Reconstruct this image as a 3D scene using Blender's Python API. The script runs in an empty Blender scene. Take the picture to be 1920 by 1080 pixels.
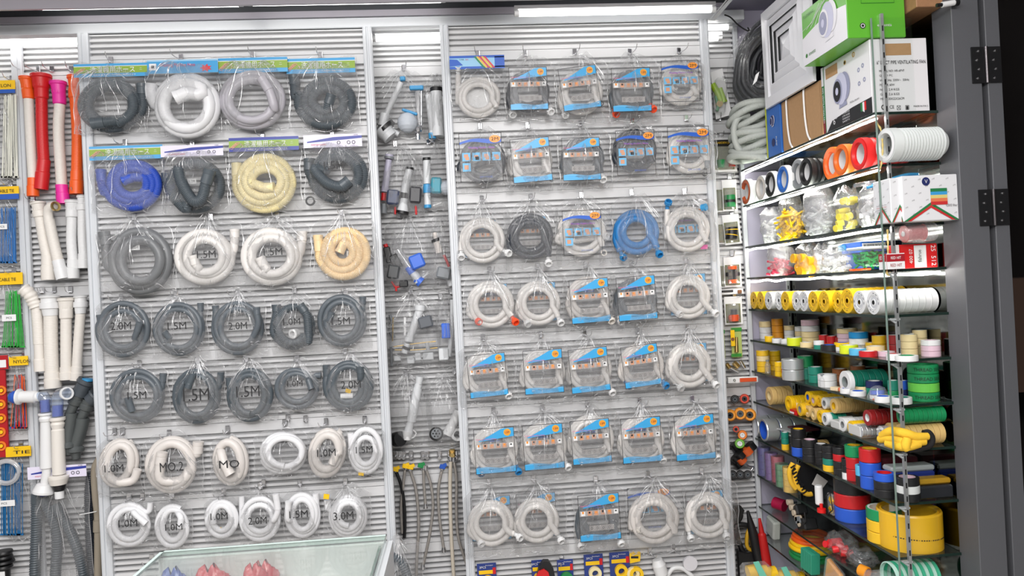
import bpy, math, random, re
import numpy as np
from mathutils import Vector, Matrix
sc = bpy.context.scene
COL = sc.collection
# ---------------------------------------------------------------- camera
FPX = 1400.0
CAM = np.array([0.0, -3.4, 1.65])
YAW, PIT, ROL = [math.radians(v) for v in (4.37, 0.305, -2.84)]
Fw = np.array([math.sin(YAW)*math.cos(PIT), math.cos(YAW)*math.cos(PIT), math.sin(PIT)])
_r0 = np.array([math.cos(YAW), -math.sin(YAW), 0.0]); _u0 = np.cross(_r0, Fw)
Rt = _r0*math.cos(ROL)+_u0*math.sin(ROL); Up = -_r0*math.sin(ROL)+_u0*math.cos(ROL)
cd = bpy.data.cameras.new('camera'); cam = bpy.data.objects.new('camera', cd); COL.objects.link(cam)
cd.sensor_width = 36; cd.lens = FPX/1920*36; cd.clip_start = 0.05; cd.clip_end = 60
cam.matrix_world = Matrix(((Rt[0], Up[0], -Fw[0], CAM[0]), (Rt[1], Up[1], -Fw[1], CAM[1]), (Rt[2], Up[2], -Fw[2], CAM[2]), (0, 0, 0, 1)))
sc.camera = cam
# ---------------------------------------------------------------- view, world, large lights
sc.view_settings.view_transform = 'Standard'; sc.view_settings.look = 'None'
sc.view_settings.exposure = 0.04; sc.view_settings.gamma = 1.0; sc.view_settings.use_curve_mapping = False
w = bpy.data.worlds.new('world'); sc.world = w; w.use_nodes = True
w.node_tree.nodes['Background'].inputs[0].default_value = (1.0, 0.985, 0.97, 1)
w.node_tree.nodes['Background'].inputs[1].default_value = 0.30
cy = sc.cycles
cy.max_bounces = 7; cy.diffuse_bounces = 3; cy.glossy_bounces = 4; cy.transmission_bounces = 6; cy.transparent_max_bounces = 20
cy.caustics_reflective = False; cy.caustics_refractive = False; cy.sample_clamp_indirect = 4.0
def area(name, loc, size, power, rot=(0, 0, 0), color=(1, 1, 1)):
    l = bpy.data.lights.new(name, 'AREA'); l.shape = 'RECTANGLE'; l.size, l.size_y = size; l.energy = power; l.color = color
    o = bpy.data.objects.new(name, l); COL.objects.link(o); o.location = loc; o.rotation_euler = rot
    return o
# rows of linear ceiling lamps running away from the wall, and an unseen fill lamp added behind the camera
for _x, _p in ((-2.3, 36), (-0.9, 36), (0.45, 36)):
    area('ceiling_light', (_x, -2.35, 2.915), (0.14, 2.6), _p, (0, 0, 0), (0.99, 0.99, 1.0))
area('ceiling_light', (-0.2, -4.3, 2.85), (2.8, 0.5), 100, (math.radians(58), 0, 0), (1.0, 0.975, 0.95))  # added fill lamp, tilted from behind the camera towards the wall
# ---------------------------------------------------------------- pixel <-> world
def ray(px, py): return Fw+Rt*((px-960)/FPX)-Up*((py-540)/FPX)
def onY(px, py, Y): d = ray(px, py); return CAM+d*((Y-CAM[1])/d[1])
def onX(px, py, X): d = ray(px, py); return CAM+d*((X-CAM[0])/d[0])
def onZ(px, py, Z): d = ray(px, py); return CAM+d*((Z-CAM[2])/d[2])
def proj(p):
    v = np.asarray(p, float)-CAM; z = v@Fw
    return 960+FPX*(v@Rt)/z, 540-FPX*(v@Up)/z, z
def mpp(p): return ((np.asarray(p, float)-CAM)@Fw)/FPX      # metres per pixel at p
# ---------------------------------------------------------------- materials
MATS = {}
def mat(name, color=(0.8, 0.8, 0.8), rough=0.5, metal=0.0, spec=0.5, bump=None, coat=0.0, sss=0.0, var=None):
    if name in MATS: return MATS[name]
    m = bpy.data.materials.new(name); m.use_nodes = True; nt = m.node_tree; b = nt.nodes['Principled BSDF']
    b.inputs['Base Color'].default_value = (*color, 1); b.inputs['Roughness'].default_value = rough
    b.inputs['Metallic'].default_value = metal; b.inputs['Specular IOR Level'].default_value = spec
    b.inputs['Coat Weight'].default_value = coat; b.inputs['Coat Roughness'].default_value = 0.15
    if bump or var:
        n = nt.nodes.new('ShaderNodeTexNoise'); n.inputs['Scale'].default_value = (bump or var)[0]; n.inputs['Detail'].default_value = 3
        tc = nt.nodes.new('ShaderNodeTexCoord'); nt.links.new(tc.outputs['Object'], n.inputs['Vector'])
        if bump:
            bp = nt.nodes.new('ShaderNodeBump'); bp.inputs['Strength'].default_value = bump[1]; bp.inputs['Distance'].default_value = 0.004
            nt.links.new(n.outputs[0], bp.inputs['Height']); nt.links.new(bp.outputs[0], b.inputs['Normal'])
        if var:
            cr = nt.nodes.new('ShaderNodeMix'); cr.data_type = 'RGBA'; nt.links.new(n.outputs[0], cr.inputs['Factor'])
            cr.inputs['A'].default_value = (*[c*(1-var[1]) for c in color], 1); cr.inputs['B'].default_value = (*[min(1, c*(1+var[1])) for c in color], 1)
            nt.links.new(cr.outputs['Result'], b.inputs['Base Color'])
    MATS[name] = m; return m
def srgb(r, g, b): return tuple(((c/255)/12.92 if c/255 <= .04045 else ((c/255+.055)/1.055)**2.4) for c in (r, g, b))
def pl(name, r, g, b, rough=0.4, **k): return mat('plastic_'+name, srgb(r, g, b), rough, **k)
def film(name, tint=(1, 1, 1), milk=0.05, gloss=0.06, edge=0.55, rough=0.13, bump=(55, 0.9), pw=2.0):
    """clear plastic film or pane: see-through with a glossy skin and a little milkiness"""
    if name in MATS: return MATS[name]
    m = bpy.data.materials.new(name); m.use_nodes = True; nt = m.node_tree; nt.nodes.clear(); N = nt.nodes.new; L = nt.links.new
    out = N('ShaderNodeOutputMaterial'); tr = N('ShaderNodeBsdfTransparent'); tr.inputs[0].default_value = (*tint, 1)
    gl = N('ShaderNodeBsdfGlossy'); gl.inputs['Roughness'].default_value = rough
    df = N('ShaderNodeBsdfDiffuse'); df.inputs[0].default_value = (0.9, 0.9, 0.92, 1)
    lw = N('ShaderNodeLayerWeight'); lw.inputs[0].default_value = 0.4
    po = N('ShaderNodeMath'); po.operation = 'POWER'; po.inputs[1].default_value = pw; L(lw.outputs['Facing'], po.inputs[0])
    ma = N('ShaderNodeMath'); ma.operation = 'MULTIPLY_ADD'; ma.inputs[1].default_value = edge; ma.inputs[2].default_value = gloss; L(po.outputs[0], ma.inputs[0])
    m1 = N('ShaderNodeMixShader'); m1.inputs[0].default_value = milk; L(tr.outputs[0], m1.inputs[1]); L(df.outputs[0], m1.inputs[2])
    m2 = N('ShaderNodeMixShader'); L(ma.outputs[0], m2.inputs[0]); L(m1.outputs[0], m2.inputs[1]); L(gl.outputs[0], m2.inputs[2]); L(m2.outputs[0], out.inputs[0])
    if bump:
        tc = N('ShaderNodeTexCoord'); n = N('ShaderNodeTexNoise'); n.inputs['Scale'].default_value = bump[0]; n.inputs['Detail'].default_value = 2; n.inputs['Distortion'].default_value = 1.5
        L(tc.outputs['Object'], n.inputs['Vector']); b = N('ShaderNodeBump'); b.inputs['Strength'].default_value = bump[1]; b.inputs['Distance'].default_value = 0.006
        L(n.outputs[0], b.inputs['Height']); L(b.outputs[0], gl.inputs['Normal']); L(b.outputs[0], lw.inputs['Normal'])
    MATS[name] = m; return m
def emit(name, color, s):
    if name in MATS: return MATS[name]
    m = bpy.data.materials.new(name); m.use_nodes = True; nt = m.node_tree; nt.nodes.clear()
    e = nt.nodes.new('ShaderNodeEmission'); e.inputs[0].default_value = (*color, 1); e.inputs[1].default_value = s
    o = nt.nodes.new('ShaderNodeOutputMaterial'); nt.links.new(e.outputs[0], o.inputs[0]); MATS[name] = m; return m
WHITE = pl('white', 226, 226, 226); IVORY = pl('ivory', 226, 220, 212, 0.45); BLACK = pl('black', 22, 22, 24); DGREY = pl('dark_grey', 68, 74, 80, 0.42)
MGREY = pl('mid_grey', 128, 132, 136); LGREY = pl('light_grey', 178, 180, 182); RED = pl('red', 205, 28, 32); ORANGE = pl('orange', 240, 96, 28)
YEL = pl('yellow', 244, 196, 24); BLUE = pl('blue', 38, 84, 176); LBLUE = pl('light_blue', 60, 152, 206); GREEN = pl('green', 30, 132, 70); PINK = pl('pink', 232, 48, 160)
CREAM = pl('cream', 236, 220, 170); BEIGE = pl('beige', 234, 200, 152); NAVY = pl('navy', 36, 44, 96); TEAL = pl('teal', 20, 120, 110)
LIME = pl('lime', 190, 200, 40); PURPLE = pl('purple', 104, 60, 140); BROWN = pl('brown', 130, 84, 48); CARDB = mat('cardboard', srgb(176, 138, 98), 0.85, bump=(90, 0.15), var=(14, .08))
CHROME = mat('chrome', (0.75, 0.75, 0.77), 0.18, 1.0); STEEL = mat('braided_steel', (0.42, 0.39, 0.36), 0.42, 0.8, bump=(900, 0.6)); BRASS = mat('brass', (0.7, 0.5, 0.2), 0.3, 1.0)
BAG = film('clear_bag_film', milk=0.085, gloss=0.06); PLEAT = film('film_pleat', milk=0.58, gloss=0.35, edge=0.4, rough=0.2, bump=None); SLEEVE = film('clear_card_sleeve', milk=0.10, gloss=0.05, bump=(18, 0.3)); MILKY = film('milky_bag_film', milk=0.22, gloss=0.08)  # the pleat film's milky white paints glints along the folds
INK = mat('black_ink', srgb(34, 34, 36), 0.6); PAPER = mat('white_paper', srgb(232, 232, 232), 0.7); CLEARP = film('clear_hard_plastic', milk=0.12, gloss=0.08, edge=0.6, rough=0.08, bump=None)
# ---------------------------------------------------------------- mesh builder
def unit(v): v = np.asarray(v, float); return v/(np.linalg.norm(v)+1e-12)
def spline(pts, step):
    p = np.asarray(pts, float); n = len(p)
    if n == 2: q = p
    else:
        e = np.vstack([2*p[0]-p[1], p, 2*p[-1]-p[-2]]); out = []
        for i in range(n-1):
            a, b, c, d = e[i:i+4]; k = max(2, int(np.linalg.norm(c-b)/step)+1); t = np.linspace(0, 1, k, endpoint=False)[:, None]
            out.append(.5*((2*b)+(-a+c)*t+(2*a-5*b+4*c-d)*t*t+(-a+3*b-3*c+d)*t**3))
        q = np.vstack(out+[p[-1:]])
    s = np.r_[0, np.cumsum(np.linalg.norm(np.diff(q, axis=0), axis=1))]; m = max(2, int(s[-1]/step)+1); u = np.linspace(0, s[-1], m)
    return np.stack([np.interp(u, s, q[:, i]) for i in range(3)], 1), u
class MB:
    def __init__(s): s.v = []; s.f = []; s.m = []; s.sm = []; s.n = 0
    def add(s, v, f, mi=0, smooth=False):
        v = np.asarray(v, float); s.v.append(v); n = s.n
        s.f += [tuple(i+n for i in q) for q in f]; s.m += [mi]*len(f) if isinstance(mi, int) else list(mi); s.sm += [smooth]*len(f); s.n += len(v); return s
    def box(s, c, d, mi=0, R=None, bev=0):
        x, y, z = [q/2 for q in d]
        if bev:
            b = min(bev, x*.9, y*.9, z*.9); v = []
            for sx in (-1, 1):
                for sy in (-1, 1):
                    for sz in (-1, 1): v += [(sx*(x-b), sy*(y-b), sz*z), (sx*(x-b), sy*y, sz*(z-b)), (sx*x, sy*(y-b), sz*(z-b))]
            idx = lambda a, b_, c_, k: ((a*2+b_)*2+c_)*3+k
            f = []
            f += [[idx(0,0,k,0), idx(1,0,k,0), idx(1,1,k,0), idx(0,1,k,0)] for k in (0, 1)]
            f += [[idx(0,k,0,1), idx(1,k,0,1), idx(1,k,1,1), idx(0,k,1,1)] for k in (0, 1)]
            f += [[idx(k,0,0,2), idx(k,1,0,2), idx(k,1,1,2), idx(k,0,1,2)] for k in (0, 1)]
            for a in (0, 1):
                for b_ in (0, 1):
                    f.append([idx(a,b_,0,1), idx(a,b_,0,2), idx(a,b_,1,2), idx(a,b_,1,1)])
                    f.append([idx(a,0,b_,0), idx(a,0,b_,2), idx(a,1,b_,2), idx(a,1,b_,0)])
                    f.append([idx(0,a,b_,0), idx(0,a,b_,1), idx(1,a,b_,1), idx(1,a,b_,0)])
                    for c_ in (0, 1): f.append([idx(a,b_,c_,0), idx(a,b_,c_,1), idx(a,b_,c_,2)])
        else:
            v = [(-x,-y,-z),(x,-y,-z),(x,y,-z),(-x,y,-z),(-x,-y,z),(x,-y,z),(x,y,z),(-x,y,z)]
            f = [(0,3,2,1),(4,5,6,7),(0,1,5,4),(1,2,6,5),(2,3,7,6),(3,0,4,7)]
        v = np.array(v, float)
        if R is not None: v = v@np.asarray(R).T
        return s.add(v+np.asarray(c, float), f, mi)
    def quad(s, a, b, c, d, mi=0): return s.add([a, b, c, d], [(0, 1, 2, 3)], mi)
    def tube(s, path, r, seg=8, mi=0, caps=True, smooth=True):
        p = np.asarray(path, float); n = len(p); r = np.broadcast_to(np.asarray(r, float), (n,))
        t = np.gradient(p, axis=0); t /= (np.linalg.norm(t, axis=1)[:, None]+1e-12)
        a = np.cross(t[0], (0, 1, 0)); a = np.cross(t[0], (1, 0, 0)) if np.linalg.norm(a) < .1 else a; a = unit(a)
        A = np.empty_like(p)
        for i in range(n):
            a = a-t[i]*(a@t[i]); a /= (np.linalg.norm(a)+1e-12); A[i] = a
        B = np.cross(t, A); th = np.arange(seg)*2*math.pi/seg
        v = p[:, None]+r[:, None, None]*(A[:, None]*np.cos(th)[None, :, None]+B[:, None]*np.sin(th)[None, :, None])
        f = []
        for i in range(n-1):
            o = i*seg; f += [(o+j, o+(j+1) % seg, o+seg+(j+1) % seg, o+seg+j) for j in range(seg)]
        s.add(v.reshape(-1, 3), f, mi, smooth)
        if caps: s.add(v[0], [tuple(range(seg))[::-1]], mi); s.add(v[-1], [tuple(range(seg))], mi)
        return s
    def lathe(s, prof, c=(0, 0, 0), ax=(0, 0, 1), seg=24, mi=0, smooth=True, sx=1.0):
        """prof: (radius, height[, mat]) pairs; every segment's own vertices so that creases stay sharp"""
        ax = unit(ax); a = np.cross(ax, (0, 0, 1)); a = np.array([1., 0, 0]) if np.linalg.norm(a) < .1 else a; a = unit(a); b = np.cross(ax, a)
        th = np.arange(seg)*2*math.pi/seg; ring = a[None]*np.cos(th)[:, None]*sx+b[None]*np.sin(th)[:, None]
        for q, q2 in zip(prof[:-1], prof[1:]):
            v = np.vstack([np.asarray(c)+ring*q[0]+ax*q[1], np.asarray(c)+ring*q2[0]+ax*q2[1]])
            s.add(v, [(j, (j+1) % seg, seg+(j+1) % seg, seg+j) for j in range(seg)], q2[2] if len(q2) > 2 else mi, smooth)
        return s
    def cyl(s, a, b, r, r2=None, seg=16, mi=0, smooth=True):
        a = np.asarray(a, float); b = np.asarray(b, float); h = np.linalg.norm(b-a); r2 = r if r2 is None else r2
        return s.lathe([(0, 0), (r, 0), (r2, h), (0, h)], a, b-a, seg, mi, smooth)
    def poly(s, pts, thick, nrm, mi=0):
        """extruded flat outline"""
        p = np.asarray(pts, float); n = len(p); q = p+unit(nrm)*thick
        return s.add(np.vstack([p, q]), [tuple(range(n))[::-1], tuple(range(n, 2*n))]+[(i, (i+1) % n, n+(i+1) % n, n+i) for i in range(n)], mi)
    def sheet(s, g, mi=0, smooth=True):
        g = np.asarray(g, float); nu, nv = g.shape[:2]
        return s.add(g.reshape(-1, 3), [(i*nv+j, i*nv+j+1, (i+1)*nv+j+1, (i+1)*nv+j) for i in range(nu-1) for j in range(nv-1)], mi, smooth)
    def text(s, txt, c, h, xd=(1, 0, 0), yd=(0, 0, 1), mi=0, width=None, bold=0, off=0.0006):
        v, f = text_geo(txt, bold)
        if len(v) == 0: return s
        w0 = v[:, 0].max()-v[:, 0].min(); h0 = v[:, 1].max()-v[:, 1].min()
        x = (v[:, 0]-(v[:, 0].max()+v[:, 0].min())/2); y = (v[:, 1]-(v[:, 1].max()+v[:, 1].min())/2)
        ky = h/h0; kx = (width/w0) if width else ky
        xd = np.asarray(xd, float); yd = np.asarray(yd, float); nz = unit(np.cross(xd, yd))
        return s.add(np.asarray(c, float)+x[:, None]*kx*xd+y[:, None]*ky*yd+nz*off, f, mi)
_TX = {}
def text_geo(txt, bold=0):
    k = (txt, bold)
    if k not in _TX:
        cu = bpy.data.curves.new('t', 'FONT'); cu.body = txt; cu.size = 1; cu.resolution_u = 2; cu.offset = 0; cu.fill_mode = 'FRONT'
        o = bpy.data.objects.new('t', cu); COL.objects.link(o); dg = bpy.context.evaluated_depsgraph_get(); me = o.evaluated_get(dg).to_mesh()
        v = np.array([q.co[:] for q in me.vertices]).reshape(-1, 3); f = [tuple(q.vertices) for q in me.polygons]
        o.evaluated_get(dg).to_mesh_clear(); bpy.data.objects.remove(o); bpy.data.curves.remove(cu); _TX[k] = (v, f)
    return _TX[k]
def mesh_of(name, mb, mats, off=(0, 0, 0)):
    me = bpy.data.meshes.new(name); v = np.vstack(mb.v)-np.asarray(off); me.from_pydata(v.tolist(), [], mb.f)
    for m in (mats if isinstance(mats, (list, tuple)) else [mats]): me.materials.append(m)
    me.polygons.foreach_set('material_index', mb.m); me.polygons.foreach_set('use_smooth', mb.sm); me.update(); return me
def tag(o, label=None, cat=None, group=None, kind=None):
    if label: o['label'] = label
    if cat: o['category'] = cat
    if group: o['group'] = group
    if kind: o['kind'] = kind
    return o
def thing(name, label, cat, loc, group=None):
    o = bpy.data.objects.new(name, None); COL.objects.link(o); o.location = [float(q) for q in loc]; o.empty_display_size = 0.02
    return tag(o, label, cat, group)
def origin(o):
    p = np.array(o.location[:])
    while o.parent: o = o.parent; p = p+np.array(o.location[:])
    return p
def part(name, mb, mats, parent, label=None):
    """mb in world coordinates -> child mesh of parent"""
    o = bpy.data.objects.new(name, mesh_of(name, mb, mats, origin(parent))); COL.objects.link(o); o.parent = parent
    if label: o['label'] = label
    return o
def single(name, label, cat, mb, mats, loc, group=None, kind=None):
    o = bpy.data.objects.new(name, mesh_of(name, mb, mats, loc)); COL.objects.link(o); o.location = [float(q) for q in loc]
    return tag(o, label, cat, group, kind)
def inst(name, me, loc, parent=None, rot=(0, 0, 0), scale=(1, 1, 1)):
    o = bpy.data.objects.new(name, me); COL.objects.link(o); o.rotation_euler = rot; o.scale = scale
    o.location = [float(q) for q in (np.asarray(loc, float)-(origin(parent) if parent else 0))]
    if parent: o.parent = parent
    return o
def struct(name, mb, mats, label=None):
    o = bpy.data.objects.new(name, mesh_of(name, mb, mats)); COL.objects.link(o); o['kind'] = 'structure'
    if label: o['label'] = label
    return o
def rotz(a): c, s = math.cos(a), math.sin(a); return np.array([[c, -s, 0], [s, c, 0], [0, 0, 1]])
def roty(a): c, s = math.cos(a), math.sin(a); return np.array([[c, 0, s], [0, 1, 0], [-s, 0, c]])
def rotx(a): c, s = math.cos(a), math.sin(a); return np.array([[1, 0, 0], [0, c, -s], [0, s, c]])
# ================================================================ the setting
ALU = mat('painted_aluminium', srgb(205, 208, 212), 0.34, 0.0, 0.6, coat=0.15)
SLAT = mat('slat_white', srgb(212, 212, 213), 0.38, 0.0, 0.5, var=(3, .03))
LILAC = mat('lilac_wall_paint', srgb(172, 168, 186), 0.7)
SOFFIT = mat('grey_soffit_laminate', srgb(168, 164, 172), 0.22, coat=0.3)
DARKM = mat('dark_slot_backing', srgb(62, 64, 68), 0.5, bump=(400, .1)); FRAME_L = mat('grey_frame_paint', srgb(92, 94, 98), 0.45, bump=(400, .1))
NIGHT = mat('dark_shop_interior', srgb(30, 24, 24), 0.8)  # near-black colour puts the lack of light into the walls
PITCH = 0.325/13
def slat_mesh(mb, x0, x1, ztop, zbot, y, jtop, step=0.325, mi=0):
    """horizontal slats (face + groove) with a plain joint band every 13 slats; jtop = z of one joint"""
    prof = []; z = ztop
    k0 = math.ceil((zbot-jtop)/PITCH); k1 = math.floor((ztop-jtop)/PITCH)
    prof.append((y, ztop))
    for k in range(k1, k0-1, -1):
        zz = jtop+k*PITCH
        if k % 13 == 0:
            prof += [(y, zz+.0016), (y+.006, zz+.001), (y+.006, zz-.0005), (y, zz-.001)]
        elif k % 13 == 12:
            pass
        else:
            prof += [(y, zz+.0070), (y+.002, zz+.0060), (y+.024, zz+.0054), (y+.024, zz-.0052), (y+.004, zz-.0062), (y, zz-.0070)]
    prof.append((y, zbot))
    n = len(prof); v = [(x0, a, b) for a, b in prof]+[(x1, a, b) for a, b in prof]
    mb.add(v, [(i, i+1, n+i+1, n+i) for i in range(n-1)], mi)
    return mb
# recess wall behind
m = MB(); slat_mesh(m, -2.9, 1.43, 2.905, 0.0, 0.19, 2.427); m.box((-0.7, .25, 1.5), (4.6, .06, 3.0)); struct('wall_back', m, [SLAT], 'white slatted wall set back behind the display panels')
for i, (x0, x1) in enumerate(((-1.972, -1.925), (1.425, 1.447))):
    m = MB(); m.box(((x0+x1)/2, .178, 1.45), (x1-x0, .022, 2.9), bev=.003)
    if i == 0: m.box((-1.9485, .164, 1.45), (.014, .008, 2.9))
    struct('trim_%d' % (i+1), m, [ALU], 'light aluminium upright on the recessed slat wall')
m = MB(); m.box((-.33, .17, 2.925), (3.55, .04, .05)); struct('trim_3', m, [ALU], 'light header rail at the top of the recessed wall')
# header beam in front
m = MB(); m.box((-.74, .02, 2.897), (4.31, .05, .046), bev=.003); m.box((-.79, .01, 2.935), (4.2, .05, .028), 1); struct('trim_4', m, [ALU, SOFFIT], 'long pale header beam above the display panels')
# soffit, ceiling, walls
m = MB(); m.box((-.95, -.262, 3.0125), (4.62, .016, .261), bev=.002); m.box((-.8, .02, 3.0), (4.3, .06, .10), 1); m.box((-.8, -.12, 3.055), (4.3, .27, .02), 1); struct('trim_5', m, [SOFFIT, DARKM], 'glossy grey soffit board above the header beam')  # dark backing boxes put in to make the slot above the beam dark
m = MB(); m.box((-.4, -2.8, 3.12), (7, 6.4, .1)); struct('ceiling', m, [mat('ceiling_paint', srgb(190, 188, 194), .6)])
m = MB(); m.box((0, -2.5, -.05), (7, 7, .1)); struct('floor', m, [mat('floor_tiles', srgb(186, 182, 176), .25, var=(2, .05))])
m = MB(); m.box((1.60, .215, 1.5), (.33, .05, 3.1)); struct('wall_end', m, [LILAC], 'lilac painted end wall beside the slat wall')
m = MB(); m.box((1.40, .10, 2.995), (.58, .5, .02)); m.box((1.60, -.5, 2.995), (.5, 1.0, .02)); struct('trim_6', m, [LILAC], 'lilac soffit over the corner')
MIRROR = mat('dark_mirror_back', (0.16, 0.17, 0.16), 0.08, 1.0, bump=(6, .02))
m = MB(); m.box((1.667, -.40, 1.5), (.02, 1.18, 3.1)); struct('wall_right', m, [MIRROR], 'dark mirrored wall behind the corner shelves')
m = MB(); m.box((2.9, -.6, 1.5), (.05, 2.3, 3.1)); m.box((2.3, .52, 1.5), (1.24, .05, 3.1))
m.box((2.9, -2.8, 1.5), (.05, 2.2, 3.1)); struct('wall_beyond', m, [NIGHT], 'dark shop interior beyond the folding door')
# ================================================================ tubes that light the display
TUBE = emit('lamp_tube_white', (1.0, 0.99, 0.97), 7.5)
def tube_light(label, a, b, r=.014, name='tube_light'):
    a = np.array(a, float); b = np.array(b, float); t = thing(name, label, 'lamp', (a+b)/2, 'tube lights'); d = unit(b-a)
    m = MB(); m.cyl(a, b, r, seg=14); part('tube', m, TUBE, t)
    m = MB(); m.cyl(a-d*.02, a, r*.95); m.cyl(b, b+d*.02, r*.95); c = (a+b)/2
    m.box(c+np.array((0, .004, r+.009)), (abs(b-a)[0]+.04, .03, .016) if abs(d[0]) > .5 else (.03, abs(b-a)[1]+.04, .016)); part('fitting', m, WHITE, t)
tube_light('glowing tube light in the gap at the head of the far left recess', (-2.45, .12, 2.885), (-1.63, .12, 2.885), .016)
tube_light('glowing tube light at the head of the middle recess between the big panels', (-.31, .12, 2.868), (.0, .12, 2.866), .016)
tube_light('glowing short tube light at the head of the right recess', (1.255, .10, 2.873), (1.372, .10, 2.872), .012)
tube_light('small glowing lamp under the short tube in the right recess', (1.28, .14, 2.835), (1.335, .14, 2.834), .011)
for _a, _b, _q in ((-1.66, -.86, 'above the first bagged hoses'), (-.80, .0, 'above the middle recess')): tube_light('tube light half hidden behind the grey fascia '+_q, (_a, -.15, 2.938), (_b, -.15, 2.936), .0145)
tube_light('long bright tube light in front of the header above the right panel', (.34, -.14, 2.872), (1.205, -.14, 2.872), .0145)
# white mounting arm of that lamp and its cable
t = thing('lamp_bracket', 'white metal lamp arm slanting up from the header beside the long tube', 'bracket', onY(1345, 35, -.12))
m = MB(); a = onY(1342, 37, -.10); b = onY(1379, -6, -.32); d = unit(b-a); side = unit(np.cross(d, (0, 1, .3)))
for s_, w_ in ((0, .018), (.022, .006)):
    m.add([a+side*s_, a+side*(s_+w_), b+side*(s_+w_), b+side*s_, a+side*s_+np.array((0, .012, 0)), a+side*(s_+w_)+np.array((0, .012, 0)), b+side*(s_+w_)+np.array((0, .012, 0)), b+side*s_+np.array((0, .012, 0))],
          [(0, 1, 2, 3), (7, 6, 5, 4), (0, 4, 5, 1), (1, 5, 6, 2), (2, 6, 7, 3), (3, 7, 4, 0)])
part('arm', m, ALU, t)
m = MB(); p, _ = spline([onY(1336, 18, -.12), onY(1345, 14, -.12), onY(1356, 14, -.12)], .004); m.tube(p, .003); part('spring_clip', m, CHROME, t)
m = MB(); p, _ = spline([onY(1359, 28, -.1), onY(1370, 33, -.08), onY(1383, 46, -.06), onY(1396, 55, -.05), onY(1404, 58, -.05), onY(1402, 52, -.04)], .006); m.tube(p, .0035)
single('lamp_cable', 'black cable looping below the white lamp arm', 'cable', m, BLACK, onY(1380, 45, -.06))
# ================================================================ the two big slat panels
def panel(label, xa, xb, pl_, pr_):
    t = thing('slat_panel', label, 'display panel', ((xa+xb)/2, .02, 0.02), 'hanging display panels')
    m = MB(); slat_mesh(m, xa+.01, xb-.01, 2.87, .06, 0.004, 2.433); m.box(((xa+xb)/2, .034, 1.47), (xb-xa-.02, .008, 2.8)); part('slat_board', m, SLAT, t)
    for x0, x1 in ((xa, xa+pl_), (xb-pr_, xb)):
        m = MB(); w_ = x1-x0
        pr = [(0, 0), (0, -.010), (.006, -.014), (w_*.36, -.014), (w_*.42, -.008), (w_*.58, -.008), (w_*.64, -.014), (w_-.006, -.014), (w_, -.010), (w_, .022), (0, .022)]
        n = len(pr); m.add([(x0+a, b, .02) for a, b in pr]+[(x0+a, b, 2.874) for a, b in pr], [(i, (i+1) % n, n+(i+1) % n, n+i) for i in range(n)]+[tuple(range(n))[::-1], tuple(range(n, 2*n))])
        part('upright', m, ALU, t)
    return t
panel('white slatted display panel on the left, hung with bagged drain hoses', -1.592, -.318, .046, .040)
panel('white slatted display panel in the centre, hung with bagged inlet hoses', -.012, 1.235, .040, .040)
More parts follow.
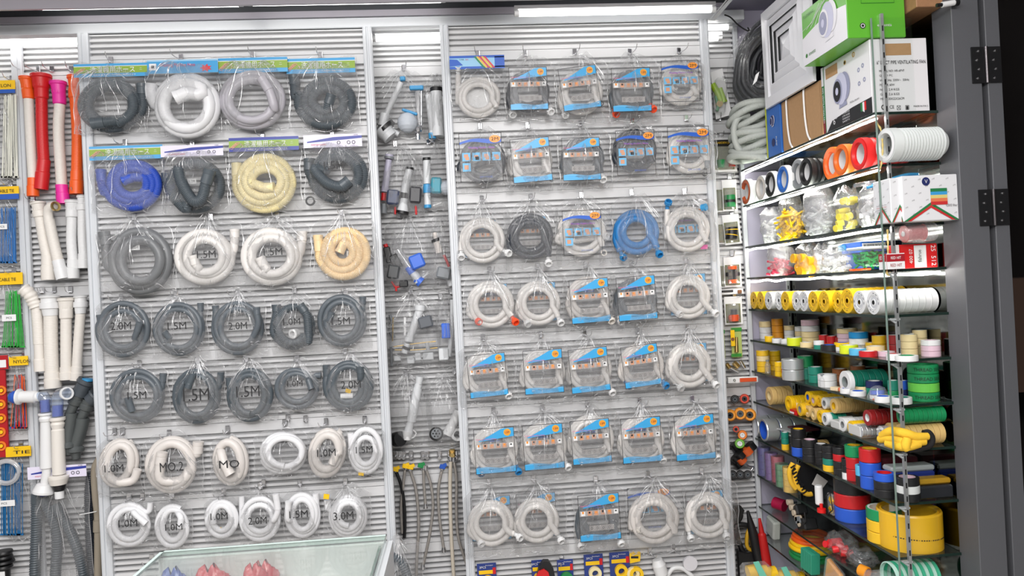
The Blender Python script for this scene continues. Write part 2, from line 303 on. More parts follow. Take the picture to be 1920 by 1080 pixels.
# ================================================================ bags, hooks, coiled hoses
def bag_proto(seed, style):
    r = random.Random(seed); NU, NV = 34, 40; u = np.linspace(-.5, .5, NU); v = np.linspace(0, 1, NV); U_, V_ = np.meshgrid(u, v, indexing='ij')
    phi = np.arctan2(U_, V_+.06); rad = np.hypot(U_, V_+.06)
    bulge = np.clip(1-(2*np.abs(U_))**3.5, 0, 1)*np.clip((1-V_)*6, 0, 1)**.6*np.clip((V_-.02)*(2.2 if style else 5), 0, 1)**.8
    fold = np.zeros_like(U_)
    for k in range(5): fold += r.uniform(.4, 1)*np.sin(phi*r.uniform(14, 46)+r.uniform(0, 6))
    fold *= .14*np.clip(1.15-rad*1.1, .05, 1)*(1.0 if style else .45)
    cr = np.zeros_like(U_)
    for k in range(9):
        a = r.uniform(0, 3.14); f = r.uniform(9, 32); cr += np.sin((U_*math.cos(a)+V_*math.sin(a))*f+r.uniform(0, 6)+1.5*np.sin(U_*r.uniform(4, 12)+V_*r.uniform(4, 12)))
    cr = np.abs(cr)*.035
    y = -(bulge*.8)-fold*(.3+bulge)-cr*(.4+.6*bulge)-.06
    tw = (.72+.28*np.clip(V_*6, 0, 1)) if style else np.ones_like(U_)
    x = U_*tw*(1+.02*np.sin(V_*17+seed))+.012*np.sin(V_*9+seed*2)
    z = -V_+.025*np.sin(U_*13+seed)*(1-V_)-.014*np.sin(U_*19+seed*3)*V_
    if style: z += .05*np.abs(np.sin(U_*9+seed))*np.clip(1-V_*5, 0, 1)-np.clip(1-V_*6, 0, 1)*.05*np.abs(U_)*4
    G = np.stack([x, y, z], -1); mb = MB(); mb.sheet(G)
    def samp(a, b):
        a = min(max((a+.5)*(NU-1), 0), NU-1.001); b = min(max(b*(NV-1), 0), NV-1.001); i, j = int(a), int(b); fa, fb = a-i, b-j
        return G[i, j]*(1-fa)*(1-fb)+G[i+1, j]*fa*(1-fb)+G[i, j+1]*(1-fa)*fb+G[i+1, j+1]*fa*fb-np.array((0, .03, 0))
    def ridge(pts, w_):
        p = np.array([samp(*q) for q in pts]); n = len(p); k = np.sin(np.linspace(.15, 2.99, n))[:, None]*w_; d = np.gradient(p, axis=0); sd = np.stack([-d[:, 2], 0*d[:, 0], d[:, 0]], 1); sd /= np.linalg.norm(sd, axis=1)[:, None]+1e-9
        mb.sheet(np.stack([p-sd*k, p-np.array((0, .035, 0))*k/w_, p+sd*k], 1), 1)  # raised fold strip whose white colour stands in for a highlight
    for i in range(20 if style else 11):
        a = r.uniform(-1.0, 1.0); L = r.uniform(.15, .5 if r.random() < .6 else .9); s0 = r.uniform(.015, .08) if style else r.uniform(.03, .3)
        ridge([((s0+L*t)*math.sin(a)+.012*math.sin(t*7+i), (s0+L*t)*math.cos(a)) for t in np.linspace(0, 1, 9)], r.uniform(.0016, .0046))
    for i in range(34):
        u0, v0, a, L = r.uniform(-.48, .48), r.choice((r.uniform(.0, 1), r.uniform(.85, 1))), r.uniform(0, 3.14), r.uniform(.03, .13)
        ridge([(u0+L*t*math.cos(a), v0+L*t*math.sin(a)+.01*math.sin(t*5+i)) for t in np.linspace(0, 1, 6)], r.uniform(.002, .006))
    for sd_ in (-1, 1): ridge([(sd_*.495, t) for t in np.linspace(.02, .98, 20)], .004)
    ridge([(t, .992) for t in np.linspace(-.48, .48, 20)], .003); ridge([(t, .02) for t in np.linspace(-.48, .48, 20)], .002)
    return mb
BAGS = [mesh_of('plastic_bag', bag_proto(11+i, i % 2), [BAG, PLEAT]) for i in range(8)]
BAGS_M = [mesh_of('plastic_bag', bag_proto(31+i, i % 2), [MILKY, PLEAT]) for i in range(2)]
RB = random.Random(5)
def add_bag(t, x0, y0, x1, y1, Y, depth, style, name='plastic_bag', milky=False):
    a = onY((x0+x1)/2, y0, Y); s = mpp(a); me = (BAGS_M if milky else BAGS)[RB.randrange(1 if milky else 4)*2+style]
    return inst(name, me, a, t, (0, RB.uniform(-.02, .02), 0), ((x1-x0)*s*RB.choice((-1, 1)), depth, (y1-y0)*s))
# display hook: chrome saddle plate and bent wire prong
m = MB(); m.box((0, -.004, 0), (.020, .006, .030), bev=.002); m.box((0, -.010, -.010), (.014, .008, .008)); p, _ = spline([(0, -.004, -.008), (0, -.03, -.012), (0, -.075, -.008), (0, -.09, .010)], .008); m.tube(p, .0019, 6)
HOOK = mesh_of('display_hook', m, CHROME)
def hook(px, py, what, Y=0.0):
    o = bpy.data.objects.new('display_hook', HOOK); COL.objects.link(o); o.location = [float(q) for q in onY(px, py, Y)]
    o.rotation_euler = (0, 0, RB.uniform(-.25, .25)); q = what.split(); n = lambda q: len(re.findall(r'\w+', ' '.join(q)))+1
    while n(q) > 16 or q[-1].strip(',') in ('of', 'the', 'a', 'in', 'with', 'its', 'on', 'top', 'at', 'side', 'fourth', 'fifth', 'sixth', 'bottom', 'second', 'seventh') and n(q) > 12: q = q[:-1]
    lb_ = ' '.join(q).rstrip(','); return tag(o, ('chrome hook ' if n(q) < 16 else 'hook ')+lb_, 'hook', 'chrome hooks on the slats')
def coil_keys(cx, cy, rx, ry, rx2, ry2, turns, a0, dr, wob=0.0, tilt=0.0):
    n = max(8, int(turns*16)); out = []; R = random.Random(int(cx*7+cy))
    ph = R.uniform(0, 6); ct, st = math.cos(math.radians(tilt)), math.sin(math.radians(tilt))
    for i in range(n+1):
        k = i/n; a = math.radians(a0)+dr*k*turns*2*math.pi
        if 1.7 < turns < 2.8 and rx-rx2 < 18: k = min(1, max(0, (k-.26)/.44)); k = k*k*(3-2*k)
        x = rx+(rx2-rx)*k; y = ry+(ry2-ry)*k
        wv = 1+wob*math.sin(a*1.0+ph+k*5)
        X = x*math.cos(a)*wv; Z = y*math.sin(a)*wv
        out.append((cx+X*ct-Z*st, cy-(X*st+Z*ct)))
    return out
def layered(keys, Yc, dia, turns, rstep):
    """give px keys a depth so that overlapping turns pass in front of each other"""
    n = len(keys); per = max(0.0, dia-rstep)*.95; return [onY(k[0], k[1], Yc-per*turns*i/(n-1)) for i, k in enumerate(keys)]
def corr_tube(mb, pts, r, corr, pitch, seg=10, mi=0, amp=.085):
    pitch = pitch*.66 if amp == .085 else pitch
    if corr:
        p, s = spline(pts, pitch/4); mb.tube(p, r*(1+amp*np.sin(2*math.pi*s/pitch)), seg, mi)
    else:
        p, s = spline(pts, r*.9); mb.tube(p, r, seg+2, mi)
def cuff(mb, a, b, r, mi=0, flare=1.06):
    a = np.array(a); b = np.array(b); d = b-a; L = np.linalg.norm(d)
    mb.lathe([(r*.78, 0), (r*flare*1.04, 0), (r*flare, L*.28), (r*flare*1.0, L*.3), (r*flare*.96, L*.34), (r*1.06, L*.98), (r*.8, L)], a, d, 14, mi)
    mb.lathe([(r*.78, 0), (r*.74, L*.4), (0, L*.4)], a, d, 12, mi)
def coat(name, rgb, rough=.38): return mat('hose_'+name, srgb(*rgb), rough, spec=.5)
HC = dict(dg=coat('dark_grey', (76, 84, 90)), g=coat('grey', (112, 114, 116)), lg=coat('lilac_grey', (180, 177, 184)), w=coat('white', (222, 218, 214)), ww=coat('bright_white', (228, 228, 230)), b=coat('blue', (44, 78, 178)),
          c=coat('cream', (236, 222, 172)), be=coat('beige', (236, 206, 158)), sg=coat('slate_grey', (88, 95, 101)), iv=coat('ivory', (214, 208, 203)), lb=coat('light_blue', (32, 118, 184)), nv=coat('ink_grey', (38, 44, 54)))
HB = srgb(70, 160, 214)
def header_card(t, kind, x0, y0, x1, y1, Y):
    """printed card folded over the mouth of the bag; px rectangle (x1,y1 = right, bottom)"""
    c = onY((x0+x1)/2, (y0+y1)/2, Y); s = mpp(c); W = (x1-x0)*s; H = (y1-y0)*s; X = np.array((1., 0, 0)); Z = np.array((0, 0, 1.)); F_ = np.array((0, -1., 0))
    def P(u, v, k=0): return c+X*(u-.5)*W+Z*(.5-v)*H+F_*(.0008+.0006*k)
    def strip(mb, u0, v0, u1, v1, mi, k): 
        g = [[P(u, v, k) for v in (v0, v1)] for u in np.linspace(u0, u1, 9)]; mb.sheet(g, mi, False)
    m = MB(); strip(m, 0, 0, 1, 1, 0, 0); mats = [mat('print_sky_blue', HB, .35), mat('print_green', srgb(140, 170, 60), .4), PAPER, mat('print_navy', srgb(50, 62, 150), .4), mat('print_red', srgb(214, 50, 60), .4), mat('print_pale_blue', srgb(150, 200, 232), .4), mat('print_lilac', srgb(226, 220, 238), .4), YEL, GREEN, INK, mat('print_skin', srgb(236, 176, 160), .5), mat('print_royal', srgb(30, 90, 190), .4)]
    if kind in ('jp', 'jp2'):
        strip(m, 0, .22, 1, .72, 1, 1)
        if kind == 'jp2': strip(m, 0, 0, 1, .2, 3, 1); strip(m, 0, .72, 1, 1, 3, 1)
        else: strip(m, 0, .18, 1, .22, 2, 1)
        m.text('洗濯機用ホース', P(.52, .47, 2), H*.46, X, Z, 2, W*.6, .004)
        m.text('二', P(.9, .45, 2), H*.14, X, Z, 2); m.text('自動式 各メーカーの洗濯機に使用できます', P(.55, .86, 2), H*.12, X, Z, 2, W*.56)
        p = [P(.04+.075*k+.05*math.cos(a), .45+.25*math.sin(a)-.1*k, 2) for k in (0,) for a in np.linspace(0, 20, 60)]
        p = [P(.03+.0022*i+.03*math.cos(i*.7), .78-.009*i+.05*math.sin(i*.7), 3) for i in range(48)]
        m.tube(p, H*.018, 5, 10); m.tube([P(.17, .45, 3), P(.2, .6, 3), P(.185, .7, 3)], H*.02, 5, 10)
    elif kind == 'script':
        strip(m, 0, .0, 1, .12, 5, 1); strip(m, .03, .25, .13, .75, 2, 1); strip(m, .06, .4, .1, .6, 9, 2)
        m.text('Washing Machine Hose', P(.43, .42, 2), H*.34, X, Z, 4, W*.5, .01)
        st = [P(.83+(.09 if i % 2 else .05)*math.cos(i*math.pi/7), .66+(.32 if i % 2 else .16)*math.sin(i*math.pi/7), 2) for i in range(14)]; m.add(st, [tuple(range(14))], 4)
    elif kind == 'purple':
        m.m[-8:] = [6]*8; 
        m.add([P(.06, .52, 1), P(.5, .22, 1), P(1, .14, 1), P(1, .34, 1), P(.06, .62, 1)], [(0, 1, 2, 3, 4)], 3)
        m.text('HOSE FOR WASHING', P(.26, .78, 2), H*.12, X, Z, 4, W*.26); m.text('HOSES', P(.9, .08, 2), H*.08, X, Z, 9)
        for k in range(4): m.lathe([(H*.10, 0), (H*.14, 0), (H*.14, .0005), (H*.10, .0005)], P(.6+.085*k, .66, 2), (0, -1, 0), 12, 9 if k != 1 else 2)
    elif kind == 'rainbow':
        m.m[-8:] = [5]*8; strip(m, 0, 0, 1, .18, 11, 1); strip(m, 0, .82, 1, 1, 11, 1); strip(m, .82, .1, 1, .9, 11, 1)
        m.add([P(0, .25, 2), P(.14, .3, 2), P(.24, .72, 2), P(0, .8, 2)], [(0, 1, 2, 3)], 11)
        for k, mi in enumerate((8, 7, 4, 7, 4)): m.add([P(.44+.045*k, .08, 3), P(.475+.045*k, .08, 3), P(.645+.045*k, .95, 3), P(.61+.045*k, .95, 3)], [(0, 1, 2, 3)], mi)
        m.text('T-FAR', P(.22, .3, 3), H*.09, X, Z, 9); m.text('a.s.', P(.32, .3, 3), H*.09, X, Z, 4)
    return part('header_card', m, mats, t)
def drain_hose(lb, c, r, tr, turns, end, a0, dr, pre=(), post=(), corr=0, col='dg', bag=None, head=None, txt=None, hk=None, extra=None, cuffs='se', lvl=None, wob=.02, tilt=0, mir=False):
    """one bagged drain hose; every number is where the photo shows it, put on the plane just in front of the slats"""
    t0 = onY(c[0], c[1], 0); s = mpp(t0); R_ = tr*s; R_ *= .93; Yc = -(R_+.024)
    t = thing('bagged_drain_hose', lb, 'hose', onY(c[0], c[1], -.01), 'bagged drain hoses')
    ck = coil_keys(c[0], c[1], r[0], r[1], end[0], end[1], turns, a0, dr, wob, tilt)
    rstep = (r[0]+r[1]-end[0]-end[1])/2/turns*s; per = max(0.0, 2*R_-rstep)*(.55 if 1.7 < turns < 2.8 else .9)
    body = [onY(k[0], k[1], Yc-per*turns*i/(len(ck)-1)) for i, k in enumerate(ck)]
    P1 = [onY(k[0], k[1], Yc+(k[2]*s if len(k) > 2 else 0)) for k in pre]; Yl = Yc-per*turns; P2 = [onY(k[0], k[1], Yl-(k[2]*s if len(k) > 2 else 0)) for k in post]
    pts = P1+body+P2; m = MB(); corr_tube(m, pts, R_, corr, corr*s if corr else 1, 10 if corr else 9); part('hose', m, HC[col], t)
    if 's' in cuffs and len(P1) >= 2:
        m = MB(); cuff(m, P1[0], P1[1], R_*1.06); part('hose_cuff', m, HC[col], t)
    if 'e' in cuffs and len(P2) >= 2:
        m = MB(); cuff(m, P2[-1], P2[-2], R_*1.04); part('hose_cuff', m, HC[col], t)
    Yf = Yl-R_
    if extra:
        for nm, fn, mt in extra: m = MB(); fn(m, s, Yf); part(nm, m, mt, t)
    if bag: add_bag(t, *bag, -.017, abs(Yf)-.001, 0 if head else 1)
    if head: header_card(t, head[0], *head[1:5], Yf*.55-.012)
    if txt:
        m = MB(); k = (-1, 1)[not mir]; cpt = onY(txt[1], txt[2], Yf-12*s if len(txt) < 5 else Yf*.6)
        if len(txt) >= 5: m.box(cpt, (txt[3]*s*1.55, .002, txt[4]*s*1.9), 1)
        m.text(txt[0], cpt-np.array((0, .0013, 0)), txt[4 if len(txt) >= 5 else 3]*s*(1 if len(txt) >= 5 else 1.1), (k, 0, 0), (0, 0, 1), 0, (txt[3]*s if len(txt) >= 5 else txt[3]*s*(2.75 if txt[3] < 18 else 2.3)), .004)
        part('size_label', m, [INK, PAPER], t)
    if hk: hook(hk[0], hk[1], 'of the '+' '.join(lb.split()[:13]))
    return t
def disc(px, py, r, col_len=.004): return lambda m, s, Y: m.lathe([(r*s*.62, 0), (r*s, 0), (r*s, col_len), (r*s*.62, col_len), (r*s*.62, 0)], onY(px, py, Y*.6), (0, -1, 0), 20)
def ytag(px, py, a=0, w_=13, h=6): return lambda m, s, Y: m.box(onY(px, py, Y*.75), (w_*s, .003, h*s), R=roty(math.radians(a)))
D = drain_hose
# -- row 1
D('dark grey drain hose bagged under a blue and green header, leftmost of the top row', (207, 197), (52, 42), 10, 2.1, (42, 34), -35, -1, [(266, 158), (267, 178), (266, 205)], [(222, 226), (196, 229, 4), (172, 232, 6)], 4, 'dg', (140, 119, 274, 252), ('jp', 141, 119, 276, 144), None, (208, 113))
D('thick white drain hose bagged under a sky blue header with red script', (350, 199), (52, 51), 12, 2.4, (43, 42), 185, -1, [(284, 158, 2), (284, 178, 2)], [(370, 178, 3), (352, 174, 6), (328, 184, 8)], 0, 'ww', (274, 112, 412, 258), ('script', 278, 112, 407, 137), None, (340, 108), cuffs='e')
D('pale lilac grey drain hose bagged under a blue and green header', (473, 188), (54, 49), 9, 2.6, (43, 38), 120, 1, [], [(515, 205, 3), (505, 170, 7), (490, 146, 8)], 0, 'lg', (410, 108, 540, 245), ('jp', 411, 108, 538, 136), None, (474, 103))
D('dark grey corrugated drain hose bagged under a header, rightmost of the top row', (612, 190), (54, 49), 9.5, 2.17, (24, 19), 165, 1, [(551, 142, 2), (553, 160, 2), (554, 180)], [(597, 205), (610, 208, 3), (616, 195, 8), (622, 177, 10)], 4.4, 'dg', (540, 108, 668, 248), ('jp', 538, 109, 665, 137), None, (601, 104))
# -- row 2
D('bright blue spiral drain hose bagged under a blue and green header', (250, 345), (51, 44), 9, 2.55, (24, 20), 195, 1, [(189, 318, 2), (191, 340, 2), (196, 360)], [(262, 333, 1), (248, 333, 3), (230, 339, 5)], 4, 'b', (172, 272, 305, 400), ('jp', 170, 273, 303, 299), None, (235, 268))
D('dark grey corrugated drain hose folded into a V under a lilac header', (366, 348), (46, 42), 10.5, 1.15, (44, 42), 195, 1, [(314, 325, 2), (316, 342, 2)], [(335, 320, 8), (342, 345, 14), (362, 376, 16), (378, 372, 16), (386, 345, 18), (394, 318, 20)], 4.2, 'dg', (303, 275, 424, 402), ('purple', 303, 272, 417, 293), ('1.2M', 360, 340, 10, 5), (361, 270), cuffs='se')
D('cream spiral drain hose bagged under a green and navy header', (497, 340), (55, 53), 9, 3.0, (25, 20), 195, 1, [(444, 306, 2), (444, 330, 2)], [(480, 346, 1), (497, 352, 3), (514, 351, 4)], 4, 'c', (430, 258, 563, 400), ('jp2', 431, 257, 559, 283), None, (493, 253))
D('dark grey corrugated drain hose with a loose black sealing ring beside it', (634, 328), (48, 44), 10, 1.9, (38, 34), 185, 1, [(580, 298, 2), (580, 320, 2)], [(610, 320, 4), (590, 318, 12), (612, 342, 18), (640, 350, 20), (655, 338, 20)], 4.2, 'dg', (572, 262, 690, 385), ('purple', 570, 252, 678, 276), ('1.5M', 626, 310, 13), (622, 247), [('sealing_ring', disc(582, 377, 9), BLACK)])
# -- row 3
D('large mid grey smooth drain hose with a white 2.0M sticker', (263, 488), (52, 55), 9.6, 2.6, (37, 39), 200, 1, [(195, 435, 2), (199, 460, 2), (202, 495, 1)], [], 0, 'g', (184, 408, 322, 552), None, ('2.0M', 253, 464, 11, 5), (252, 407), cuffs='s')
D('white drain hose printed 1.5M with a tall cuff on its right side, third row', (384, 480), (50, 46), 8.6, 2.33, (33, 31), 5, -1, [(440, 430, 1), (440, 446, 1), (438, 470)], [(376, 506, 1), (367, 496, 3), (361, 479, 5)], 0, 'w', (328, 405, 452, 545), None, ('1.5M', 387, 477, 12), (395, 407))
D('white drain hose printed 1.5M next to the beige one', (509, 480), (50, 47), 9.2, 2.33, (37, 34), 5, -1, [(566, 434, 1), (566, 452, 1), (562, 478)], [(503, 506, 1), (495, 498, 3), (487, 482, 5)], 0, 'w', (455, 405, 580, 542), None, ('1.5M', 512, 472, 12), (520, 404))
D('beige spiral drain hose rolled flat with a small white sticker', (645, 472), (48, 48), 8.6, 2.7, (14, 15), 195, 1, [(596, 441, 2), (599, 472, 2)], [(645, 456, 1), (636, 474, 3)], 4, 'be', (584, 400, 704, 545), None, ('1.5M', 658, 475, 10, 5), (642, 399), cuffs='se')
# -- row 4
D('slate grey hose printed 2.0M, leftmost of the fourth row', (231, 617), (46, 48), 6.1, 2.42, (33, 34), 170, 1, [(187, 590, 2), (189, 603, 2)], [(252, 635, 4), (257, 622, 7), (262, 605, 8)], 0, 'sg', (180, 556, 282, 672), None, ('2.0M', 227, 611, 13), (228, 558))
D('slate grey hose printed 1.5M with its cuff up on the right, fourth row', (335, 617), (44, 46), 5.7, 2.42, (34, 36), 15, -1, [(376, 568, 1), (376, 583, 1), (376, 600)], [(318, 634, 4), (308, 622, 8)], 0, 'sg', (286, 552, 388, 670), None, ('1.5M', 332, 611, 12), (330, 552))
D('slate grey hose printed 2.0M with cuffs on both sides, fourth row', (446, 614), (44, 46), 6.1, 2.41, (33, 35), 165, 1, [(404, 573, 2), (405, 587, 2)], [(470, 640, 3), (484, 610, 8), (482, 590, 9), (481, 576, 9)], 0, 'sg', (398, 545, 496, 668), None, ('2.0M', 446, 611, 12), (446, 549))
D('dark corrugated drain hose with a white end cap in its middle', (550, 611), (37, 40), 8.1, 1.35, (27, 30), 190, 1, [(518, 571, 2), (519, 584, 2)], [(578, 640, 2), (577, 600, 10), (572, 585, 12), (562, 572, 12)], 4, 'dg', (508, 548, 600, 662), None, ('1.0M', 547, 603, 11), (552, 544), [('end_cap', lambda m, s, Y: m.lathe([(5*s, 0), (8*s, 0), (9*s, 12*s), (5.5*s, 13*s), (5*s, 4*s), (0, 4*s)], onY(556, 624, Y*.7), (-.4, -.9, -.1), 16), WHITE)])
D('slate grey hose printed 1.5M, rightmost of the fourth row', (641, 600), (41, 44), 6.1, 2.53, (30, 34), 10, -1, [(680, 556, 1), (680, 570, 1), (680, 590)], [(618, 600, 4), (622, 585, 6)], 0, 'sg', (598, 545, 692, 655), None, ('1.5M', 639, 602, 12), (648, 546))
# -- row 5
D('slate grey hose printed 1.5M, leftmost of the fifth row', (258, 742), (46, 46), 6.1, 2.47, (36, 36), 15, -1, [(306, 700, 1), (305, 716, 1), (302, 735)], [(238, 752, 4), (248, 772, 7), (240, 745, 9)], 0, 'sg', (205, 680, 315, 798), None, ('1.5M', 257, 741, 12), (262, 682))
D('dark grey hose with large 1.5M lettering, second in the fifth row', (368, 742), (40, 47), 6.1, 2.7, (30, 37), 20, -1, [(414, 698, 1), (413, 714, 1), (409, 730)], [(350, 720, 4), (362, 702, 8), (352, 728, 10)], 0, 'dg', (324, 670, 420, 794), None, ('1.5M', 368, 740, 20), (370, 676))
D('dark grey hose with large 1.5M lettering, third in the fifth row', (468, 740), (38, 46), 6.2, 2.3, (27, 36), 165, 1, [(430, 708, 2), (431, 724, 2)], [], 0, 'dg', (424, 668, 515, 790), None, ('1.5M', 465, 734, 18), (461, 672))
D('small dark grey hose printed 1.0M in bold, fourth in the fifth row', (556, 727), (37, 36), 5.7, 2.0, (27, 26), 25, -1, [(602, 704, 1), (592, 704, 1), (586, 710)], [(578, 712, 4), (584, 730, 8)], 0, 'sg', (514, 672, 602, 772), None, ('1.0M', 553, 719, 10), (557, 672))
D('dark grey hose with big left cuff and a white tube piece inside, fifth row', (654, 722), (44, 46), 6.8, 2.6, (24, 30), 170, 1, [(612, 684, 2), (613, 705, 2)], [(676, 715, 4), (676, 700, 5), (675, 688, 5)], 0, 'dg', (604, 658, 706, 778), None, ('2.0M', 658, 721, 13), (648, 658), [('tube_piece', lambda m, s, Y: m.cyl(onY(639, 743, Y*.8), onY(662, 742, Y*.8), 5*s), WHITE), ('tie_label', ytag(653, 733, 20, 10, 7), YEL)])
# -- row 6
D('ivory white hose in narrow ovals printed 1.0M, leftmost of the sixth row', (224, 868), (30, 40), 8, 2.57, (22, 34), 70, 1, [(245, 835), (240, 828)], [(228, 905, 6), (250, 900, 1), (258, 880, 1)], 0, 'iv', (182, 820, 262, 928), None, ('1.0M', 214, 878, 12), (230, 808), cuffs='', tilt=-12)
D('large ivory hose with a corrugated upright end in its loop, sixth row', (322, 872), (42, 46), 9.2, 1.9, (34, 40), 30, 1, [(372, 828, 1), (370, 850, 1)], [(340, 900, 0), (302, 900, 10), (301, 870, 12), (304, 848, 12)], 0, 'iv', (270, 808, 378, 936), None, ('MO.2', 322, 875, 15), (318, 812), tilt=-8)
D('ivory hose twisted in a tall loop with ribbed centre, third in the sixth row', (432, 864), (27, 40), 8.8, 1.83, (20, 34), 80, -1, [], [(415, 850, 6), (420, 868, 12), (432, 890, 14)], 0, 'iv', (394, 815, 464, 924), None, ('MO', 430, 870, 13), (427, 804), tilt=8)
D('bright white hose in a wide bare coil without print, sixth row', (532, 848), (41, 35), 6.2, 3.2, (30, 25), 200, 1, [], [], 0, 'ww', (478, 802, 580, 892), None, None, (534, 792), cuffs='', wob=.05)
D('ivory white hose in a slanting oval printed 1.0M, fifth in the sixth row', (613, 848), (28, 42), 8.2, 2.2, (22, 32), 60, -1, [(636, 815), (632, 808)], [(634, 845, 2), (622, 870, 4)], 0, 'iv', (576, 796, 654, 898), None, ('1.0M', 612, 849, 12), (612, 790), cuffs='', tilt=-10)
D('small white hose printed 1.5M, rightmost of the sixth row', (686, 845), (28, 40), 5.7, 2.6, (18, 25), 175, 1, [(657, 812, 1), (659, 836, 1)], [], 0, 'ww', (650, 795, 720, 892), None, ('1.5M', 683, 843, 11), (684, 786), [('tie_label', ytag(677, 889, 10, 10, 5), YEL)])
# -- row 7
D('white hose printed 1.0M with a yellow tie, leftmost of the bottom row', (243, 984), (37, 37), 5.8, 2.1, (27, 27), 40, 1, [(282, 942, 1), (280, 958, 1)], [(252, 962, 4), (262, 972, 8), (274, 982, 9)], 0, 'ww', (198, 938, 290, 1030), None, ('1.0M', 240, 981, 12), (242, 930), [('tie_label', ytag(234, 1012, 20), YEL)], cuffs='e')
D('white hose printed 1.0M, second in the bottom row', (324, 986), (29, 37), 5.8, 2.0, (19, 27), 60, 1, [], [(340, 972, 6), (337, 990, 8)], 0, 'ww', (288, 938, 360, 1030), None, ('1.0M', 326, 988, 11), (322, 928))
D('small round white hose printed 1.0M, third in the bottom row', (416, 971), (27, 33), 5.7, 2.3, (17, 23), 100, 1, [], [], 0, 'ww', (384, 930, 448, 1014), None, ('1.0M', 411, 968, 11), (420, 922), [('tie_label', ytag(411, 991, 0, 9, 4), YEL)], cuffs='')
D('white hose printed 2.0M with a long cuff at its right, bottom row', (487, 972), (34, 38), 5.8, 2.51, (23, 25), 170, 1, [(453, 930, 1), (454, 955, 1)], [(514, 975, 4), (521, 955, 7), (517, 926, 8)], 0, 'ww', (448, 920, 528, 1018), None, ('2.0M', 483, 976, 12), (488, 910), cuffs='e')
D('narrow white hose printed 1.5M with a cuff at its left, bottom row', (567, 965), (29, 38), 5.8, 2.5, (19, 28), 20, -1, [(592, 925, 1), (593, 945, 1)], [(541, 975, 5), (540, 955, 8), (541, 940, 9)], 0, 'ww', (530, 915, 596, 1012), None, ('1.5M', 560, 964, 12), (562, 905), [('tie_label', ytag(568, 992, 20, 10, 6), YEL)])
D('white hose printed 3.0M with a yellow tied end, rightmost of the bottom row', (653, 966), (33, 39), 6.0, 3.3, (18, 20), 165, 1, [(614, 938, 1), (616, 955, 1)], [], 0, 'ww', (606, 905, 694, 1012), None, ('3.0M', 644, 967, 13), (648, 902), [('tie_label', ytag(612, 931, 10, 10, 9), YEL)])
for px, py, w_ in ((216, 808, 'on the joint above the sixth row of hoses'), (268, 930, 'with a bare prong below the leftmost ivory hose'), (495, 905, 'without goods below the wide white coil'), (285, 1045, 'on the left panel above the corner of the glass counter'), (540, 783, 'with nothing on it below the small bold 1.0M hose'), (573, 785, 'next to an empty hook above the slanting oval hose')):
    hook(px, py, w_)
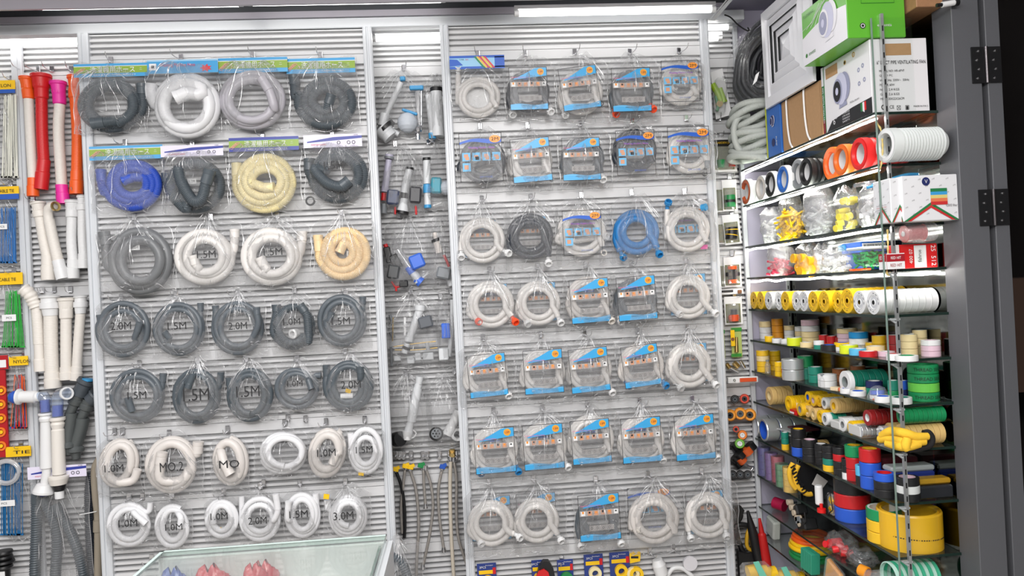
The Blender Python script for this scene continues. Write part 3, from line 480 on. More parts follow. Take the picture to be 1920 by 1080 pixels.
# ================================================================ inlet hose packs of the centre panel
PH = srgb(62, 164, 220)
CARD_M = [mat('print_card_blue', PH, .35), INK, mat('print_gold', srgb(226, 176, 60), .4), mat('print_pink', srgb(214, 90, 150), .5), mat('print_tan', srgb(206, 150, 118), .5), mat('print_warm_grey', srgb(170, 166, 164), .5),
          mat('print_royal', srgb(30, 90, 190), .4), mat('print_orange', srgb(240, 150, 50), .4), mat('print_photo_blue', srgb(110, 180, 222), .5), PAPER]
def card_proto(kind):
    """unit card 1 wide 1.12 high, centre at origin, facing -y"""
    H = 1.12; m = MB(); F_ = np.array((0, -1., 0))
    def P(u, v, k=1): return np.array((u-.5, -.004*k, (.5-v)*H))
    def rect(u0, v0, u1, v1, mi, k=1): m.add([P(u0, v0, k), P(u1, v0, k), P(u1, v1, k), P(u0, v1, k)], [(0, 1, 2, 3)], mi)
    def band(top, bot, mi, k=1):
        us = np.linspace(0, 1, 13); m.sheet([[P(u, top(u), k), P(u, bot(u), k)] for u in us], mi, False)
    for a in ((0, 0, 1, .012), (0, .988, 1, 1), (0, 0, .012, 1), (.988, 0, 1, 1)): rect(*a, 1, 2)
    X, Z = (1., 0, 0), (0, 0, 1.)
    if kind == 'A':
        us = np.linspace(.12, 1, 12); m.sheet([[P(u, .265-.25*max(0, (u-.12)/.6)**1.1 if u < .7 else .02), P(u, .285-.09*(u-.12))] for u in us], 0, False)
        m.lathe([(0, 0), (.088, 0), (.088, .004)], P(.83, .115, 3), (0, -1, 0), 18, 2); m.lathe([(0, 0), (.066, 0), (.066, .003)], P(.83, .115, 5), (0, -1, 0), 18, 7)
        m.text('1.5M', P(.83, .115, 8), .05, X, Z, 1, .11, .01); m.text('Washing Machine Hose', P(.3, .24, 4), .05, X, roty(-.25)@np.array(Z), 3, .5, .01); m.text('HOSE 1.5M', P(.5, .285, 4), .028, X, Z, 6, .25)
        rect(.03, .34, .97, .455, 5, 1)
        for i in range(6): rect(.06+.16*i, .35, .16+.16*i, .445, 4 if i % 5 else 9, 2); rect(.085+.16*i, .35+.01*(i % 3), .13+.16*i, .40, 1 if i % 2 else 7, 3)
        for k in range(5): rect(.28, .50+.028*k, .82-.05*(k % 2), .504+.028*k, 1, 2)
        rect(.24, .665, .84, .78, 5, 1)
        for i in range(4):
            u = .30+.14*i; rect(u-.052, .678, u+.052, .682, 1, 2); rect(u-.052, .762, u+.052, .766, 1, 2); rect(u-.052, .678, u-.048, .766, 1, 2); rect(u+.048, .678, u+.052, .766, 1, 2)
            m.lathe([(.020, 0), (.030, 0), (.030, .002), (.02, .002)], P(u, .722, 3), (0, -1, 0), 10, 1)
        band(lambda u: .865-.02*math.sin(u*7), lambda u: .985, 0); band(lambda u: .875-.02*math.sin(u*7), lambda u: .888-.015*math.sin(u*6+.6), 8, 2)
        m.text('MADE IN CHINA', P(.5, .90, 4), .032, X, Z, 1, .34, .01)
    else:
        band(lambda u: .19-.10*u-.04*math.sin(u*5), lambda u: .255-.10*u-.05*math.sin(u*5+.4), 6)
        m.lathe([(0, 0), (.085, 0), (.085, .004)], P(.84, .13, 4), (0, -1, 0), 20, 7, sx=1.55); m.text('2M', P(.84, .13, 7), .075, X, Z, 1, .17, .02)
        m.text('Washing Machine Hose', P(.52, .30, 3), .065, X, Z, 6, .62, .012); m.text('Washing Machine Hose', P(.515, .305, 2), .065, X, Z, 3, .62, .02)
        for i in range(4): u = .06+.235*i; rect(u, .40, u+.19, .57, 8, 2); rect(u+.04, .43+.02*(i % 2), u+.14, .50, 4, 3); rect(u+.07, .48, u+.16, .55, 1 if i == 1 else 4, 4)
        rect(.06, .61, .25, .78, 8, 2); rect(.10, .65, .2, .74, 4, 3)
        for k in range(4): rect(.32, .63+.03*k, .8-.06*(k % 2), .634+.03*k, 1, 2)
        m.text('2M HOSE', P(.6, .9, 3), .04, X, Z, 6, .3)
    return m
CARDS = {k: mesh_of('printed_card', card_proto(k), CARD_M) for k in 'AB'}
m = MB(); m.sheet([[(-.5+i/6, .02*math.sin(i*1.7+j), -.56+1.12*j/6) for j in range(7)] for i in range(7)]); SLV = mesh_of('card_sleeve', m, film('clear_sleeve_plate', milk=0.05, gloss=0.012, edge=.3, bump=(14, .15)))
def card(t, kind, cx, cy, w_, Y, ang=0, h=None):
    a = onY(cx, cy, Y); s = mpp(a); W = w_*s; hs = (h or 1.12*w_)*s/1.12
    o = inst('printed_card', CARDS[kind], a, t, (0, math.radians(ang), 0), (W, .05, hs)); o2 = inst('card_sleeve', SLV, a+np.array((0, .001, 0)), t, (0, math.radians(ang), 0), (W, .05, hs))
def nut(mb, p, d, s, kind='nut'):
    """threaded plastic coupling with grip ribs; elbow adds a bent neck"""
    p = np.asarray(p, float); d = unit(d)
    mb.lathe([(3.2*s, 0), (4.2*s, 1*s), (4.2*s, 3*s), (3.6*s, 3.4*s), (4.4*s, 5*s), (4.4*s, 7*s)], p, d, 12)
    e = p+d*7*s; dd = unit(np.array((d[0]*.5, -.75, d[2]*.55))) if kind == 'elbow' else d
    if kind == 'elbow': mb.tube([p+d*5*s, e+d*2*s, e+d*3*s+dd*5*s], 4.2*s, 10)
    e2 = e+(d*2*s+dd*3*s if kind == 'elbow' else 0*d)
    mb.lathe([(4.5*s, 0), (7.6*s, 1*s), (7.9*s, 3*s), (7.4*s, 9*s), (6.2*s, 9.5*s), (5.6*s, 9.5*s), (5.4*s, 2*s), (0, 2*s)], e2, dd, 10)
    for k in range(8): a = k*math.pi/4; u_ = unit(np.cross(dd, (0, .2, 1))); v_ = np.cross(dd, u_); mb.box(e2+dd*5*s+(u_*math.cos(a)+v_*math.sin(a))*7.8*s, (1.6*s,)*3)
COLS = dict(w='w', d='dg', n='nv', b='lb', i='iv', m='sg')
ENDM = dict(w=WHITE, o=pl('elbow_orange', 244, 84, 40), b=pl('elbow_blue', 40, 130, 190), i=IVORY)
def inlet(lb, cx, cy, r, col='w', ends='ww', cd_=None, hk=None, turns=2.35, tr=5.6, ry=None, a0=-60, ekind='elbow', bag=None, bstyle=1, e1=None, e2=None, head=None, extra=None, rin=None):
    c = onY(cx, cy, 0); s = mpp(c); R_ = tr*s*.95; t = thing('bagged_inlet_hose', lb, 'hose', onY(cx, cy, -.012), 'bagged inlet hoses')
    Yc = -(R_+.026); ry = ry or r; rin = rin or (r-tr*1.75)
    e1 = e1 or (cx-r+4, cy+ry-2); e2 = e2 or (cx+r-2, cy+ry-6)
    tr_ = turns+.2; ck = coil_keys(cx, cy, r, ry, rin, rin*ry/r, tr_, 185, -1, .012)   # starts upper left, runs down and round
    keys = [(cx-r-1, cy+ry*.45), (cx-r, cy+ry*.1)]+ck
    per = max(0., 2*R_-(r-rin)/tr_*s)*.6; body = []
    n = len(ck)
    # leading end: down at lower left
    lead = [onY(e1[0]+1, e1[1]-9, Yc-.3*R_), onY(cx-r-1.0, cy+ry*.45, Yc), onY(cx-r-.5, cy+ry*.05, Yc)]
    body = [onY(k[0], k[1], Yc-per*tr_*i/(n-1)) for i, k in enumerate(ck)]; Ye = Yc-per*tr_
    tail = [onY(cx+r*.90, cy+ry*.42, Ye-R_*.4), onY(e2[0]-1, e2[1]-9, Ye-R_*.5)]
    m = MB(); p, _ = spline(lead+body+tail, R_); m.tube(p, R_, 9); part('hose', m, HC[COLS[col]], t)
    for q, d, ec in ((lead[0], lead[0]-lead[1], ends[0]), (tail[-1], tail[-1]-tail[-2], ends[1])):
        if ec != '-': m = MB(); nut(m, q, d, s*.9, ekind if ec != 'n' else 'nut'); part('end_coupling', m, ENDM[ec], t)
    Yf = Ye-R_*2-.004
    if cd_:
        k, fr, x, y, w_, ang = cd_[:6]; card(t, k, x, y, w_, (Yf-.006 if fr else -.022), ang, cd_[6] if len(cd_) > 6 else None)
        if fr: Yf -= .012
    if extra:
        for nm, fn, mt in extra: m = MB(); fn(m, s, Yf); part(nm, m, mt, t)
    if bag is None: bag = (cx-r-14, (hk[1]+4 if hk else cy-ry-22), cx+r+14, cy+ry+22)
    add_bag(t, *bag, -.017, abs(Yf)-.004, bstyle)
    if head: header_card(t, *head, Yf*.6-.012)
    if hk: hook(hk[0], hk[1], 'of the '+' '.join(lb.split()[:13]))
    return t
I = inlet
# top row
I('white inlet hose under a blue header with rainbow stripes', 897, 183, 37, 'w', 'w-', None, (896, 102), ry=34, e1=(858, 150), bag=(845, 124, 946, 226), bstyle=0, head=('rainbow', 843, 104, 946, 129), extra=[('washer', disc(932, 147, 6), LGREY), ('blank_card', lambda m, s, Y: m.box(onY(898, 186, -.03), (56*s, .002, 40*s)), PAPER)])
I('dark inlet hose behind a blue card, second pack of the top row', 990, 172, 35, 'n', 'ww', ('A', 1, 991, 166, 72, 0), (985, 101), e1=(957, 213), e2=(1028, 208))
I('white inlet hose behind a blue card, third pack of the top row', 1088, 175, 37, 'w', 'w-', ('A', 1, 1087, 165, 72, -6), (1077, 98), e1=(1054, 214), extra=[('washer', disc(1127, 194, 5), BLACK)])
I('grey inlet hose with orange elbows behind a teal card, top row', 1184, 172, 36, 'm', 'oo', ('A', 1, 1184, 168, 74, 0), (1180, 98), e1=(1150, 212), e2=(1220, 203))
I('white inlet hose with a wide blue 1.5M card, rightmost of the top row', 1276, 160, 34, 'w', 'w-', ('B', 1, 1276, 152, 72, 0, 78), (1272, 96), e1=(1250, 180), bag=(1232, 106, 1318, 208))
# second row
I('dark navy inlet hose with a 2M card, leftmost of the second row', 905, 302, 38, 'n', 'w-', ('B', 1, 902, 295, 80, 0, 92), (900, 237), e1=(945, 300), tr=6.2)
I('white inlet hose with a pale blue card, second in the second row', 994, 302, 37, 'w', '--', ('A', 1, 996, 300, 74, -3), (989, 236), extra=[('washer', disc(1034, 336, 5), MGREY)])
I('mid grey inlet hose with a card, third in the second row', 1092, 298, 36, 'm', '-w', ('A', 1, 1090, 298, 72, 0), (1087, 232), e2=(1128, 334))
I('navy blue inlet hose on a card with four pictures, second row', 1190, 283, 36, 'n', '--', ('B', 1, 1192, 286, 74, 0, 84), (1185, 228), tr=6)
I('white inlet hose on a large 2M card, rightmost of the second row', 1292, 284, 37, 'w', '--', ('B', 1, 1292, 282, 80, 0, 90), (1286, 222), bag=(1248, 232, 1342, 340), extra=[('washer', disc(1321, 326, 5), BLACK), ('square_nut', lambda m, s, Y: m.box(onY(1326, 308, Y*.8), (9*s, .01, 14*s), bev=.002), MGREY)])
# third row
I('white inlet hose hiding its card, leftmost of the third row', 904, 451, 38, 'w', 'ww', ('A', 0, 900, 448, 62, 0), (903, 373), e2=(943, 478), e1=(864, 480))
I('charcoal grey inlet hose with white couplings, third row', 994, 444, 38, 'n', '-w', ('A', 0, 994, 440, 62, 0), (995, 370), e2=(1029, 490), tr=6.2)
I('white inlet hose with a blue picture card in front, third row', 1091, 436, 41, 'w', 'w-', ('B', 1, 1092, 436, 74, 0, 84), (1090, 366), e1=(1122, 455), extra=[('washer', disc(1132, 474, 6), IVORY)])
I('bright blue inlet hose with blue elbows', 1193, 435, 37, 'b', 'bb', None, (1184, 361), e1=(1162, 480), e2=(1232, 474), tr=6.8)
I('white inlet hose with blue elbow and a pink card behind, third row', 1288, 430, 38, 'w', 'b-', ('B', 0, 1286, 430, 74, 0, 84), (1283, 359), e1=(1250, 402), extra=[('pink_card_corner', lambda m, s, Y: m.box(onY(1320, 463, -.03), (14*s, .002, 8*s)), PINK), ('blue_elbow', lambda m, s, Y: m.lathe([(4*s, 0), (7*s, 0), (7*s, 9*s), (0, 9*s)], onY(1316, 390, Y*.6), (.7, -.7, .1), 10), LBLUE)])
# fourth row
I('white inlet hose with orange elbows', 920, 571, 39, 'w', 'oo', ('A', 0, 920, 568, 64, 0), (917, 505), e1=(887, 604), e2=(960, 602), tr=6)
I('white inlet hose with white elbows beside the orange one', 1009, 568, 37, 'w', 'ww', ('A', 0, 1010, 566, 66, 0), (1008, 500), e1=(980, 606), e2=(1047, 602))
I('ivory inlet hose behind a blue card, third in the fourth row', 1103, 560, 37, 'i', 'ii', ('A', 1, 1106, 564, 74, -2), (1098, 497), e1=(1072, 602), e2=(1142, 598), tr=5)
I('slate inlet hose behind a blue card, fourth row', 1191, 562, 36, 'm', 'w-', ('A', 1, 1194, 559, 74, -2), (1184, 493), e1=(1158, 600), extra=[('washer', disc(1232, 588, 4), BLACK)])
I('white inlet hose hiding its card, rightmost of the fourth row', 1290, 556, 37, 'w', 'ww', ('A', 0, 1290, 552, 70, 0), (1287, 488), e1=(1262, 590), e2=(1332, 588))
# fifth row
I('white inlet hose behind a tilted blue card, leftmost of the fifth row', 911, 702, 38, 'w', '-w', ('A', 1, 914, 704, 72, -3), (905, 633), e2=(950, 738), tr=5)
I('white inlet hose behind a card, second in the fifth row', 1017, 697, 38, 'w', '--', ('A', 1, 1019, 697, 74, -1), (1014, 627), tr=5)
I('white inlet hose behind a card, third in the fifth row', 1104, 692, 38, 'w', '-w', ('A', 1, 1105, 694, 74, -3), (1095, 624), e2=(1144, 732), tr=5.2)
I('ivory inlet hose with blue elbows under its tilted card, fifth row', 1202, 686, 38, 'i', 'bb', ('A', 1, 1202, 686, 70, -5), (1195, 620), e1=(1170, 722), e2=(1242, 720), tr=5.2)
I('thick white inlet hose ring in front of its card, end of fifth row', 1291, 684, 37, 'w', 'ww', ('A', 0, 1294, 680, 66, 0), (1287, 613), e1=(1266, 726), e2=(1334, 720), tr=6.4)
# sixth row
I('white inlet hose with blue elbows behind a card, sixth row', 927, 842, 39, 'w', 'bb', ('A', 1, 928, 845, 76, -1), (925, 770), e1=(895, 884), e2=(968, 880), tr=5.2)
I('white inlet hose behind a card, second in the sixth row', 1019, 836, 39, 'w', '-w', ('A', 1, 1019, 838, 76, -1), (1016, 763), e2=(1060, 872), tr=5.2)
I('white inlet hose rising above its card, third in the sixth row', 1108, 822, 39, 'w', 'w-', ('A', 1, 1108, 828, 74, -2), (1101, 757), ry=40, tr=5.2)
I('white inlet hose behind a card, fourth in the sixth row', 1202, 822, 39, 'w', 'ww', ('A', 1, 1203, 825, 76, -1), (1198, 751), e1=(1168, 862), e2=(1240, 858), tr=5.2)
I('white inlet hose behind a card, rightmost of the sixth row', 1301, 817, 38, 'w', 'ww', ('A', 1, 1303, 820, 76, -1), (1297, 747), e1=(1268, 858), e2=(1340, 854), tr=5.2)
# seventh row
I('white inlet hose ring in front of its card, leftmost of the seventh row', 920, 981, 38, 'w', 'ww', ('A', 0, 921, 972, 74, 0), (916, 903), e1=(892, 1018), e2=(964, 1010), tr=6)
I('white inlet hose ring in front of its card, second in the seventh row', 1006, 976, 37, 'w', '-w', ('A', 0, 1006, 966, 74, 0), (1000, 896), e2=(1046, 1010), tr=6)
I('slate grey inlet hose behind a blue card, seventh row', 1120, 972, 36, 'm', 'ww', ('A', 1, 1124, 970, 78, -1), (1117, 898), e1=(1086, 1018), e2=(1160, 1014), tr=5.4)
I('thick ivory inlet hose ring hiding a blue card, seventh row', 1226, 972, 42, 'i', 'i-', ('B', 0, 1218, 955, 82, 0, 84), (1214, 888), e1=(1186, 1000), tr=6.6)
I('white inlet hose ring in front of its card, rightmost of the seventh row', 1327, 965, 38, 'w', 'ww', ('A', 0, 1322, 960, 72, 0), (1315, 882), e1=(1290, 1004), e2=(1362, 1000), tr=6)
# ================================================================ px drawing helper on a plane
class PX:
    """draws solids whose outline is read off the photograph, standing on the plane y = Y"""
    def __init__(s, Y, ref=(960, 540)): s.Y = Y; s.s = mpp(onY(ref[0], ref[1], Y))
    def p(s, x, y, d=0): return onY(x, y, s.Y-d*s.s)
    def tube(s, m, pts, r, mi=0, seg=10, corr=0, amp=.13, sm=True):
        q = [s.p(*a) for a in pts]
        if corr: p, u = spline(q, corr*s.s/4); m.tube(p, r*s.s*(1+amp*np.sin(2*math.pi*u/(corr*s.s))), seg, mi)
        else:
            p, u = spline(q, max(r*s.s*.8, .003)) if len(q) > 2 else (np.array(q), 0); m.tube(p, r*s.s, seg, mi)
        return m
    def box(s, m, x, y, w_, h, d, dep=0, ang=0, mi=0, bev=0): return m.box(s.p(x, y, dep), (w_*s.s, d*s.s, h*s.s), mi, roty(math.radians(ang)), bev*s.s)
    def disc(s, m, x, y, r, L, dep=0, mi=0, hole=0, ax=(0, -1, 0), seg=20): return m.lathe([(hole*s.s, 0), (r*s.s, 0), (r*s.s, L*s.s), (hole*s.s, L*s.s)]+([(hole*s.s, 0)] if hole else []), s.p(x, y, dep), ax, seg, mi)
    def lathe(s, m, a, b, prof, mi=0, seg=16):
        """profile of (radius px, fraction of a->b) along the line a->b"""
        A = s.p(*a); B = s.p(*b); L = np.linalg.norm(B-A); return m.lathe([(q[0]*s.s, q[1]*L)+tuple(q[2:]) for q in prof], A, B-A, seg, mi)
    def poly(s, m, pts, th, dep=0, mi=0): return m.poly([s.p(x, y, dep) for x, y in pts], th*s.s, (0, -1, 0), mi)
    def text(s, m, t, x, y, h, w_=None, dep=0, mi=0, ang=0): return m.text(t, s.p(x, y, dep), h*s.s, roty(math.radians(ang))@np.array((1., 0, 0)), roty(math.radians(ang))@np.array((0, 0, 1.)), mi, w_*s.s if w_ else None)
    def ball(s, m, x, y, r, dep=0, mi=0, sq=1): return m.lathe([(max(.01, math.sin(k*math.pi/8))*r*s.s, -math.cos(k*math.pi/8)*r*s.s*sq) for k in range(9)], s.p(x, y, dep), (0, 0, 1), 16, mi)
def comp(name, label, cat, at_, Y, parts, group=None):
    """parts: (part name, materials, fn(px, mesh)) ; at_ = px anchor"""
    px = PX(Y, at_); t = thing(name, label, cat, px.p(*at_), group)
    for q in parts:
        for fn in getattr(q[2], 'fns', [q[2]]):
            m = MB(); fn(px, m); o = part(q[0], m, q[1], t)
            if len(q) > 3: o['label'] = q[3]
    return t
# ================================================================ sink drain tubes of the left recess
YL = .135
def sink_tube(lb, a, pts, r, body, cup, end, rim=2.0, el=.16, flange=False, endr=1.12, hk=None):
    """a: rim centre px; pts: tube from below the cup; last segment is the outlet socket"""
    Y = YL; px = PX(Y, a); t = thing('flexible_drain_pipe', lb, 'drain pipe', px.p(*a), 'flexible sink drain pipes')
    m = MB(); rr = r*rim
    pr = [(r*.9, 0), (rr, 0), (rr, .09), (rr*.86, .13), (rr*.74, .5), (r*1.22, .58), (r*1.2, .95), (r*1.0, 1)] if not flange else [(r*.8, 0), (rr, 0), (rr*1.0, .05), (r*1.2, .09), (r*1.2, .3), (r*1.45, .31), (r*1.45, .62), (r*1.2, .64), (r*1.05, 1)]
    px.lathe(m, a, pts[0], pr, 0, 18)
    for k in range(10):
        an = k*math.pi/5; c = px.p(a[0]*.65+pts[0][0]*.35, a[1]*.65+pts[0][1]*.35); m.box(c+np.array((math.cos(an), math.sin(an), 0))*r*1.45*px.s*(rim/2.0), (1.2*px.s, 1.2*px.s, 12*px.s))
    part('inlet_cup', m, cup, t)
    m = MB(); px.tube(m, pts[:-1], r, 0, 12, corr=3.2, amp=.014); part('flexible_tube', m, body, t)
    m = MB(); px.lathe(m, pts[-2], pts[-1], [(r*.8, -.12), (r*endr, -.1), (r*endr, .35), (r*endr*1.1, .38), (r*endr*1.08, 1), (r*.8, 1), (r*.8, .5), (0, .5)], 0, 16); part('outlet_socket', m, end, t)
    m = MB(); m.lathe([((rr-1)*px.s, 0), (rr*1.0*px.s, .6*px.s), ((rr-1)*px.s, 1.6*px.s)], px.p(*a)+np.array((0, 0, .001)), (0, 0, 1), 18); part('rim_seal', m, BLACK if rim > 1.9 else cup, t)
    if hk: hook(hk[0], hk[1], 'of the '+' '.join(lb.split()[:13]), .19)
    return t
sink_tube('white drain pipe with orange cup and orange outlet, far left of top row', (49, 146), [(54, 186), (57, 250), (62, 337), (62, 368)], 8.5, IVORY, ORANGE, ORANGE, 1.5, hk=(42, 128))
sink_tube('bright red drain pipe with a wide ribbed red cup', (77, 142), [(78, 186), (79, 250), (82, 305), (77, 355)], 10, RED, RED, RED, 1.85, hk=(73, 130))
sink_tube('white drain pipe with magenta pink cup and outlet', (109, 155), [(112, 196), (110, 250), (116, 350), (119, 382)], 9.5, IVORY, PINK, PINK, 1.6, hk=(98, 130))
sink_tube('orange drain pipe half hidden behind the first grey hose bag', (141, 144), [(141, 185), (145, 250), (144, 325), (143, 364)], 9.5, ORANGE, ORANGE, ORANGE, 1.5, hk=(134, 130))
sink_tube('white drain pipe leaning left at the start of the second row', (71, 380), [(76, 408), (83, 450), (90, 483), (91, 525)], 10, IVORY, IVORY, IVORY, 1.35, hk=(62, 372))
sink_tube('white drain pipe with a flared cup, third in the second row', (135, 377), [(135, 408), (134, 450), (137, 490), (137, 522)], 9, WHITE, WHITE, WHITE, 1.5, hk=(126, 368))
sink_tube('white drain pipe next to the upright, end of the second row', (154, 368), [(155, 395), (155, 440), (157, 478), (157, 503)], 8.5, WHITE, WHITE, WHITE, 1.15, hk=(152, 360))
sink_tube('ivory drain pipe with flat white flange, second in the third row', (92, 556), [(95, 592), (96, 650), (98, 700), (100, 727)], 12, IVORY, WHITE, IVORY, 1.5, flange=True, hk=(80, 544))
sink_tube('ivory drain pipe with a pink rim and ribbed cup, third row', (124, 560), [(124, 598), (124, 640), (124, 690), (125, 712)], 9.5, IVORY, IVORY, IVORY, 1.6, hk=(103, 543))
sink_tube('slim ivory drain pipe with dark rim leaning left, third row', (151, 556), [(151, 588), (147, 640), (144, 690), (142, 713)], 8.5, IVORY, WHITE, IVORY, 1.45, flange=True, hk=(133, 543))
comp('flexible_drain_pipe', 'white drain pipe with an elbow and a brass ring, second row', 'drain pipe', (95, 388), YL-.02, [
    ('elbow', IVORY, lambda p, m: p.tube(m, [(104, 385, 6), (93, 388, 4), (90, 400, 0), (92, 414, 0)], 8.5)), ('brass_ring', BRASS, lambda p, m: p.disc(m, 103, 387, 9, 4, 8, 0, 6, (1, -.5, 0))),
    ('flexible_tube', IVORY, lambda p, m: p.tube(m, [(92, 412), (100, 450), (110, 492)], 9.5, corr=3.2, amp=.016)), ('outlet_socket', WHITE, lambda p, m: p.lathe(m, (109, 488), (118, 523), [(7, 0), (10.5, 0), (10.5, .4), (11.5, .42), (11.5, 1), (9, 1), (9, .6), (0, .6)]))], 'flexible sink drain pipes')
comp('flexible_drain_pipe', 'ivory drain pipe with a corrugated bent head, first in the third row', 'drain pipe', (50, 548), YL, [
    ('bent_head', IVORY, lambda p, m: p.tube(m, [(43, 541, 8), (54, 550, 6), (62, 562, 2), (68, 576, 0)], 12, corr=8, amp=.1)), ('flexible_tube', IVORY, lambda p, m: p.tube(m, [(68, 570), (71, 610), (73, 645)], 9.5, corr=3.2, amp=.016)),
    ('outlet_socket', IVORY, lambda p, m: p.lathe(m, (73, 643), (76, 696), [(7, 0), (8.6, 0), (8.8, .55), (10.5, .6), (10.5, 1), (8, 1), (8, .7), (0, .7)]))], 'flexible sink drain pipes')
CLB = film('clear_blue_coupling', (0.8, 0.88, 1.0), milk=.12, gloss=.1, bump=None)
comp('basin_drain', 'white basin drain with a blue cap pointing left and a clear coupling', 'drain', (60, 745), YL-.05, [
    ('cap', BLUE, lambda p, m: p.lathe(m, (19, 745), (37, 744), [(0, 0), (9, .05), (12, .4), (12, .8), (9, 1), (0, 1)])), ('coupling_nut', WHITE, lambda p, m: p.lathe(m, (34, 744), (76, 744), [(0, 0), (15, 0), (15, .08), (11, .15), (11.5, .8), (9, .85), (9, 1), (0, 1)])),
    ('clear_elbow', CLB, lambda p, m: p.tube(m, [(74, 744), (84, 742), (86, 750), (86, 776)], 9.5)), ('blue_seal', BLUE, lambda p, m: p.lathe(m, (84, 750), (85, 772), [(0, 0), (8, 0), (8.5, 1), (0, 1)])),
    ('drain_tube', WHITE, lambda p, m: (p.lathe(m, (86, 774), (88, 888), [(0, 0), (13, 0), (13, .03), (10, .05), (12, .09), (11, .13), (9.5, .15), (11.5, .9), (8, .92), (8, 1), (0, 1)]))),
    ('bottom_flange', WHITE, lambda p, m: p.lathe(m, (88, 884), (82, 924), [(8, 0), (8, .55), (14, .6), (19, .9), (19, 1), (0, 1)])), ('bottom_plug', NAVY, lambda p, m: p.lathe(m, (82, 924), (82, 930), [(0, 0), (7, 0), (7, 1), (0, 1)]))], 'basin drains with clear couplings')
comp('basin_drain', 'white basin drain with clear blue elbow and black collar at its foot', 'drain', (110, 745), YL-.06, [
    ('clear_elbow', CLB, lambda p, m: p.tube(m, [(128, 738, 8), (114, 738, 4), (108, 746), (108, 782)], 10.5)), ('top_ring', WHITE, lambda p, m: p.disc(m, 124, 738, 12, 4, 8, 0, 9, (.7, -.6, .2))), ('blue_seal', BLUE, lambda p, m: p.lathe(m, (108, 760), (108, 780), [(0, 0), (9, 0), (9, 1), (0, 1)])),
    ('drain_tube', IVORY, lambda p, m: p.lathe(m, (108, 782), (111, 892), [(0, 0), (13.5, 0), (13.5, .05), (10, .08), (12, .12), (9.5, .2), (11, .22), (11.5, .97), (0, 1)])),
    ('bottom_flange', IVORY, lambda p, m: p.lathe(m, (110, 890), (110, 908), [(10, 0), (17.5, .15), (17.5, .35), (14, 1), (0, 1)])), ('black_collar', BLACK, lambda p, m: p.lathe(m, (110, 907), (111, 920), [(0, 0), (13, 0), (9, 1), (0, 1)])), ('outlet', WHITE, lambda p, m: p.lathe(m, (111, 919), (112, 934), [(0, 0), (8, 0), (8, 1), (5, 1), (0, .6)]))], 'basin drains with clear couplings')
for lb, pts, y0 in (('dark grey drain trap with a blue cap, leaning down to the left', [(163, 712), (147, 760), (132, 790), (127, 828)], 0), ('dark grey drain trap tucked behind the left upright', [(182, 740), (168, 770), (153, 800), (141, 836)], 1)):
    comp('drain_trap', lb, 'drain', pts[0], YL-.015-.01*(1-y0), [
        ('cap_nut', DGREY, lambda p, m, q=pts: p.lathe(m, q[0], (q[1][0], q[1][1]-18), [(9, 0), (15, 0), (16, .2), (13, .3), (14, .95), (10, 1)])), ('blue_disc', LBLUE, lambda p, m, q=pts: p.lathe(m, (q[0][0]+.5, q[0][1]-2), (q[0][0], q[0][1]+2), [(0, 0), (11, 0), (11, 1)])),
        ('trap_body', pl('trap_grey', 82, 86, 86), lambda p, m, q=pts: (p.lathe(m, (q[1][0], q[1][1]-20), (q[2][0]-2, q[2][1]-12), [(12, 0), (11, .2), (13, .25), (12, .45), (9, .5), (8, 1)]), p.tube(m, [(q[2][0]+2, q[2][1]-16), q[2], q[3]], 11.5))),
        ('foot_flange', pl('trap_grey', 82, 86, 86), lambda p, m, q=pts: p.lathe(m, (q[3][0], q[3][1]-4), (q[3][0]+2, q[3][1]+24), [(8, 0), (15, .3), (15, .5), (9, .6), (7, 1), (0, 1)]))], 'dark grey drain traps')
def bagged_corr():
    p = PX(.12, (110, 960)); t = thing('bagged_grey_hoses', 'bag of three grey corrugated hoses under a violet and white header', 'hose', p.p(108, 872), None)
    for q in ([(69, 932), (68, 1000), (65, 1092)], [(82, 938), (98, 970), (107, 1010), (103, 1092)], [(104, 950), (128, 990), (148, 1040), (158, 1096)]):
        m = MB(); p.tube(m, q, 9, corr=4.4, amp=.12); part('corrugated_hose', m, HC['dg'], t)
        m = MB(); d = (q[1][0]-q[0][0], q[1][1]-q[0][1]); p.lathe(m, (q[0][0]-d[0]*.1, q[0][1]-d[1]*.1), (q[0][0]+d[0]*.35, q[0][1]+d[1]*.35), [(6, 0), (9.5, 0), (9.5, .6), (8.5, .62), (8.5, 1)]); part('hose_cuff', m, HC['dg'], t)
    add_bag(t, 54, 874, 162, 1130, .145, .06, 0); header_card(t, 'purple', 54, 873, 160, 896, .09)
bagged_corr()
comp('corrugated_hose', 'black corrugated hose hanging beside the left upright near the floor', 'hose', (169, 890), .16, [('hose', HC['nv'], lambda p, m: p.tube(m, [(170, 885), (166, 930), (168, 1010), (172, 1095)], 7, corr=4))])
comp('smooth_hose', 'khaki beige smooth hose hanging just left of the left upright', 'hose', (178, 862), .13, [('hose', pl('khaki', 150, 140, 124, .6), lambda p, m: p.tube(m, [(188, 858), (178, 880), (180, 930), (184, 975), (184, 1095)], 7)), ('hose_collar', pl('khaki', 150, 140, 124, .6), lambda p, m: p.lathe(m, (184, 975), (184, 996), [(7, 0), (8.5, 0), (8.5, 1), (7, 1)]))])
comp('wire_tie', 'thin white wire tie sticking out by the khaki hose', 'tie', (165, 962), .10, [('wire', WHITE, lambda p, m: p.tube(m, [(150, 965), (166, 962), (181, 959)], .9))])
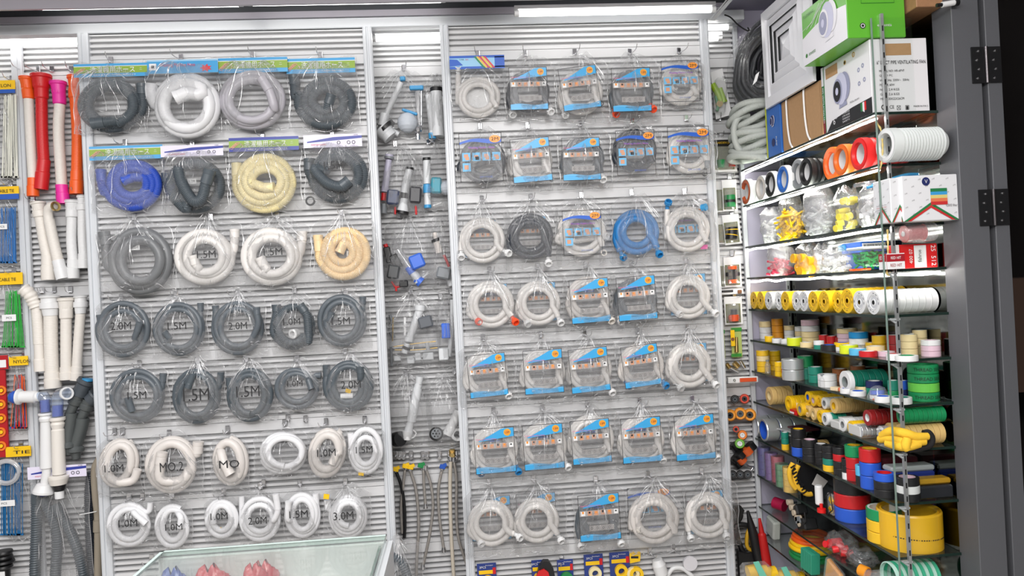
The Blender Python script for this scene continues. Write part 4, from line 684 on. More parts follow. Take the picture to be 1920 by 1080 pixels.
# ================================================================ packs at the left edge of the picture
def tie_pack(lb, hd, ties, col, n, hcol=YEL, lab=None, bag=None, blue=None, txt=None, Y=.155, spread=1.0, hk=None, extra=()):
    p = PX(Y, (20, hd[1])); t = thing('cable_tie_pack', lb, 'pack of ties', p.p((hd[0]+hd[2])/2, hd[1]), 'packs on the left edge'); R = random.Random(int(hd[1]))
    m = MB(); p.box(m, (hd[0]+hd[2])/2, (hd[1]+hd[3])/2, hd[2]-hd[0], hd[3]-hd[1], 1.2, 4, 0, 0)
    if blue: p.box(m, (hd[0]+hd[2])/2, (blue[0]+blue[1])/2, hd[2]-hd[0], blue[1]-blue[0], 1.3, 4, 0, 1)
    if txt: p.text(m, txt, *(2*[0])) if False else p.text(m, txt, (hd[0]+hd[2])/2+6, (hd[1]+hd[3])/2+1, 6, 30, 5.5, 2)
    part('header_card', m, [hcol, pl('header_blue', 40, 90, 180), INK, PAPER], t)
    m = MB(); x0, y0, x1, y1 = ties; cols = col if isinstance(col, (list, tuple)) else [col]
    for i in range(n):
        a = (i+.5)/n; xa = x0+(x1-x0)*(.5+(a-.5)*spread)+R.uniform(-2, 2); xb = x0+(x1-x0)*a+R.uniform(-2.5, 2.5)
        m.tube([p.p(xa, y0+R.uniform(0, 5), R.uniform(1, 5)), p.p((xa+xb)/2+R.uniform(-1, 1), (y0+y1)/2, R.uniform(1, 5)), p.p(xb, y1-R.uniform(0, 5), R.uniform(1, 5))], .9*p.s, 4, R.randrange(len(cols)))
        m.box(p.p(xb, y1-2, 3), (3*p.s, 2.4*p.s, 3*p.s), R.randrange(len(cols)))
    part('cable_ties', m, cols, t)
    if lab: m = MB(); p.box(m, *lab, 1, 7.5); p.text(m, 'PCS', lab[0], lab[1], 3.5, 10, 8.2, 1); part('paper_label', m, [PAPER, INK], t)
    for q in extra: m = MB(); q[2](p, m); part(q[0], m, q[1], t)
    b = bag or (hd[0], hd[1], hd[2], y1+8); add_bag(t, b[0], b[1], b[2], b[3], Y+.02, .035, 0)
    if hk: hook(hk[0], hk[1], 'of the '+' '.join(lb.split()[:13]), .19)
tie_pack('pack of long white cable ties under a yellow card at top left', (-30, 151, 27, 168), (2, 176, 34, 334), pl('natural_ties', 226, 226, 214), 26, blue=(168, 175), txt='NYLON', hk=(23, 148), spread=.7)
tie_pack('pack of blue cable ties below a yellow and blue card', (-25, 350, 34, 364), (-14, 388, 33, 494), pl('tie_blue', 34, 110, 180), 26, lab=(3, 425, 20, 10), blue=(364, 374), txt='CABLE TIE', hk=(20, 345), spread=.8)
tie_pack('pack of bright green cable ties with a white paper band', (-25, 512, 41, 534), (4, 544, 44, 652), pl('tie_green', 40, 168, 60), 24, lab=(17, 596, 25, 12), txt='CABLE TIE', hk=(27, 508), spread=.55)
tie_pack('pack of mixed coloured cable ties under a small yellow card', (18, 668, 52, 685), (22, 702, 50, 804), [pl('tie_violet', 90, 60, 150), RED, BLUE, ORANGE, BLACK], 18, txt='NYLON', hk=(46, 664), spread=.6)
tie_pack('large pack of sea blue cable ties with a coiled white tube on top', (12, 837, 57, 856), (2, 866, 42, 1004), pl('tie_sea_blue', 22, 104, 160), 26, lab=(8, 944, 38, 11), txt='TIE', hk=(40, 832), extra=[('coiled_tube', film('clear_tube', milk=.35, gloss=.15, bump=None), lambda p, m: p.tube(m, [(12+(26-k*.25)*math.cos(k*.5), 886-(24-k*.25)*math.sin(k*.5), 8+k*.2) for k in range(26)], 3))])
comp('seal_pack', 'red blister pack with round orange seals at the left edge', 'pack', (-5, 668), .15, [
    ('header_card', [pl('deep_red', 176, 26, 34), PAPER], lambda p, m: (p.box(m, -9, 680, 46, 26, 1.5, 3), p.box(m, 4, 682, 14, 14, .6, 4.5, 0, 1))), ('pack_body', pl('deep_red', 176, 26, 34), lambda p, m: p.box(m, -9, 776, 44, 164, 5, 0, bev=1)),
    ('orange_seals', [pl('seal_orange', 236, 120, 40), YEL], lambda p, m: [(p.disc(m, 3-(k % 2)*1, 732+26*k, 9, 2, 3, 0, 5.5), p.disc(m, 3, 732+26*k, 3.5, 2.5, 3, 1)) for k in range(5)])], 'packs on the left edge')
comp('hose_reel_fitting', 'stacked black round fittings at the bottom left corner', 'fitting', (8, 1030), .12, [
    ('fitting_rings', BLACK, lambda p, m: [p.lathe(m, (6, 1032+9*k), (7, 1040+9*k), [(0, 0), (15+3*(k == 2), .05), (16+3*(k == 2), .5), (14, .9), (0, 1)]) for k in range(4)]), ('fitting_body', [BLACK, PAPER], lambda p, m: (p.lathe(m, (7, 1066), (8, 1110), [(0, 0), (11, 0), (11, 1), (0, 1)]), p.box(m, 4, 1080, 10, 16, 1, 11.5, 0, 1)))])
# ================================================================ cistern fittings of the middle recess
YM = .125
TRS = film('clear_hard_tube', milk=.3, gloss=.12, bump=None, rough=.1)
def T(*pts, r=5, mi=0, corr=0): return lambda p, m: p.tube(m, list(pts), r, mi, 12, corr)
def Lq(a, b, prof, mi=0): return lambda p, m: p.lathe(m, a, b, prof, mi)
def Bx(x, y, w_, h, d=10, dep=0, ang=0, bev=1.5): return lambda p, m: p.box(m, x, y, w_, h, d, dep, ang, 0, bev)
CYL = [(0, 0), (1, 0), (1, 1), (0, 1)]
def cy(a, b, r, r2=None): return lambda p, m: p.lathe(m, a, b, [(0, 0), (r, 0), (r2 or r, 1), (0, 1)])
def multi(*f):
    def run(p, m): return [g(p, m) for g in f]
    run.fns = list(f); return run
def cistern(lb, at_, parts, bag, hk, Y=YM, name='cistern_valve', cat='toilet fitting'):
    t = comp(name, lb, cat, at_, Y, parts, 'bagged cistern fittings'); add_bag(t, *bag, .18, .18-Y+.04, 1)
    if hk: hook(hk[0], hk[1], 'of the '+' '.join(lb.split()[:13]), .19)
    return t
PNM = pl('white_valve', 214, 216, 218)
cistern('bagged ball valve with white arm, frosted float ball and blue clips', (758, 135), [
    ('lever_arm', PNM, multi(T((752, 155), (738, 185), (722, 218), r=5.5), cy((722, 214), (716, 236), 10, 8), T((716, 228), (735, 244), (748, 252), r=5))), ('float_ball', pl('frosted', 196, 202, 210), lambda p, m: p.ball(m, 764, 230, 19, 10)),
    ('mounting_nut', PNM, multi(cy((722, 246), (733, 258), 15), cy((716, 240), (726, 250), 18, 16))), ('black_washer', BLACK, cy((722, 238), (727, 243), 19)), ('blue_clips', LBLUE, multi(Bx(755, 148, 10, 8), Bx(781, 165, 26, 8, 10, 4), Bx(768, 210, 30, 5, 8, 14, 20))),
    ('overflow_tube', TRS, T((783, 172), (784, 205), (786, 240), r=5)), ('chrome_fitting', CHROME, multi(T((790, 170), (790, 235), r=2), lambda p, m: p.ball(m, 784, 242, 8, 6), cy((783, 248), (784, 262), 4)))], (702, 132, 800, 262), (757, 128))
cistern('bagged flush valve cylinder with blue foot behind the centre panel', (818, 165), [
    ('valve_body', PNM, multi(cy((818, 172), (822, 256), 11, 13), Bx(822, 190, 26, 16), T((803, 178), (811, 250), r=6))), ('blue_foot', LBLUE, cy((810, 250), (811, 260), 7)), ('black_top', BLACK, cy((818, 165), (818, 172), 12))], (790, 140, 846, 264), (813, 262))
cistern('bagged fill valve with lilac tube and dark blue float box', (730, 290), [
    ('valve_tube', pl('lilac_plastic', 190, 186, 206), multi(cy((729, 300), (721, 360), 6, 7), cy((730, 290), (729, 298), 8))), ('collar_rings', MGREY, multi(cy((730, 294), (729.5, 298), 9), cy((720, 382), (719, 400), 6))), ('float_box', pl('indigo_float', 66, 74, 100), Bx(737, 370, 22, 28, 18, 6, 8, 3)), ('red_valve', RED, multi(cy((720, 362), (719, 376), 5), cy((741, 388), (741, 402), 2)))], (706, 270, 790, 404), (741, 270))
cistern('bagged fill valve with black float box and red peg in the middle recess', (770, 312), [
    ('valve_tube', PNM, multi(cy((768, 318), (758, 362), 7, 8), cy((758, 372), (755, 396), 7, 11))), ('collar_rings', BLACK, multi(cy((768, 314), (767.5, 318), 8), cy((758, 362), (757, 372), 8), cy((755, 396), (754, 401), 12))), ('float_box', pl('float_black', 58, 58, 62), Bx(779, 366, 22, 30, 18, 8, 6, 3)), ('red_peg', RED, Bx(780, 394, 4, 18, 4, 8))], (752, 290, 800, 408), None)
cistern('bagged fill valve with teal blue sleeve and teal float', (800, 300), [
    ('valve_tube', PNM, multi(cy((800, 300), (801, 345), 7), cy((801, 360), (802, 384), 6, 7))), ('teal_sleeve', LBLUE, multi(cy((801, 346), (801, 362), 8), cy((802, 384), (802, 390), 7))), ('teal_float', pl('teal_float', 28, 140, 160), Bx(818, 348, 20, 30, 16, 5, 4, 3)), ('black_cap', BLACK, cy((800, 296), (800, 301), 8)), ('pale_bulb', pl('frosted', 196, 202, 210), lambda p, m: p.ball(m, 838, 352, 14, 4)), ('outlet_arm', WHITE, T((812, 386), (822, 382), (828, 380), r=2))], (788, 268, 848, 396), (803, 266))
cistern('bagged fill valve with bright blue float lying across black parts', (762, 470), [
    ('valve_tube', TRS, cy((745, 468), (768, 502), 7, 8)), ('blue_float', pl('bright_blue', 62, 110, 214), multi(Bx(782, 490, 26, 26, 18, 10, -20, 3), cy((766, 500), (774, 512), 8), cy((780, 522), (790, 530), 8, 10))), ('lower_tube', PNM, cy((772, 508), (786, 528), 7, 9)), ('outlet_arm', WHITE, T((792, 522), (800, 514), (803, 510), r=2.5))], (718, 408, 812, 540), (748, 403))
cistern('bagged black flush valve with red pegs beneath the blue float', (735, 470), [
    ('black_body', BLACK, multi(Bx(728, 478, 12, 30, 14, 0, -10), Bx(742, 490, 16, 26, 14, 2, -25), Bx(757, 532, 16, 12, 12, 3))), ('grey_float', pl('float_charcoal', 72, 74, 76), Bx(738, 510, 22, 26, 18, 6, 12, 3)), ('red_pegs', RED, multi(cy((722, 458), (727, 470), 4), T((734, 528), (742, 538), (754, 536), r=1.8), cy((742, 536), (743, 546), 2)))], (712, 440, 766, 548), None, .12)
cistern('bagged fill valve with grey float box and red lever beside the centre panel', (818, 440), [
    ('valve_tube', pl('beige_valve', 214, 206, 200), multi(cy((815, 436), (817, 448), 4), cy((817, 450), (824, 474), 6, 7))), ('black_ring', BLACK, cy((816, 448), (818, 453), 8)), ('red_lever', RED, T((832, 478), (838, 490), (842, 500), r=2.6)), ('grey_float', MGREY, Bx(832, 512, 26, 22, 18, 6, 14, 3)), ('outlet', PNM, cy((842, 520), (846, 536), 6))], (796, 400, 856, 545), (826, 556))
cistern('bagged white fill valve with dark grey float and brass arms', (785, 575), [
    ('valve_tube', PNM, multi(cy((788, 580), (768, 632), 8, 7), cy((788, 572), (787, 582), 10), cy((768, 632), (766, 640), 9), cy((764, 644), (758, 662), 6))), ('black_ring', BLACK, cy((763, 650), (761, 655), 8)), ('grey_float', pl('float_grey', 96, 100, 106), Bx(798, 604, 26, 22, 18, 6, -12, 3)), ('brass_arms', BRASS, multi(T((738, 650), (780, 644), (817, 640), r=1.1), T((740, 656), (780, 656), (820, 652), r=1.1), T((737, 595), (736, 640), r=1))), ('small_parts', LGREY, multi(Bx(745, 672, 14, 10, 6, 4), Bx(770, 675, 14, 14, 5, 6), Bx(784, 669, 12, 14, 5, 6), Bx(803, 668, 20, 14, 6, 6), cy((800, 642), (803, 656), 4))), ('ruler_strip', PAPER, Bx(759, 612, 4, 34, 1, 4, 2))], (724, 545, 822, 690), (770, 546))
cistern('bagged white overflow tube with a bright blue block', (840, 600), [
    ('tube', PNM, multi(T((848, 562), (847, 620), (842, 668), r=4), Bx(832, 664, 18, 22, 12, 2))), ('blue_block', pl('bright_blue', 62, 110, 214), Bx(836, 620, 16, 28, 12, 4))], (814, 552, 862, 690), (846, 546))
cistern('bagged white flexible drain tube hanging at a slant', (785, 705), [
    ('flexible_tube', PNM, multi(cy((787, 706), (785, 720), 8, 6), cy((785, 720), (782, 730), 7), cy((783, 728), (771, 790), 8.5), cy((770, 790), (765, 812), 6, 9))), ('end_cap', WHITE, cy((764, 808), (763, 824), 10, 8)), ('black_plug', BLACK, multi(lambda p, m: p.disc(m, 743, 824, 14, 14, 0, 0, 0, (.6, -.7, .2)), )), ('clip', WHITE, lambda p, m: p.tube(m, [(774, 806), (780, 812), (776, 820), (768, 822)], 1.3))], (722, 692, 806, 836), (761, 700))
cistern('bagged round basin strainer with white elbow tube', (818, 812), [
    ('strainer', [MGREY, BLACK, WHITE], lambda p, m: (p.disc(m, 818, 813, 13, 5, 2, 1), p.disc(m, 818, 813, 9.5, 1, 7, 0), [p.disc(m, 818+6*math.cos(k*1.05), 813+6*math.sin(k*1.05), 1.6, .6, 8, 1, 0, (0, -1, 0), 8) for k in range(6)], p.disc(m, 818, 813, 1.8, .6, 8, 1))), ('elbow_tube', WHITE, multi(cy((861, 770), (847, 800), 9), cy((848, 798), (839, 815), 10), )), ('white_ring', WHITE, lambda p, m: p.disc(m, 858, 814, 12, 6, 0, 0, 7))], (796, 700, 868, 838), (852, 696))
comp('valve_scraps', 'small clear bag of grey metal cistern bolts by the middle upright', 'bolts', (735, 600), .15, [('bolt', MGREY, multi(cy((731, 590), (737, 606), 3), cy((733, 622), (738, 634), 4), cy((733, 650), (735, 686), 2.6)))])
# hook strip with loose hooks and braided hoses
comp('hook_rail', 'chrome brackets in a row across the middle recess above braided hoses', 'bracket', (790, 852), .185, [('brackets', CHROME, lambda p, m: [p.box(m, x, 853, 8, 15, 4, 3, bev=1) for x in (741, 749, 757, 771, 793, 801, 824, 843, 854)]+[p.disc(m, x, 858, 3, 5, 7) for x in (741, 749, 757, 771, 793, 801, 824, 843, 854)]), ('brass_valve', BRASS, lambda p, m: (p.box(m, 848, 849, 12, 14, 10, 6, bev=2), p.disc(m, 848, 852, 4, 8, 14)))])
def braid(lb, pts, r, body=STEEL, tagm=None, tp=None, nutm=CHROME, bottom=True):
    parts = [('braided_tube', body, lambda p, m: p.tube(m, pts, r, 0, 10)), ('top_nut', nutm, lambda p, m: p.lathe(m, (pts[0][0], pts[0][1]-5), (pts[0][0], pts[0][1]+5), [(0, 0), (r+2, 0), (r+2, .7), (r+.5, 1)], 0, 6))]
    if bottom: parts.append(('bottom_nut', nutm, lambda p, m: (p.lathe(m, (pts[-1][0]-.3*(pts[-1][0]-pts[-2][0])/6, pts[-1][1]-4), (pts[-1][0], pts[-1][1]+5), [(0, 0), (r+.8, 0), (r+1.8, .5), (r+1.8, 1), (0, 1)], 0, 8))))
    if tagm: parts.append(('tie_label', tagm, lambda p, m: (p.box(m, tp[0], tp[1], 11, 8, 5, 5, 15, bev=1), p.box(m, tp[0]+4, tp[1]-3, 7, 6, 4, 5, -20))))
    return comp('braided_hose', lb, 'hose', pts[0], .15, parts, 'flexible connection hoses')
braid('black rubber connection hose with yellow tag, first under the brackets', [(741, 880), (752, 910), (758, 950), (759, 985), (758, 1008)], 3.2, BLACK, YEL, (742, 880), bottom=False)
braid('dark braided hose crossing behind the black one', [(760, 876), (756, 910), (752, 950), (754, 1000)], 2.6, STEEL, YEL, (760, 874), bottom=False)
braid('long braided steel hose with yellow tag reaching out of the picture', [(768, 878), (780, 920), (785, 980), (782, 1040), (780, 1100)], 3.0, STEEL, YEL, (770, 876))
braid('short braided steel hose with green tag', [(794, 876), (795, 910), (798, 948)], 2.8, STEEL, GREEN, (789, 873))
braid('braided steel hose bending left to a chrome nut near the bottom', [(798, 878), (808, 910), (812, 950), (806, 1000), (798, 1040), (793, 1062)], 2.8)
braid('braided steel hose with royal blue tag', [(829, 878), (822, 920), (824, 970), (832, 1030)], 2.8, STEEL, BLUE, (830, 875))
braid('cream coloured smooth connection hose hanging straight down', [(845, 860), (844, 920), (846, 1000), (852, 1100)], 3.6, pl('cream_hose', 196, 186, 170))
braid('braided steel hose curving right behind the centre panel', [(851, 862), (856, 900), (856, 960), (860, 1010), (876, 1060)], 2.8, bottom=False)
def bagged_low():
    p = PX(-.06, (745, 1050)); t = thing('bagged_drain_hose', 'bagged dark grey corrugated hose standing at the foot of the middle recess', 'hose', p.p(746, 1015), 'bagged drain hoses')
    m = MB(); p.tube(m, [(712, 1110), (704, 1070), (722, 1046), (748, 1050), (764, 1080), (768, 1120)], 9, corr=4.5, amp=.12); part('hose', m, HC['dg'], t)
    m = MB(); p.text(m, '1.5M', 728, 1078, 14, 34, 12); part('size_label', m, INK, t); add_bag(t, 698, 1006, 790, 1130, -.03, .07, 1)
bagged_low()
# ================================================================ carded goods of the right recess
YR = .165
LEAF = mat('print_garden_photo', srgb(120, 124, 84), .6, var=(160, .6))
def garden_card(lb, x0, y0, x1, y1, prod, hk=None, ang=0, photo=None, dep=4, grp='garden fitting cards'):
    w_, h = x1-x0, y1-y0; cx, cy_ = (x0+x1)/2, (y0+y1)/2; photo = photo or (.24, .04)
    def crd(p, m): p.box(m, cx, cy_, w_, h, 1, dep, ang, 0)
    def ph(p, m): p.box(m, cx, cy_+h*(photo[0]-photo[1])/2, w_*.82, h*(1-photo[0]-photo[1]-.04), .6, dep+1, ang, 0)
    parts = [('backing_card', PAPER, crd), ('garden_photo', LEAF, ph)]+[(n, mt, f) for n, mt, f in prod]+[('blister', CLEARP, lambda p, m: p.box(m, cx, cy_+h*.1, w_*.7, h*.66, 9, dep+6, ang, 0, 3))]
    comp('garden_fitting_card', lb, 'carded fitting', (cx, y0), YR, parts, grp)
    if hk: hook(hk[0], hk[1], 'of the '+' '.join(lb.split()[:13]), .19)
comp('spray_nozzle_card', 'lime green spray nozzle on a white card high in the right recess', 'carded fitting', (1352, 135), YR-.02, [
    ('backing_card', [PAPER, INK], lambda p, m: (p.poly(m, [(1332, 136), (1354, 128), (1372, 215), (1342, 224)], 1), p.text(m, '32', 1358, 146, 5, 7, 1.5, 1, 75))), ('nozzle', pl('lime_nozzle', 150, 186, 30), multi(lambda p, m: p.tube(m, [(1336, 158, 6), (1344, 172, 8), (1352, 190, 8)], 6), lambda p, m: p.lathe(m, (1350, 165, 8), (1358, 192, 8), [(0, 0), (4, 0), (6, 1), (0, 1)]))),
    ('brass_end', BRASS, lambda p, m: p.disc(m, 1347, 196, 6, 8, 4)), ('green_trigger', GREEN, lambda p, m: p.tube(m, [(1342, 180, 8), (1346, 200, 8), (1344, 208, 8)], 3)), ('blister', CLEARP, lambda p, m: p.box(m, 1350, 180, 24, 66, 12, 10, 8, 0, 4))], 'garden fitting cards')
hook(1348, 222, 'below the lime green spray nozzle card', .19)
garden_card('garden hose joint set with green and red fittings on a black card', 1334, 258, 1381, 322, [('header_print', [BLACK, YEL], lambda p, m: (p.box(m, 1358, 268, 46, 12, .8, 5.5), p.text(m, 'GARDEN JOINT', 1360, 268, 5, 38, 6.5, 1))), ('green_joint', GREEN, cy((1352, 300, 8), (1352, 314, 8), 8, 6)), ('red_joint', pl('joint_red', 200, 60, 40), cy((1371, 298, 8), (1373, 312, 8), 6))], (1352, 256))
garden_card('bright green hose coupling on a garden photo card', 1354, 337, 1382, 396, [('green_coupling', GREEN, cy((1368, 366, 8), (1369, 388, 8), 10)), ('black_band', BLACK, cy((1368, 375, 8), (1368.5, 380, 8), 10.6))], (1367, 331))
garden_card('black and gold hose coupling on a tilted garden photo card', 1356, 402, 1388, 458, [('black_coupling', BLACK, cy((1372, 426, 8), (1371, 448, 8), 11)), ('gold_bands', YEL, multi(cy((1372, 430, 8), (1372, 431.5, 8), 11.5), cy((1371.5, 440, 8), (1371.3, 441.5, 8), 11.5)))], (1372, 398), -4)
garden_card('orange and black hose connector on a garden photo card', 1357, 482, 1390, 538, [('black_connector', BLACK, multi(cy((1373, 503, 8), (1374, 528, 8), 7), Bx(1374, 514, 26, 8, 8, 10))), ('orange_rings', ORANGE, multi(cy((1373, 499, 8), (1373.3, 505, 8), 8.5), cy((1374, 524, 8), (1374.3, 531, 8), 8.5)))], (1372, 475))
garden_card('small orange tap connector on a garden photo card below the white strip', 1358, 556, 1392, 608, [('orange_connector', pl('brick_orange', 214, 84, 44), multi(cy((1376, 590, 8), (1376, 602, 8), 9), Bx(1376, 596, 20, 8, 8, 10))), ('black_top', BLACK, cy((1376, 580, 8), (1376, 590, 8), 6))], (1376, 553))
for lb, x0, y0, x1, y1 in (('half hidden garden photo card behind the green coupling card', 1341, 341, 1356, 398), ('half hidden garden photo card behind the black and gold coupling card', 1342, 408, 1360, 458), ('half hidden garden photo card behind the orange connector card', 1350, 484, 1362, 540)):
    garden_card(lb, x0, y0, x1, y1, [], None, 0, None, 0)
comp('utility_knife_card', 'white strip card with a dark knife blade under the connector card', 'carded knife', (1372, 546), YR-.01, [('backing_card', PAPER, Bx(1371, 547, 46, 10, 1.5, 3)), ('knife', [BLACK], Bx(1364, 546, 22, 4, 2, 5)), ('knife_tip', BROWN, Bx(1387, 547, 8, 7, 2, 5))])
for lb, x0, x1, yt, yb in (('narrow green and yellow seed coloured card at the upright', 1350, 1359, 618, 672), ('green card with a brass hose nozzle and blue yellow header', 1371, 1391, 614, 670)):
    comp('nozzle_card', lb, 'carded fitting', ((x0+x1)/2, yt), YR, [('backing_card', pl('card_olive', 176, 190, 110), Bx((x0+x1)/2, (yt+yb)/2, x1-x0, yb-yt, 1, 3)), ('header_print', [pl('card_green', 60, 140, 60)], multi(Bx((x0+x1)/2, yt+4, x1-x0, 7, .6, 4.2), Bx((x0+x1)/2, yb-4, x1-x0, 6, .6, 4.2))), ('brass_nozzle', BRASS, cy(((x0+x1)/2, yt+18, 6), ((x0+x1)/2, yb-10, 6), 2.5, 4)), ('blue_tag', [NAVY], Bx(x0+3, yt+12, 5, 10, .6, 4.5))], 'narrow nozzle cards')
comp('yellow_sunflower_tag', 'yellow tag with a dark round sunflower beside the nozzle card', 'tag', (1374, 620), YR-.02, [('tag', YEL, Bx(1374, 634, 8, 30, 1, 6)), ('flower', [BROWN], lambda p, m: p.disc(m, 1374, 636, 3.2, .8, 7))])
comp('metal_connectors', 'pair of small brass and steel hose connectors on a hook', 'fitting', (1378, 684), YR-.01, [('brass_body', BRASS, multi(cy((1376, 680, 4), (1384, 688, 4), 5), cy((1362, 682, 4), (1368, 690, 4), 4))), ('steel_tail', CHROME, multi(cy((1366, 688, 4), (1384, 698, 8), 3), cy((1388, 676, 4), (1396, 690, 4), 3)))])
comp('tool_strip_box', 'white and orange box strip lying across the right recess', 'box', (1390, 712), .10, [('box', [PAPER], Bx(1392, 712, 58, 11, 8, 0, 1, .8)), ('orange_print', [pl('brick_orange', 214, 84, 44)], Bx(1403, 712, 32, 7, .6, 8.2, 1, 0)), ('ring_mark', [INK], lambda p, m: p.disc(m, 1377, 713, 2.4, .6, 8.6, 0, 1.5))])
def coupl(lb, x, y, r, c1, c2, dx=0, L=14, grp='round hose couplings on hooks'):
    comp('hose_coupling', lb, 'fitting', (x, y), .15, [('coupling_body', c1, lambda p, m: p.lathe(m, (x, y, 0), (x+dx, y+1, L), [(0, 0), (r*.8, 0), (r, .3), (r, .8), (r*.85, 1), (r*.55, 1), (r*.5, .6), (0, .6)], 0, 14)), ('coupling_core', c2, lambda p, m: p.lathe(m, (x, y, 0), (x+dx, y+1, L+1), [(0, 0), (r*.5, 0), (r*.5, 1), (r*.25, 1), (0, .8)], 0, 12))], grp)
coupl('black plastic hose coupling left of the orange red one', 1378, 748, 8, BLACK, DGREY); coupl('orange red hose coupling with a dark core', 1396, 747, 9, pl('joint_orange_red', 206, 66, 40), BLACK)
coupl('amber ring coupling, left one of the three amber rings', 1369, 778, 11, pl('amber', 232, 150, 36), BLACK); coupl('amber ring coupling with grey core, middle of the three', 1388, 775, 11.5, pl('amber', 232, 150, 36), DGREY); coupl('amber ring coupling with black core, right one of three', 1406, 777, 11.5, pl('amber', 232, 150, 36), BLACK)
coupl('small red orange hose tail above the orange coupling', 1380, 804, 6, pl('joint_orange_red', 206, 66, 40), BLACK, 0, 18); coupl('orange coupling with a white core beneath the amber rings', 1392, 815, 9, pl('orange_b', 236, 130, 40), WHITE); coupl('light green hexagonal coupling under the orange one', 1387, 831, 9.5, pl('apple_green', 110, 180, 60), WHITE)
comp('hose_repair_joint', 'black and rust orange hose repair joint slanting to the right', 'fitting', (1400, 845), .13, [('black_nuts', BLACK, multi(cy((1404, 832, 6), (1412, 842, 6), 9), cy((1384, 848, 4), (1392, 856, 4), 11), cy((1376, 856), (1384, 864), 8))), ('rust_nut', pl('rust_orange', 206, 90, 40), multi(cy((1396, 840, 6), (1404, 850, 6), 11), cy((1386, 858, 4), (1394, 866, 4), 9)))])
comp('hose_repair_joint', 'black angled hose joint with a green stem behind the rust one', 'fitting', (1384, 850), .16, [('black_body', BLACK, multi(cy((1374, 832), (1388, 850), 7), cy((1376, 860), (1388, 874), 8))), ('green_stem', pl('apple_green', 110, 180, 60), cy((1388, 842, 4), (1386, 858, 4), 3))])
comp('steel_clip', 'small bent steel clip under the repair joints', 'clip', (1404, 876), .15, [('clip', CHROME, lambda p, m: p.tube(m, [(1396, 868), (1404, 874), (1412, 876), (1408, 882)], 1.8))])
for i, (x, wd) in enumerate(((1374, 'left'), (1388, 'middle'), (1402, 'right'))): coupl('black ribbed hose plug, %s one of the lower row' % wd, x, 889, 7.5, BLACK, DGREY)
CBLK = mat('matte_black_plastic', srgb(24, 24, 26), .45)
def gun():
    p = PX(.10, (1390, 1000)); t = thing('caulking_gun', 'black hand tool with an oval grip and a yellow trigger', 'hand tool', p.p(1395, 985), None)
    m = MB(); p.tube(m, [(1379, 990), (1384, 984), (1400, 985), (1410, 993), (1414, 1010), (1411, 1026), (1406, 1034), (1396, 1036), (1390, 1028), (1382, 1005), (1379, 990)], 5); p.poly(m, [(1380, 1030), (1396, 1034), (1412, 1030), (1422, 1040), (1434, 1056), (1428, 1078), (1384, 1080)], 12, -4); part('grip_frame', m, CBLK, t)
    m = MB(); p.tube(m, [(1405, 992, 2), (1401, 1002, 4), (1400, 1020, 4), (1403, 1028, 4), (1409, 1032, 2)], 3.6); part('trigger', m, pl('mustard', 206, 160, 40), t)
    m = MB(); p.tube(m, [(1380, 958), (1390, 966), (1384, 978)], 4); p.poly(m, [(1372, 946), (1386, 946), (1393, 955), (1388, 968), (1380, 980), (1372, 972)], 8); part('hanging_head', m, CBLK, t)
gun()
comp('sealant_nozzle', 'long black tapered nozzle standing between the grip and the red one', 'nozzle', (1404, 960), .07, [('nozzle', CBLK, lambda p, m: p.lathe(m, (1402, 958), (1430, 1078), [(0, 0), (2.5, 0), (8, .3), (9.5, .45), (11, 1), (0, 1)]))])
comp('sealant_nozzle', 'long bright red tapered nozzle leaning by the shelf end', 'nozzle', (1424, 972), .05, [('nozzle', pl('nozzle_red', 190, 30, 30), lambda p, m: p.lathe(m, (1424, 972), (1438, 1062), [(0, 0), (2.6, 0), (5, .3), (7.4, .33), (9, .8), (9, 1), (0, 1)]))])
def yellow_roll_bag(lb, x0, x1, y0):
    p = PX(-.12, (x0, y0)); t = thing('tape_roll_pack', lb, 'tape rolls', p.p((x0+x1)/2, y0), 'clear packs of yellow rolls')
    for k in range(3):
        m = MB(); xx = x0+8+(x1-x0-12)*k/2.2; p.lathe(m, (xx, y0+22+2*k, 4), (xx+20, y0+18+2*k, 4), [(0, 0), (13, 0), (13, 1), (6, 1), (0, .9)]); part('yellow_roll', m, YEL, t)
    m = MB(); p.poly(m, [((x0+x1)/2-6, y0+2), ((x0+x1)/2+4, y0), ((x0+x1)/2+24, y0+36), ((x0+x1)/2+10, y0+38)], 1.5, 19); part('mint_band', m, pl('mint', 120, 206, 180), t)
    m = MB(); p.box(m, (x0+x1)/2, y0+28, x1-x0+6, 46, 34, 2, 0, 0, 6); part('clear_wrap', m, CLEARP, t)
yellow_roll_bag('clear pack of yellow rolls with a mint band near the red nozzle', 1394, 1442, 1052); yellow_roll_bag('clear pack of yellow rolls with a mint band further right at the bottom', 1446, 1494, 1062)
# ================================================================ bottom row of the centre panel
def tape_card(lb, x, y, c, full=True, w_=36):
    comp('tape_card', lb, 'carded tape', (x, y), -.012, [('backing_card', [pl('card_royal', 40, 60, 130), YEL, PAPER, RED], lambda p, m: (p.box(m, x, y+22, w_, 44, 1, 1), p.box(m, x-2, y+17, w_*.72, 7, .5, 2, 0, 1), p.box(m, x+w_*.38, y+14, w_*.16, 12, .5, 2, 0, 3), p.text(m, '3PCS', x-8, y+8, 4, 12, 2.2, 2), p.text(m, 'Sealtape', x+4, y+4, 2.5, 14, 2.2, 2))), ('tape_roll', [c, PAPER], lambda p, m: p.disc(m, x+2, y+34, 12, 8, 2, 0, 6))], 'carded tape rolls')
tape_card('blue tape card, leftmost on the bottom edge of the centre panel', 913, 1056, YEL); tape_card('blue tape card mostly hidden behind the red and black tool', 1010, 1050, YEL, w_=26)
